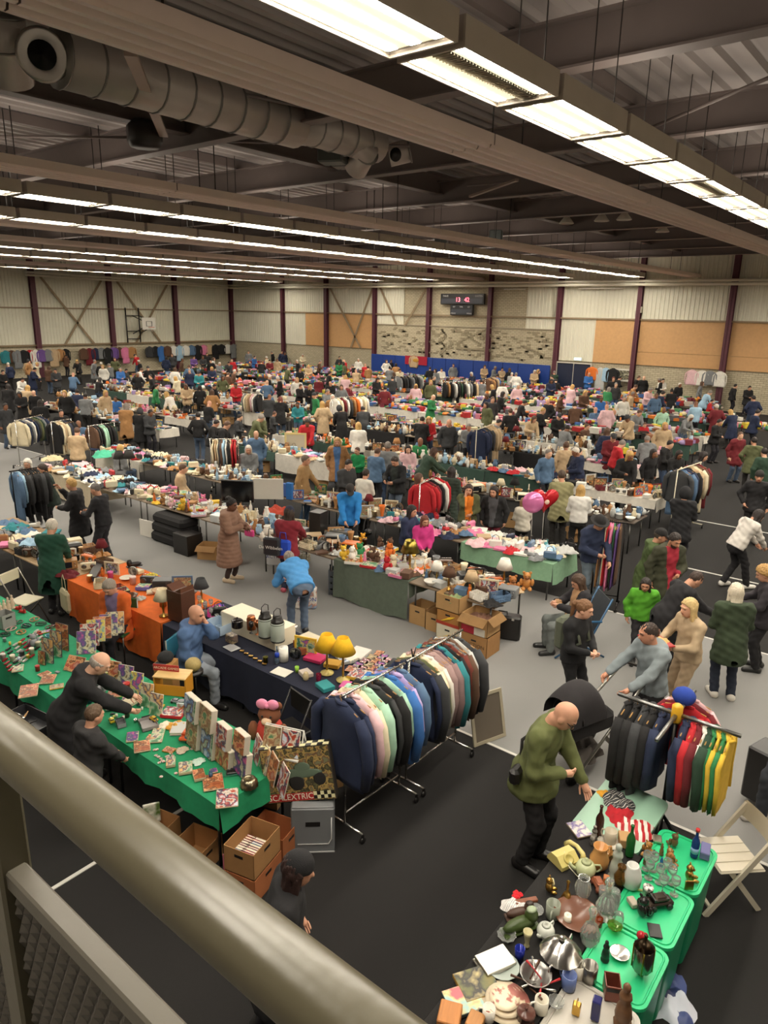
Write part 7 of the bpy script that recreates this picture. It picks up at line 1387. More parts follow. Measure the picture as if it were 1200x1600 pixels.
K = NEAR['blackw'][1]; bp_ = tag(put('backpack', MB().bbox(-.14, .14, -.2, -.02, -.1, .34, .05).tube([(-.1, -.02, .3), (-.1, .12, .32), (-.1, .2, .1), (-.1, .0, -.05)], .02, 6).tube([(.1, -.02, .3), (.1, .12, .32), (.1, .2, .1), (.1, .0, -.05)], .02, 6), C('fabric', '#5d6253'), None, wpt('blackw', K['P']+A3(0, -.05, .12)), NEAR['blackw'][0].rotation_euler.z), 'olive grey backpack worn by the woman in black', 'backpack')
# tray of food, bags in hands
p = wpt('beige', A3(0, .50, 1.12)); tr_ = tag(put('food_tray', MB().bbox(-.2, .2, -.14, .14, 0, .02, .005), C('plastic', '#a82a2a'), None, p, NEAR['beige'][0].rotation_euler.z), 'dark red tray of food and drinks held by the beige woman', 'tray')
for i, (dx, dy, c, l) in enumerate(((-.1, .03, '#e0dcd2', 'white paper cup on the food tray'), (.1, .03, '#5a3a2a', 'brown coffee cup on the food tray'), (0, -.06, '#d8b070', 'golden rolls on the food tray'))): place((turned('tumbler'), turned('tumbler'), heap(2))[i], ('paper_cup', 'coffee_cup', 'bread')[i], l, ('cup', 'cup', 'bread')[i], p+Vector((dx, dy, .02)), 0, {0: C('paper', c)}, (1, 1, .5)[i])
def bag(label, p, c, rz, s=1., txt=None, tc='#e8e4dc', m=None):
    t = thing('shopping_bag', label, 'bag', p, rz); put('body', MB().bbox(-.17*s, .17*s, -.07*s, .07*s, 0, .36*s, .03), m or C('plastic', c), t); put('handles', MB().tube([(-.08*s, 0, .35*s), (-.06*s, 0, .52*s), (.06*s, 0, .52*s), (.08*s, 0, .35*s)], .008, 5), C('fabric', c), t)
    if txt: o = put('lettering', text_mesh(txt, .09*s, .001), C('paper', tc), t, (0, -.072*s, .17*s)); o.rotation_euler = (R(90), 0, 0)
    return t
bag('white shopping bag with dark lettering held by the bending person', at(478, 950, 0), '#cfcac2', FC, 1.15, 'ACTION', '#2a4a9a', ramp_mat('actionbag', ('#d8d4cc', '#d8d4cc', '#d8d4cc', '#b87a5a', '#8a9ab0'), 8, 'noise')); bag('white and blue shopping bag standing by the white basket', at(432, 882, .24), '#d8dcdc', FC, 1.1, 'ACTION', '#2a3f8c')
bag('dark shoulder bag with white lettering on the red jacket person', wpt('redjacket', A3(-.2, -.24, .80)), '#2c2e33', NEAR['redjacket'][0].rotation_euler.z, .95, 'De Wibbelen'); bag('bright blue bag beside the dark shoulder bag', wpt('redjacket', A3(-.02, -.16, .78)), '#2a4fc0', NEAR['redjacket'][0].rotation_euler.z, .85)
# blue folding chair
bc_ = thing('camp_chair', 'blue framed folding chair with dark mesh seat', 'chair', (NEAR['chairgirl'][0].location.x, NEAR['chairgirl'][0].location.y, 0), NEAR['chairgirl'][0].rotation_euler.z); bm2 = C('paint', '#2f5a80')
put('seat', MB().bbox(-.25, .25, -.2, .3, .40, .42, .008), C('fabric', '#3a3f45'), bc_); put('backrest', MB().bar((0, -.22, .42), (0, -.42, .95), .48, .015, up=(0, 1, 0)), C('fabric', '#3a3f45'), bc_)
for s in (-1, 1): put('frame_tube', MB().tube([(s*.27, .38, .02), (s*.27, -.2, .42), (s*.27, -.44, .98)], .015, 7), bm2, bc_); put('frame_tube', MB().tube([(s*.27, -.4, .02), (s*.27, .3, .42)], .015, 7), bm2, bc_); put('armrest', MB().tube([(s*.29, -.3, .62), (s*.29, .2, .62)], .018, 7), bm2, bc_)
# cartons in front of the bric-a-brac table
def carton_at(label, x, y, z, w, d, h, rz=R(-90), c='#b58f5e', fl=False, txt=None): 
    o = place(openbox(w, d, h, fl), 'cardboard_box', label, 'box', (x, y, z), rz, {0: C('card', c), 2: C('card', c)}); 
    if txt: q = put('lettering', text_mesh(txt, .085, .001), C('paper', '#5a4430'), o, (0, -d/2-.003, h*.5)); q.rotation_euler = (R(90), 0, 0)
    return o
carton_at('plain cardboard box beside the grey cloth, left of its pair', 9.18, 6.42, 0, .34, .34, .34); carton_at('plain cardboard box beside the grey cloth, right of its pair', 9.14, 6.06, 0, .32, .34, .32); fb1 = carton_at('white and yellow fruit box under another fruit box', 8.98, 5.66, 0, .42, .4, .3, c='#d8d0b8'); fb2 = carton_at('brown fruit box with banana print in the stack', 8.98, 5.66, .3, .42, .4, .24, c='#a8763c'); carton_at('open cardboard box with a green cloth, topmost of its stack', 8.98, 5.68, .55, .44, .4, .26, c='#b58f5e')
carton_at('large brown box with stencilled lettering', 8.9, 5.12, 0, .48, .4, .34, c='#a87c4c', txt='UNCTION'); fb3 = carton_at('open box with red and white side panels on the lettered box', 8.9, 5.12, .35, .46, .4, .3, fl=True)
put('red_panel', MB().box(-.23, .0, -.204, -.2, .0, .12), C('card', '#b02a3a'), fb3); put('white_panel', MB().box(.0, .19, -.204, -.2, .0, .12), C('card', '#d8d2c4'), fb3); put('red_band', MB().box(-.214, .214, -.204, -.2, .0, .05), C('card', '#a83a24'), fb2)
for f_ in (fb1, fb2):
    for k in range(3): put('printed_banana', MB().tube([(-.12+.05*k, -.202, .06+.02*k), (-.05+.05*k, -.202, .09+.02*k), (.05+.04*k, -.202, .16+.01*k)], [.006, .016, .005], 6), C('paper', '#d8b02a'), f_)
for x, y, z, c, l, s in ((8.98, 5.68, .7, '#8a9a6a', 'green and white cloth in the topmost open box', .9), (8.9, 5.12, .55, '#6b4a3a', 'brown leather goods heaped in the open box', .9)): place(heap(3), 'garment', l, 'clothing', (x, y, z), .5, {0: C('fabric', c)}, s)
place(turned('bottle'), 'water_bottle', 'clear plastic bottle standing under the table end', 'bottle', at(762, 1005, 0), 0, {0: GLS}, .9); place(suitcase(), 'suitcase', 'dark case under the end of the bric-a-brac table', 'suitcase', (9.55, 5.1, 0), R(-70)); place(crate(.3, .3, .5), 'drawer_crate', 'grey plastic drawer tower beside the bending person', 'crate', at(528, 925, 0), FC)
carton_at('open cardboard box below the white pots', 8.86, 11.75, 0, .42, .36, .3, R(-60), fl=True); carton_at('small light box beside the brown coat woman', 8.95, 11.1, 0, .26, .26, .22); place(basket(.5, .34, .26), 'basket', 'large cream woven basket on the carpet', 'basket', at(463, 880, 0), R(-60), {0: C('card', '#c8bfa2')})
mt_ = tag(put('folded_mattress', MB().bbox(-.3, .3, -.6, .6, 0, .24, .06).bbox(-.28, .28, -.58, .58, .22, .46, .06).bbox(-.26, .26, -.55, .55, .44, .66, .06), C('fabric', '#1c1b1c'), None, (9.0, 13.1, 0)), 'black folded mattress leaning at the aisle table', 'mattress'); place(carton(.4, .5, .45), 'speaker_box', 'black cube speaker beside the folded mattress', 'speaker', (8.75, 12.35, 0), 0, {0: BLK}); place(carton(.02, .5, .4), 'white_board', 'white panel leaning under the aisle table', 'board', (8.8, 13.95, 0), .1, {0: C('paint', '#dcd8ce')})
# aisle tables with cloths
ROWT = [(9.0, 10.05, 4.95, 6.6), (9.0, 10.05, 6.62, 8.3), (9.0, 10.05, 8.32, 10.1), (9.0, 10.05, 10.12, 12.2), (9.0, 10.05, 12.25, 14.4), (9.0, 10.05, 14.45, 16.6), (9.0, 10.05, 16.65, 19.2), (11.4, 12.4, 5.15, 7.1), (11.4, 12.4, 7.12, 9.2), (11.4, 12.4, 9.25, 11.4), (11.4, 12.4, 11.45, 13.6), (11.4, 12.4, 13.65, 15.8), (11.4, 12.4, 15.85, 18.2), (11.4, 12.4, 18.25, 20.6), (11.4, 12.4, 20.65, 23.2)]
NMS = ['bric-a-brac table end with cartons below', 'toy and figurine table with grey cloth', 'table with the computer tower', 'table with the white lace pots', 'table with plush toys', 'table with shoes and hats', 'table with cushions at the left', 'clothes table with pale green cloth', 'clothes table beside the pale green one', 'table behind the man in blue', 'table with the white board', 'table with boxes and pots', 'table behind the blonde woman', 'table with green blanket', 'table at the far left end']
for n_, t_ in zip(NMS, ROWT): table(n_, *t_, color='#7a6a56')
cloth('grey green velvet cloth reaching the floor', 9.0, 10.05, 6.62, 8.3, .74, '#5f6a5c', (.72, .2, .3, .72), 3); cloth('pale green cloth under the heaps of clothes', 11.4, 12.4, 5.15, 7.1, .74, '#86ad8c', (.34, .2, .4, .2), 6); cloth('beige cloth at the left end of the aisle tables', 9.0, 10.05, 16.65, 19.2, .74, '#b8ab92', (.6, .2, .5, .3), 2); cloth('white cloth on the table at the far left', 11.4, 12.4, 18.25, 20.6, .74, '#d8d2c4', (.5, .2, .3, .3), 9)
for px, py, z, ps, nm, l, ct, cols, s, rz in ((372, 792, .757, monitor(), 'monitor', 'large black flat screen behind the white pots', 'monitor', {}, 1.35, R(-60)), (498, 838, .757, carton(.28, .3, .55), 'loudspeaker', 'tall black loudspeaker box behind the bending person', 'loudspeaker', {0: BLK}, .95, R(-80)), (532, 842, .757, console(), 'computer_tower', 'silver computer case on the aisle table', 'computer', {0: C('metal', '#a8a8a4')}, .95, R(-70)), (343, 815, .757, console(), 'printer', 'white cube printer left of the brown coat woman', 'printer', {0: C('plastic', '#d8dcdc'), 1: C('plastic', '#c8cccc')}, .8, R(-80)), (567, 848, .757, plush(), 'plush_toy', 'amber glass bear ornament on the aisle table', 'ornament', {0: C('gloss', '#d89a2a'), 1: C('gloss', '#d89a2a')}, .7, FC), (410, 845, .757, turned('urn'), 'lace_pot', 'white lace pot with lid, left of its pair', 'pot', {}, .8, 0), (422, 850, .757, turned('urn'), 'lace_pot', 'white lace pot with lid, right of its pair', 'pot', {}, .8, 0), (445, 842, .757, lamp(), 'table_lamp', 'white lamp with cone shade beside the red beanie person', 'lamp', {0: C('paint', '#ddd8cc'), 1: C('paint', '#ddd8cc')}, .85, 0), (390, 838, .757, handbag(), 'handbag', 'bright pink bag on the aisle table', 'bag', {0: C('plastic', '#d84a8c'), 1: C('plastic', '#d84a8c')}, .7, R(-80)), (420, 780, .757, carton(.03, .7, .5), 'white_board', 'large blank white board behind the flat screen', 'board', {0: C('paint', '#d8d4c8')}, 1., R(40)), (443, 775, .757, carton(.08, .2, .32), 'file_box', 'blue file box standing beside the white board', 'box', {0: C('card', '#3a5a9a')}, 1., .2), (453, 780, .757, carton(.1, .16, .4), 'file_box', 'bright blue tall box next to the file box', 'box', {0: C('card', '#2a6ab0')}, 1., .2), (433, 800, .757, heap(2), 'puffer_jacket', 'rust red puffer jacket heaped by the white lamp', 'jacket', {0: C('fabric', '#a83a24')}, 1.5, .3), (800, 925, .757, plush(), 'duck_ornament', 'wooden duck ornament at the table end, left one', 'ornament', {0: C('wood', '#a8682f'), 1: C('wood', '#7a4a24')}, 1., R(-40)), (822, 920, .757, plush(), 'duck_ornament', 'wooden duck ornament at the table end, right one', 'ornament', {0: C('wood', '#b57a3c'), 1: C('wood', '#7a4a24')}, 1.05, R(-60)), (640, 890, .757, lamp(), 'ornament_tree', 'tall ornament stand hung with small gold birds', 'ornament', {0: BRS, 1: C('metal', '#8a7a3a')}, 1.2, 0), (575, 830, .757, candleholder(), 'wire_chandelier', 'dark wire candle stand behind the computer tower', 'candle stand', {0: BLK}, 1.6, 0), (462, 703, .757, picture(.7, .55, .06), 'picture_frame', 'cream framed print standing on the table in the middle', 'picture', {0: C('paint', '#d0bf84'), 1: C('paper', '#b8ae98')}, 1., FC), (203, 735, .757, lamp(), 'table_lamp', 'lamp with dark grey drum shade, right of its pair', 'lamp', {0: BLK, 1: C('fabric', '#33312f')}, 1.25, 0), (188, 735, .757, lamp(), 'table_lamp', 'lamp with dark grey drum shade, left of its pair', 'lamp', {0: BLK, 1: C('fabric', '#2c2a28')}, 1.2, 0), (165, 712, .757, heap(1), 'blanket', 'mint green blanket heap at left', 'blanket', {0: C('fabric', '#4fb894')}, 1.8, 0), (82, 718, .757, heap(4), 'cushion', 'cream cushion on the left table', 'cushion', {0: C('fabric', '#d0c49c')}, 1.4, 0)):
    on(ps, nm, l, ct, px, py, z, rz, cols, s)
# balloons tied near the khaki jacket man
for px, py, l, c, heart in ((833, 785, 'round pink foil balloon beside the red heart', '#d87ab0', 0), (851, 780, 'red heart shaped foil balloon with pale patch', '#b8242c', 1)):
    p = at(px, py, 1.62); t = thing('foil_balloon', l, 'balloon', p, FC)
    if not heart: put('foil', MB().ell((0, 0, 0), (.21, .13, .21), 18, 12), C('gloss', c, metal=.3), t)
    else:
        put('foil', MB().grid(lambda u, v: (lambda a, q: (.017*16*math.sin(a)**3*q, .09*math.sqrt(max(0, 1-q**2))*1, .017*(13*math.cos(a)-5*math.cos(2*a)-2*math.cos(3*a)-math.cos(4*a))*q))(2*math.pi*u, v), 28, 6).grid(lambda u, v: (lambda a, q: (-.017*16*math.sin(a)**3*q, -.09*math.sqrt(max(0, 1-q**2)), .017*(13*math.cos(a)-5*math.cos(2*a)-2*math.cos(3*a)-math.cos(4*a))*q))(2*math.pi*u, v), 28, 6), C('gloss', c, metal=.3), t); put('patch', MB().ell((.03, -.07, -.03), (.06, .03, .06)), C('plain', '#e0c8b0'), t)
    put('string', MB().tube([(0, 0, -.2), (.02, .02, -.8), (0, 0, -p.z+.76)], .003, 4), C('plain', '#d8d4cc'), t)
# ---- racks further back: rail ends as surveyed at rail height
def prack(label, a, b, z, colors, kinds=('jacket', 'shirt', 'knit'), seed=1, sc=1., where=None, m=None, ext=0.):
    p, q = at(*a, z), at(*b, z); rack(label, p, q, z, m); fill_rack(p, q, z, colors, where or 'on the '+label.split(' with')[0], kinds, seed=seed, sc=sc)
bkm = C('steel', '#2c2a2a')
prack('black rail of black coats with denim jackets at left', (14, 737), (76, 728), 1.62, ['denim blue', 'pale blue', 'black', 'charcoal', 'black', 'black', 'black', 'black', 'charcoal', 'black', 'black'], ('coat', 'jacket'), 1, 1.0, 'on the black coat rail', bkm)
prack('chrome rail of bright red jackets', (655, 757), (688, 742), 1.5, ['red', 'red', 'dark red', 'black', 'white', 'red'], ('jacket',), 2, 1.05)
prack('white rail of denim and leather jackets', (1058, 735), (1096, 722), 1.65, ['charcoal', 'denim blue', 'navy', 'black', 'beige', 'cream', 'brown', 'dark red'], ('jacket', 'coat'), 3, 1.1, m=C('paint', '#d8d0b8'))
prack('rail of patterned summer dresses', (932, 812), (982, 818), 1.6, ['tan', 'brown', 'cream', 'red', 'pink', 'pink', 'green', 'black', 'purple', 'brown'], ('dress',), 4, 1.0, m=bkm)
prack('rail of patterned blouses at the left edge', (22, 658), (66, 648), 1.55, ['cream', 'navy', 'grey', 'white', 'navy', 'charcoal', 'olive', 'dark green', 'grey', 'navy'], seed=5, sc=1.1); prack('rail of beige and black coats at left', (78, 660), (112, 654), 1.55, ['black', 'cream', 'beige', 'cream', 'charcoal', 'navy', 'black', 'black'], ('coat',), 6, 1.0); prack('rail of mint and dark clothes behind the beige jacket', (136, 666), (180, 660), 1.5, ['brown', 'charcoal', 'black', 'mint', 'mint', 'black', 'black', 'dark green'], seed=7, sc=1.05)
prack('white rail of pale shirts in the middle', (326, 686), (374, 686), 1.5, ['cream', 'beige', 'cream', 'charcoal', 'brown', 'pale blue', 'white', 'black', 'cream', 'red', 'red'], ('shirt', 'jacket'), 8, 1.05); prack('rail of striped shirts farther back', (378, 614), (412, 616), 1.55, ['grey', 'cream', 'beige', 'pale pink', 'white', 'charcoal', 'black'], ('shirt',), 9, 1.1); prack('rail of mustard and white jackets in the middle', (518, 622), (574, 618), 1.6, ['white', 'cream', 'dark red', 'white', 'charcoal', 'tan', 'orange', 'white', 'cream', 'white'], ('jacket',), 10, 1.1)
prack('rail of dark coats near the blue partition', (618, 588), (660, 586), 1.6, ['grey', 'black', 'charcoal', 'black', 'grey', 'black', 'charcoal', 'pale grey'], ('coat',), 11, 1.05); prack('long rail of black and white coats below the scoreboard', (690, 597), (748, 596), 1.6, ['black', 'tan', 'black', 'white', 'black', 'dark green', 'black', 'white', 'grey', 'black', 'beige'], ('coat', 'jacket'), 12, 1.1); prack('rail of brown furs right of the blue partition people', (758, 592), (774, 588), 1.6, ['brown', 'tan', 'brown', 'beige'], ('coat',), 13, 1.1); prack('short rail of camel and navy coats', (744, 672), (772, 662), 1.6, ['navy', 'navy', 'charcoal', 'beige', 'beige'], ('coat',), 14, 1.05, m=C('paint', '#d8d0b8'))
# clothes hung along the walls
wr_ = MB(); q0 = onY(2, 546, YW-.45); wrl = put('wall_rail', MB().tube([(15, YW-.45, 2.02), (42.5, YW-.45, 2.02)], .02, 6), M_PIPE, wl)
LW = 'teal brown grey black red white purple grey beige tan black - - brown dark+red navy grey black purple brown pink tan - - charcoal black blue brown white pale+blue white denim+blue black pink beige black black white grey black'.split()
for i, c in enumerate(LW):
    if c == '-': continue
    px = 8+i*9.4; p = onY(px, 545, YW-.45); c = c.replace('+', ' '); hang(('jacket', 'shirt', 'coat')[i % 3], i, c, 'on the left wall '+('by the first column' if px < 110 else 'between the columns' if px < 210 else 'right of the basketball hoop'), (p.x, p.y, 2.02), R(random.Random(i).uniform(-12, 12)), sc=1.25)
for px, c, k in ((1082, 'pale pink', 'shirt'), (1098, 'white', 'shirt'), (1110, 'grey', 'knit'), (1126, 'white', 'shirt'), (938, 'pale grey', 'dress'), (947, 'pale blue', 'shirt'), (958, 'black', 'jacket'), (646, 'beige', 'jacket'), (925, 'orange', 'knit')):
    p = onX(px, 580, XW-.6); hang(k, px % 3, c, 'high on the far wall '+('near the dark doors' if 900 < px < 970 else 'at right' if px > 1000 else 'before the blue partition'), (p.x, p.y, 2.25 if px > 1000 else 2.05), R(90), sc=1.25)
p = onX(973, 582, XW-.35); place(picture(1.1, .75, .1), 'picture_frame', 'framed landscape with white border on the far wall', 'picture', (p.x, p.y, 1.25), R(-90), {0: C('paint', '#e0dccf'), 1: ramp_mat('wallpic', ('#4a4a3c', '#8a8468', '#2c2c28', '#b8b49a'), 6, 'noise')})
p = onX(650, 560, XW-.62); fl_ = thing('flag', 'dark red flag with gold emblem on the blue partition', 'flag', (p.x, p.y, 1.35), R(-90)); put('cloth', MB().grid(lambda u, v: ((u-.5)*2.0, .02*math.sin(u*12), v*.62), 16, 3), C('fabric', '#a81f34'), fl_); put('emblem', MB().ell((0, -.04, .32), (.28, .012, .12)).ell((.1, -.04, .4), (.1, .012, .06)), C('paint', '#c8963a'), fl_)
for px, py, l in ((408, 573, 'white panel leaning at the far wall'), (505, 551, 'white notice board beside the blue partition')): pass
# right edge: cart and a passer-by of whom little shows
ct_ = thing('folding_cart', 'black folding cart with pale panels at the right edge', 'cart', at(1200, 1262, 0), FC+.6); put('frame', MB().tube([(-.17, 0, .05), (-.17, 0, .95), (.17, 0, .95), (.17, 0, .05)], .014, 7), BLK, ct_); put('basket', MB().bbox(-.17, .17, -.02, .24, .08, .7, .02), BLK, ct_)
for i in range(4): put('panel', MB().box(-.13, .13, -.026, -.02, .14+i*.14, .25+i*.14), C('paper', '#8a8478'), ct_)
# ================================================================== ROWS OF STALLS: goods laid out table by table
CNT = {}; LUMP = {}
PALS = dict(clothes=['white', 'white', 'cream', 'pale pink', 'red', 'denim blue', 'black', 'navy', 'pale blue', 'pale grey', 'grey', 'beige', 'tan', 'pale pink', 'charcoal', 'pink', 'cream', 'teal'],
            china=['white', 'cream', 'white', 'pale grey', 'beige', 'brown', 'pale blue', 'tan', 'cream', 'white', 'denim blue', 'brown'],
            toys=['red', 'yellow', 'denim blue', 'orange', 'green', 'pale pink', 'white', 'tan', 'cream', 'brown', 'beige', 'white', 'pale grey', 'brown', 'pink'],
            books=['white', 'cream', 'red', 'blue', 'black', 'navy', 'beige', 'green', 'yellow', 'brown', 'pale grey'],
            mixed=['white', 'cream', 'brown', 'black', 'dark red', 'tan', 'grey', 'denim blue', 'pale grey', 'cream', 'tan', 'beige', 'charcoal', 'white', 'orange'])
KIND = dict(  # theme -> (mesh, object name, category, material kind, width, scale)
    clothes=[('heap', 'garment', 'clothing', 'fabric', .34, 1.), ('heap', 'garment', 'clothing', 'fabric', .34, .8), ('folded', 'folded_garment', 'clothing', 'fabric', .3, 1.), ('shoe', 'shoe', 'shoe', 'plastic', .16, 1.), ('handbag', 'handbag', 'handbag', 'plastic', .3, .8)],
    china=[('cup', 'cup', 'cup', 'ceramic', .16, 1.1), ('plate', 'plate', 'plate', 'ceramic', .25, 1.), ('bowl', 'bowl', 'bowl', 'ceramic', .24, 1.), ('vase1', 'vase', 'vase', 'ceramic', .18, 1.2), ('vase2', 'vase', 'vase', 'ceramic', .18, 1.), ('teapot', 'teapot', 'teapot', 'ceramic', .26, 1.), ('jug', 'jug', 'jug', 'ceramic', .2, 1.1), ('figurine', 'figurine', 'figurine', 'ceramic', .14, .9), ('pot', 'pot', 'pot', 'ceramic', .22, .9), ('urn', 'urn', 'urn', 'ceramic', .2, 1.), ('bottle', 'bottle', 'bottle', 'gloss', .12, .9), ('mug', 'mug', 'mug', 'ceramic', .13, 1.1)],
    toys=[('plush', 'plush_toy', 'plush toy', 'fabric', .26, .9), ('toycar', 'toy_car', 'toy car', 'plastic', .22, 1.), ('gamebox', 'game_box', 'game box', 'card', .4, 1.), ('carton', 'box', 'box', 'card', .3, .8), ('figurine', 'figurine', 'figurine', 'plastic', .14, .8), ('heap', 'garment', 'clothing', 'fabric', .3, .7)],
    books=[('book', 'book', 'book', 'paper', .2, 1.), ('book', 'book', 'book', 'paper', .2, .9), ('disc_case', 'disc_case', 'disc case', 'paper', .16, 1.), ('gamebox', 'game_box', 'game box', 'card', .36, .8), ('picture', 'picture_frame', 'picture frame', 'wood', .36, .8)],
    mixed=[('carton', 'box', 'box', 'card', .3, .8), ('lamp', 'table_lamp', 'lamp', 'metal', .28, .9), ('radio', 'radio', 'radio', 'plastic', .3, .9), ('clock', 'clock', 'clock', 'metal', .22, 1.), ('basket', 'basket', 'basket', 'card', .4, .7), ('picture', 'picture_frame', 'picture frame', 'wood', .4, .9), ('candleholder', 'candlestick', 'candlestick', 'metal', .14, .9), ('vase3', 'vase', 'vase', 'ceramic', .18, 1.), ('bowl', 'bowl', 'bowl', 'ceramic', .24, 1.), ('heap', 'garment', 'clothing', 'fabric', .36, .8), ('console', 'appliance', 'appliance', 'plastic', .42, .8), ('book', 'book', 'book', 'paper', .2, 1.), ('tin', 'tin', 'tin', 'metal', .15, 1.), ('figurine', 'figurine', 'figurine', 'ceramic', .14, .8)])
def kmesh(k, i):
    if k in PROF: return turned(k)
    return dict(heap=lambda: heap(i % 6), folded=lambda: folded(i % 3), shoe=shoe, handbag=handbag, cup=cup, plate=plate, teapot=teapot, jug=jug, mug=mug, plush=plush, toycar=toycar, gamebox=lambda: gamebox(.34, .26, .05), carton=lambda: carton(.28, .22, .14), book=lambda: book(.15, .21, .03), disc_case=disc_case, picture=lambda: picture(.36, .28), lamp=lamp, radio=radio, clock=clock, basket=lambda: basket(.36, .26, .16), candleholder=candleholder, console=console)[k]()
LM = [mat('plain', c) for c in ('#e0dcd0', '#d8c8a0', '#8a5a3a', '#2a2826', '#b02a2c', '#3a5f9a', '#4a8a5a', '#d88a9c', '#c8b8a8', '#d87a2c', '#5a5a5e', '#9fb8c8', '#7a2f3a', '#d8c040', '#3c4a3a', '#a08ab8')]
def lump(key, x, y, z, r):
    b = LUMP.setdefault(key, MB()); k = r.randrange(16); w = r.uniform(.08, .2)
    if r.random() < .5: b.box(-w, w, -w*.8, w*.8, 0, r.uniform(.04, .22), k, XF((x, y, z), r.uniform(0, 3)))
    elif r.random() < .5: h = r.uniform(.08, .3); q = r.uniform(.04, .1); b.lathe([(q*.7, 0), (q, h*.5), (q*.6, h)], 7, k, XF((x, y, z)))
    else: b.ell((x, y, z+.05), (w*1.2, w, r.uniform(.05, .12)), 7, 4, k)
def stock(x0, x1, y0, y1, theme, where, seed, dens=1., z=.757, cap=285, zone=None, lumps=None):
    r = random.Random(seed); y = y0+.1
    while y < y1-.08:
        x = x0+.1; adv = .5
        while x < x1-.06:
            k, nm, ct, mk, w, sc = r.choice(KIND[theme]); w *= 1/dens; px, py = pix((x, y, z)); c = r.choice(PALS[theme])
            if -20 < px < 1220 and r.random() < .94:
                if lumps or CNT.get(nm, 0) >= cap: lump(lumps or zone, x, y, z, r)
                else:
                    CNT[nm] = CNT.get(nm, 0)+1; cm_ = mat(mk, CD[c]) ; cols = {0: cm_}
                    if k in ('cup', 'teapot', 'jug', 'mug'): cols.update({1: cm_, 2: cm_, 3: cm_})
                    if k == 'lamp': cols = {1: mat('fabric', CD[c])}
                    if k in ('gamebox', 'picture', 'disc_case'): cols[1] = cover(r.randrange(8), 8)
                    if k == 'plush': cols[1] = mat('fabric', '#d8c8a8')
                    rz = r.uniform(0, 6.28) if k not in ('picture', 'console', 'radio', 'clock', 'lamp') else FC+r.uniform(-.5, .5)
                    place(kmesh(k, r.randrange(9)), nm, '%s %s %s' % (c, nm.replace('_', ' '), where), ct, (x+r.uniform(-.03, .03), y+r.uniform(-.04, .04), z+(.05 if theme == 'clothes' and r.random() < .3 else 0)), rz, cols, sc*r.uniform(.85, 1.12), where.replace('on the', 'goods on the'))
            x += w*r.uniform(.8, 1.05); adv = min(adv, w)
        y += max(.13, adv)*r.uniform(.85, 1.1)+.03
# the two lines of tables beside the grey carpet
for (x0, x1, y0, y1), th, wh, dn in zip(ROWT, ['mixed', 'toys', 'mixed', 'china', 'toys', 'clothes', 'clothes', 'clothes', 'clothes', 'mixed', 'books', 'china', 'clothes', 'clothes', 'clothes'], ['on the bric-a-brac table end', 'on the grey velvet cloth', 'beside the computer case', 'beside the white lace pots', 'on the plush toy table', 'on the shoe and hat table', 'on the cushion table', 'on the pale green cloth', 'on the clothes table left of the pale green cloth', 'behind the man in blue', 'by the large white board', 'on the boxes and pots table', 'behind the blonde woman in black', 'by the mint blanket', 'on the far left table'], [1.5, 1.7, 1.1, 1.2, 1.2, 1.2, 1.1, 1.35, 1.3, 1.1, 1.1, 1.2, 1.2, 1.2, 1.1]): stock(x0, x1, y0, y1, th, wh, int(y0*10+x0), dn)
stock(5.36, 6.43, 10.97, 12.75, 'mixed', 'on the plain table before the green coat', 5, 1.); stock(5.36, 6.43, 12.9, 15.1, 'clothes', 'on the wooden table at the left edge', 6, 1.); stock(5.4, 6.4, 8.35, 10.8, 'mixed', 'on the orange cloth', 91, .62); stock(5.9, 6.35, 5.0, 6.3, 'books', 'at the back of the navy table', 92, .8); stock(3.9, 4.25, 5.2, 8.5, 'books', 'at the back of the green table', 93, .7)
# the islands behind: front edge X, depth, from Y, to Y
ISL = [(15.05, 5.0, 19.0), (15.05, 22.6, 33.5), (17.35, 5.3, 19.0), (17.35, 23.0, 35.0), (20.6, 6.6, 38.0), (22.75, 6.8, 39.0), (26.0, 7.0, 42.0), (28.3, 7.2, 42.0), (31.8, 5.5, 44.0), (34.0, 7.2, 45.0), (37.6, 9.0, 47.0), (39.8, 10.0, 47.0)]
TH = ['clothes', 'china', 'mixed', 'toys', 'books', 'clothes', 'china', 'mixed']; rr = random.Random(21); TOPC = ['#8a7a66', '#4a4038', '#b8ae9c', '#5a5048']
def where_of(x, y):
    px, py = pix((x, y, .8)); col = 'left' if px < 300 else 'left centre' if px < 520 else 'centre' if px < 720 else 'right centre' if px < 950 else 'right'
    return 'on the %s row of stalls, %s' % ('third' if x < 16.5 else 'fourth' if x < 19 else 'fifth' if x < 22 else 'sixth', col)
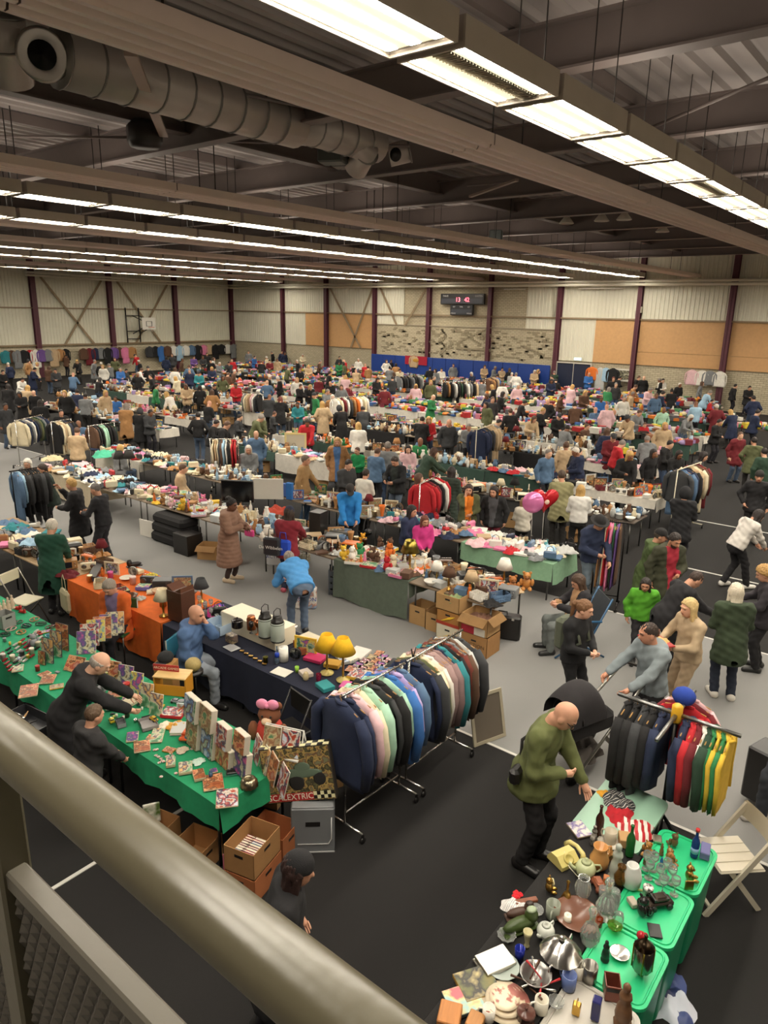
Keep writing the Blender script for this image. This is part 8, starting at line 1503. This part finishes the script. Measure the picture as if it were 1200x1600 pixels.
for j, (x0, ya, yb) in enumerate(ISL):
    y = ya; k = j*3; dp = .85 if x0 < 24 else .9
    while y < yb-.8:
        L = min(rr.uniform(1.9, 2.6), yb-y); far = x0 > 24; px, py = pix((x0, y+L/2, .8)); k += 1
        if px < -60 or px > 1260: y += L+.03; continue
        lab = 'stall table '+(where_of(x0, y).replace('on the', 'in the') if not far else 'of the far rows before the %s' % ('left wall' if px < 400 else 'plywood panels' if px < 590 else 'blue partition' if px < 870 else 'right wall'))
        table(lab, x0, x0+dp, y, y+L, color=rr.choice(TOPC)); q = rr.random()
        if q < .5: cloth(('white' if q < .22 else 'black' if q < .36 else 'dark green')+' cloth on a '+lab.replace(' row of stalls', ' row'), x0, x0+dp, y, y+L, .74, '#d8d2c6' if q < .22 else '#1f1d1e' if q < .36 else '#3a5248', (rr.uniform(.2, .65), .2, .3, .2), j+k)
        if not far: stock(x0, x0+dp, y, y+L, TH[k % 8], where_of(x0, y+L/2), j*50+k, 1.12 if x0 < 19 else 1.05, zone='row%d' % j)
        else: stock(x0, x0+dp, y, y+L, 'mixed', '', j*50+k, 1.25, lumps='row%d' % j)
        if rr.random() < .5 and x0 < 30: place(openbox(.4, .34, .3, rr.random() < .5), 'cardboard_box', 'cardboard box on the floor under a stall '+where_of(x0, y).replace('on', 'in', 1).replace('in the', 'in the'), 'box', (x0+.25, y+L*rr.uniform(.2, .8), 0), rr.uniform(0, 3))
        y += L+.03
for n_, (key, b) in enumerate(sorted(LUMP.items())):
    o = put('mixed_goods', b, LM); tag(o, 'mixed small goods heaped on the %s line of far stalls' % ORD[n_ % 12], 'goods', kind='stuff')
# ================================================================== THE CROWD BEHIND
POSES = [dict(hands=('down', 'down'), head=(8, 0)), dict(hands=('front', 'front'), head=(22, 0)), dict(hands=('hold', 'low'), head=(30, 10), lean=12), dict(hands=('reach', 'low'), head=(35, 0), lean=22), dict(hands=('pocket', 'pocket'), head=(6, 25)), dict(hands=('bag', 'phone'), head=(18, -10), legs='step')]
SIT = dict(hands=('lap', 'lap'), head=(12, 0), legs='sit', lean=4)
HC_ = dict(b='#241c19', n='#5a4030', y='#c09a5c', w='#cfc8bc', g='#857c74', r='#6b3020'); HN = dict(b='black', n='brown', y='blonde', w='white', g='grey', r='red')
HK = dict(s='short', l='long', o='bob', p='ponytail', u='bun', c='cap', e='beanie', x='bald', h='hood')
HW = dict(s='short %s hair', l='long %s hair', o='%s bob', p='%s ponytail', u='%s bun', c='cap', e='beanie', x='bald head', h='hood up')
def zone_of(px, py):
    if py < 578:
        for a, b in ((110, 'by the left wall'), (230, 'near the basketball hoop'), (390, 'below the left wall clothes'), (475, 'before the far corner'), (590, 'before the left plywood panels'), (700, 'by the red flag'), (875, 'by the blue partition'), (960, 'by the dark double doors'), (1300, 'below the right plywood wall')):
            if px < a: return b
    row = 'far aisle' if py < 612 else 'middle aisle' if py < 655 else 'nearer aisle' if py < 710 else 'carpet side tables,'
    return '%s %s' % (row, 'far left' if px < 150 else 'left' if px < 350 else 'centre-left' if px < 540 else 'centre' if px < 700 else 'centre-right' if px < 900 else 'right' if px < 1060 else 'far right')
TN = dict(jacket='jacket', hoodie='hoodie', sweater='sweater', coat='coat', puffer='puffer jacket', parka='parka', tshirt='t-shirt', shirt='shirt')
def crowd(px, py, col, hair, a, pose=0, top=None, bot=None, h=1.70, seed=0):
    """px, py: top of the head as surveyed; hair: kind letter + colour letter"""
    c = CD[col]; hk, hc = HK[hair[0]], HC_.get(hair[1], '#3a302a'); yaw = facing(a); sit = pose == 's'; P = SIT if sit else POSES[pose]; hq = 1.68
    top = top or ('jacket', 'coat', 'hoodie', 'sweater', 'parka')[(int(px)*3+int(py)) % 5]; P = dict(P)
    K = skeleton(h=hq, **P); Ht = (K['H']+A3(0, 0, .135)*K['s']); sc = h/hq; p = at(px, py, Ht[2]*sc); cc, ss = math.cos(yaw), math.sin(yaw); loc = (p.x-(Ht[0]*cc-Ht[1]*ss)*sc, p.y-(Ht[0]*ss+Ht[1]*cc)*sc, 0)
    loc = (min(loc[0], XW-.9), min(loc[1], YW-.8), 0)
    d = math.hypot(loc[0], loc[1]); vox = .021 if d < 21 else .027 if d < 32 else .036
    bcol = bot or ('#25242a', '#3a4a63', '#2a2826', '#4a5a70', '#33302e')[(int(px)+int(py)) % 5]
    aa = a % 360; fw = 'facing us' if aa < 50 or aa > 310 else 'from behind' if 130 < aa < 230 else 'turned right' if aa < 180 else 'turned left'
    lab = '%s%s, %s %s, %s, %s, %s' % ('seated ' if sit else '', 'child' if h < 1.5 else 'person', col, TN[top], (HW[hair[0]] % HN.get(hair[1], 'dark')) if '%' in HW[hair[0]] else HW[hair[0]], fw, zone_of(px, py))
    w = lab.split(); lab = lab if len(w) <= 16 else ' '.join(w[:16])
    return person_lo(lab, loc, yaw, top, c, bcol, hk, hc if hk not in COVER else CD['charcoal'], P, hq, sc, vox, group='crowd '+zone_of(px, py))
DATA = """4 578 black sb 60 1;12 600 black lb 180 1;30 612 black lb 0 1 coat;43 602 beige ly 170 1;52 610 black xb 0 0 coat;54 574 navy sb 100 2;76 572 brown ln 170 1;86 576 charcoal sb 20 1;114 582 denim+blue xb 180 2 shirt;120 608 navy sb 180 4 puffer;133 614 grey sb 180 1;156 590 black lb 150 2;148 562 grey sg 90 0;160 570 white oy 0 0;170 568 grey sg 250 1 shirt;188 574 blue sg 40 1;197 576 charcoal sb 60 2;221 575 white sn 120 2;180 619 blue sb 0 s sweater;197 630 tan og 175 1 coat;219 638 black hb 175 5 coat;122 657 denim+blue xb 0 s;120 668 beige sn 180 1 jacket;188 695 grey ly 150 s;260 612 white ly 250 3 shirt;268 580 beige sn 0 1 sweater 1.3;310 580 teal eb 0 1;312 602 black lb 190 0 sweater;327 626 black xb 150 1 tshirt;309 644 black sb 180 4 sweater;338 656 black sb 90 2;355 658 black sn 80 2 jacket;375 647 charcoal sb 80 1 shirt;408 648 olive sg 100 3 sweater;400 673 denim+blue xb 20 0 jacket;388 696 grey ow 10 s;421 616 charcoal xg 170 1 puffer;422 586 black sw 90 0;434 588 black sw 270 1;356 582 brown sn 160 1;368 598 red sb 0 1;343 566 grey sw 60 1;286 725 beige sn 100 s jacket;421 562 dark+red sb 0 1;433 560 beige sb 0 0;438 620 black lr 180 2;465 628 teal sb 0 1 sweater;429 643 charcoal sn 100 1 hoodie 1.35;407 648 olive sg 30 2;503 627 beige oy 200 4 coat;530 634 black hb 210 2 coat;567 635 charcoal sb 190 3 puffer;602 603 dark+red sb 170 0 sweater;498 590 dark+red sn 180 1;516 580 black sb 90 0 coat;516 596 black xb 0 1;540 586 pale+pink oy 180 1;548 600 dark+red sn 70 2;495 612 black sb 120 2;512 608 grey sg 60 1;482 570 beige oy 0 1;464 590 white ly 0 0;609 573 grey ub 180 1;625 576 cream sb 0 2;672 573 black sb 175 0 jacket;741 566 grey sn 0 0;763 570 beige ln 10 1 sweater;800 582 pale+grey sw 150 1;778 584 blue sb 130 2 sweater;785 597 white ln 180 0;786 612 black lb 100 1;660 651 black sb 160 1 coat;670 651 red oy 0 1 sweater;702 655 charcoal xg 10 0 jacket;733 662 grey sg 0 1 sweater;657 684 green xg 20 s sweater;638 696 pale+pink ob 0 s;798 638 black sn 180 0 sweater;752 593 grey sb 190 1;888 577 dark+green sg 180 1 jacket;921 582 blue xb 0 1;894 573 black sn 60 0;959 589 black sr 0 0;994 584 black sb 90 1;1014 585 black sn 40 1;1031 591 black sg 250 1;846 617 lilac lb 0 s sweater;849 637 black sy 60 1;874 646 black cb 10 1 jacket;898 629 brown ub 180 2;940 620 blue sn 0 1 sweater;931 636 denim+blue xg 180 s;976 619 white sg 0 0 sweater;952 605 green og 120 1;963 598 charcoal sg 0 0;918 662 brown sn 40 s sweater;959 677 dark+red cb 0 1;887 664 grey sb 120 2;1012 681 grey sg 170 3;885 690 beige sn 170 0;858 702 denim+blue sg 30 0 jacket;900 699 navy sw 280 1;869 592 black sb 150 2;895 601 pale+pink ly 120 1;879 616 brown sb 60 1;1016 586 black xb 0 0;1063 598 black sw 20 0;1100 580 white sb 0 1 shirt;1017 606 pale+pink sg 30 2;1050 608 black ub 170 1 coat;1037 611 navy sb 90 1;1038 636 mint xg 0 0 shirt;1088 627 pale+blue xw 170 1 shirt;1080 648 grey lw 30 3;1113 624 red sb 60 1 sweater 1.35;1110 610 pale+blue sg 90 3;1172 603 black sb 0 1;1178 618 navy sb 170 4;1142 640 navy ly 200 2;1008 660 red sn 0 1 sweater 1.3;1158 675 dark+red sn 10 0;1179 683 olive sb 160 4 parka;1048 688 black sb 40 1;1062 704 black lb 20 1;985 705 black oy 0 2;1022 702 black lb 30 0;1100 706 charcoal lb 60 1;830 570 beige sb 10 1;860 575 black ly 60 0;905 560 grey sg 60 1;1150 600 black sb 90 0;672 590 black sb 20 0;545 556 charcoal sb 40 0;493 546 navy sb 0 0;465 547 black sg 260 0;445 550 navy sb 40 0;388 548 grey sb 0 0;15 545 brown sb 170 1;58 566 cream sy 100 0;35 590 white sb 60 3;100 610 black oy 0 0;640 560 black sb 40 0;690 575 white sb 0 1;720 600 grey sg 0 s;590 700 denim+blue sn 150 1;606 690 grey sg 170 4;655 740 black ln 100 0;545 718 charcoal sb 40 1;235 640 charcoal sb 60 1;285 560 brown sn 100 0;303 556 purple sb 40 1;329 562 black sb 0 0;362 560 red sb 20 0;398 556 blue sb 60 1;452 572 olive sg 120 2;470 600 black sn 60 1;530 565 green sb 0 1;560 560 white sw 0 0;575 572 tan sb 200 1;590 590 black lb 40 1;650 600 pale+pink oy 0 0;700 590 black sb 80 1;735 605 white sb 0 s;810 600 pale+pink ow 20 0;820 625 black sb 90 2;905 700 black sb 100 0;915 610 brown ly 20 1;990 612 beige sg 60 0;1000 640 grey sn 20 2;1125 655 black sb 40 1;1185 640 navy sb 90 1;1195 700 dark+green sb 180 0;960 640 grey xg 40 s;1040 660 beige oy 0 0;780 655 grey sb 60 2;770 620 charcoal sn 20 0;835 650 beige ln 20 2;560 660 white oy 180 1;480 655 red sb 0 2;245 600 green sb 100 0;290 600 beige ln 0 1;335 600 black sb 60 2;165 610 beige oy 60 0;95 640 black sb 40 0;62 625 black lb 200 1;8 630 charcoal sb 60 0"""
for i, e in enumerate(DATA.split(';')):
    f_ = e.split(); px, py = float(f_[0]), float(f_[1]); pose = f_[5] if f_[5] == 's' else int(f_[5]); h = 1.70+.07*math.sin(i*2.7); top = None
    for q in f_[6:]:
        if q[0].isdigit(): h = float(q)
        else: top = q
    crowd(px, py, f_[2].replace('+', ' '), f_[3], float(f_[4]), pose, top, h=h)
# people who only show as heads and shoulders between the far stalls
rr = random.Random(77); taken = [(o.location.x, o.location.y) for o in bpy.data.objects if o.name.startswith('person') and o.parent is None]
n = 0; tries = 0
while n < 68 and tries < 4000:
    tries += 1; x = rr.choice((19.6, 21.9, 24.5, 25.3, 27.4, 30.2, 31.0, 33.1, 36.0, 36.8, 38.9, 41.3))+rr.uniform(-.35, .35); y = rr.uniform(6, 48); px, py = pix((x, y, 1.7))
    if not (0 < px < 1200) or (px > 1000 and rr.random() < .4) or any((x-a)**2+(y-b)**2 < .75 for a, b in taken): continue
    taken.append((x, y)); n += 1; col = rr.choice(('black', 'black', 'charcoal', 'navy', 'grey', 'brown', 'beige', 'white', 'dark red', 'denim blue', 'olive', 'pale pink', 'tan', 'black', 'green', 'red', 'cream'))
    crowd(px, py, col, rr.choice(('sb', 'sn', 'sg', 'ly', 'ln', 'lb', 'on', 'oy', 'xg', 'sw', 'ow', 'eb')), rr.choice((0, 20, 60, 90, 180, 180, 250, 300)), rr.choice((0, 0, 1, 1, 2, 4)), rr.choice(('jacket', 'coat', 'sweater', 'hoodie')))
finish_labels()
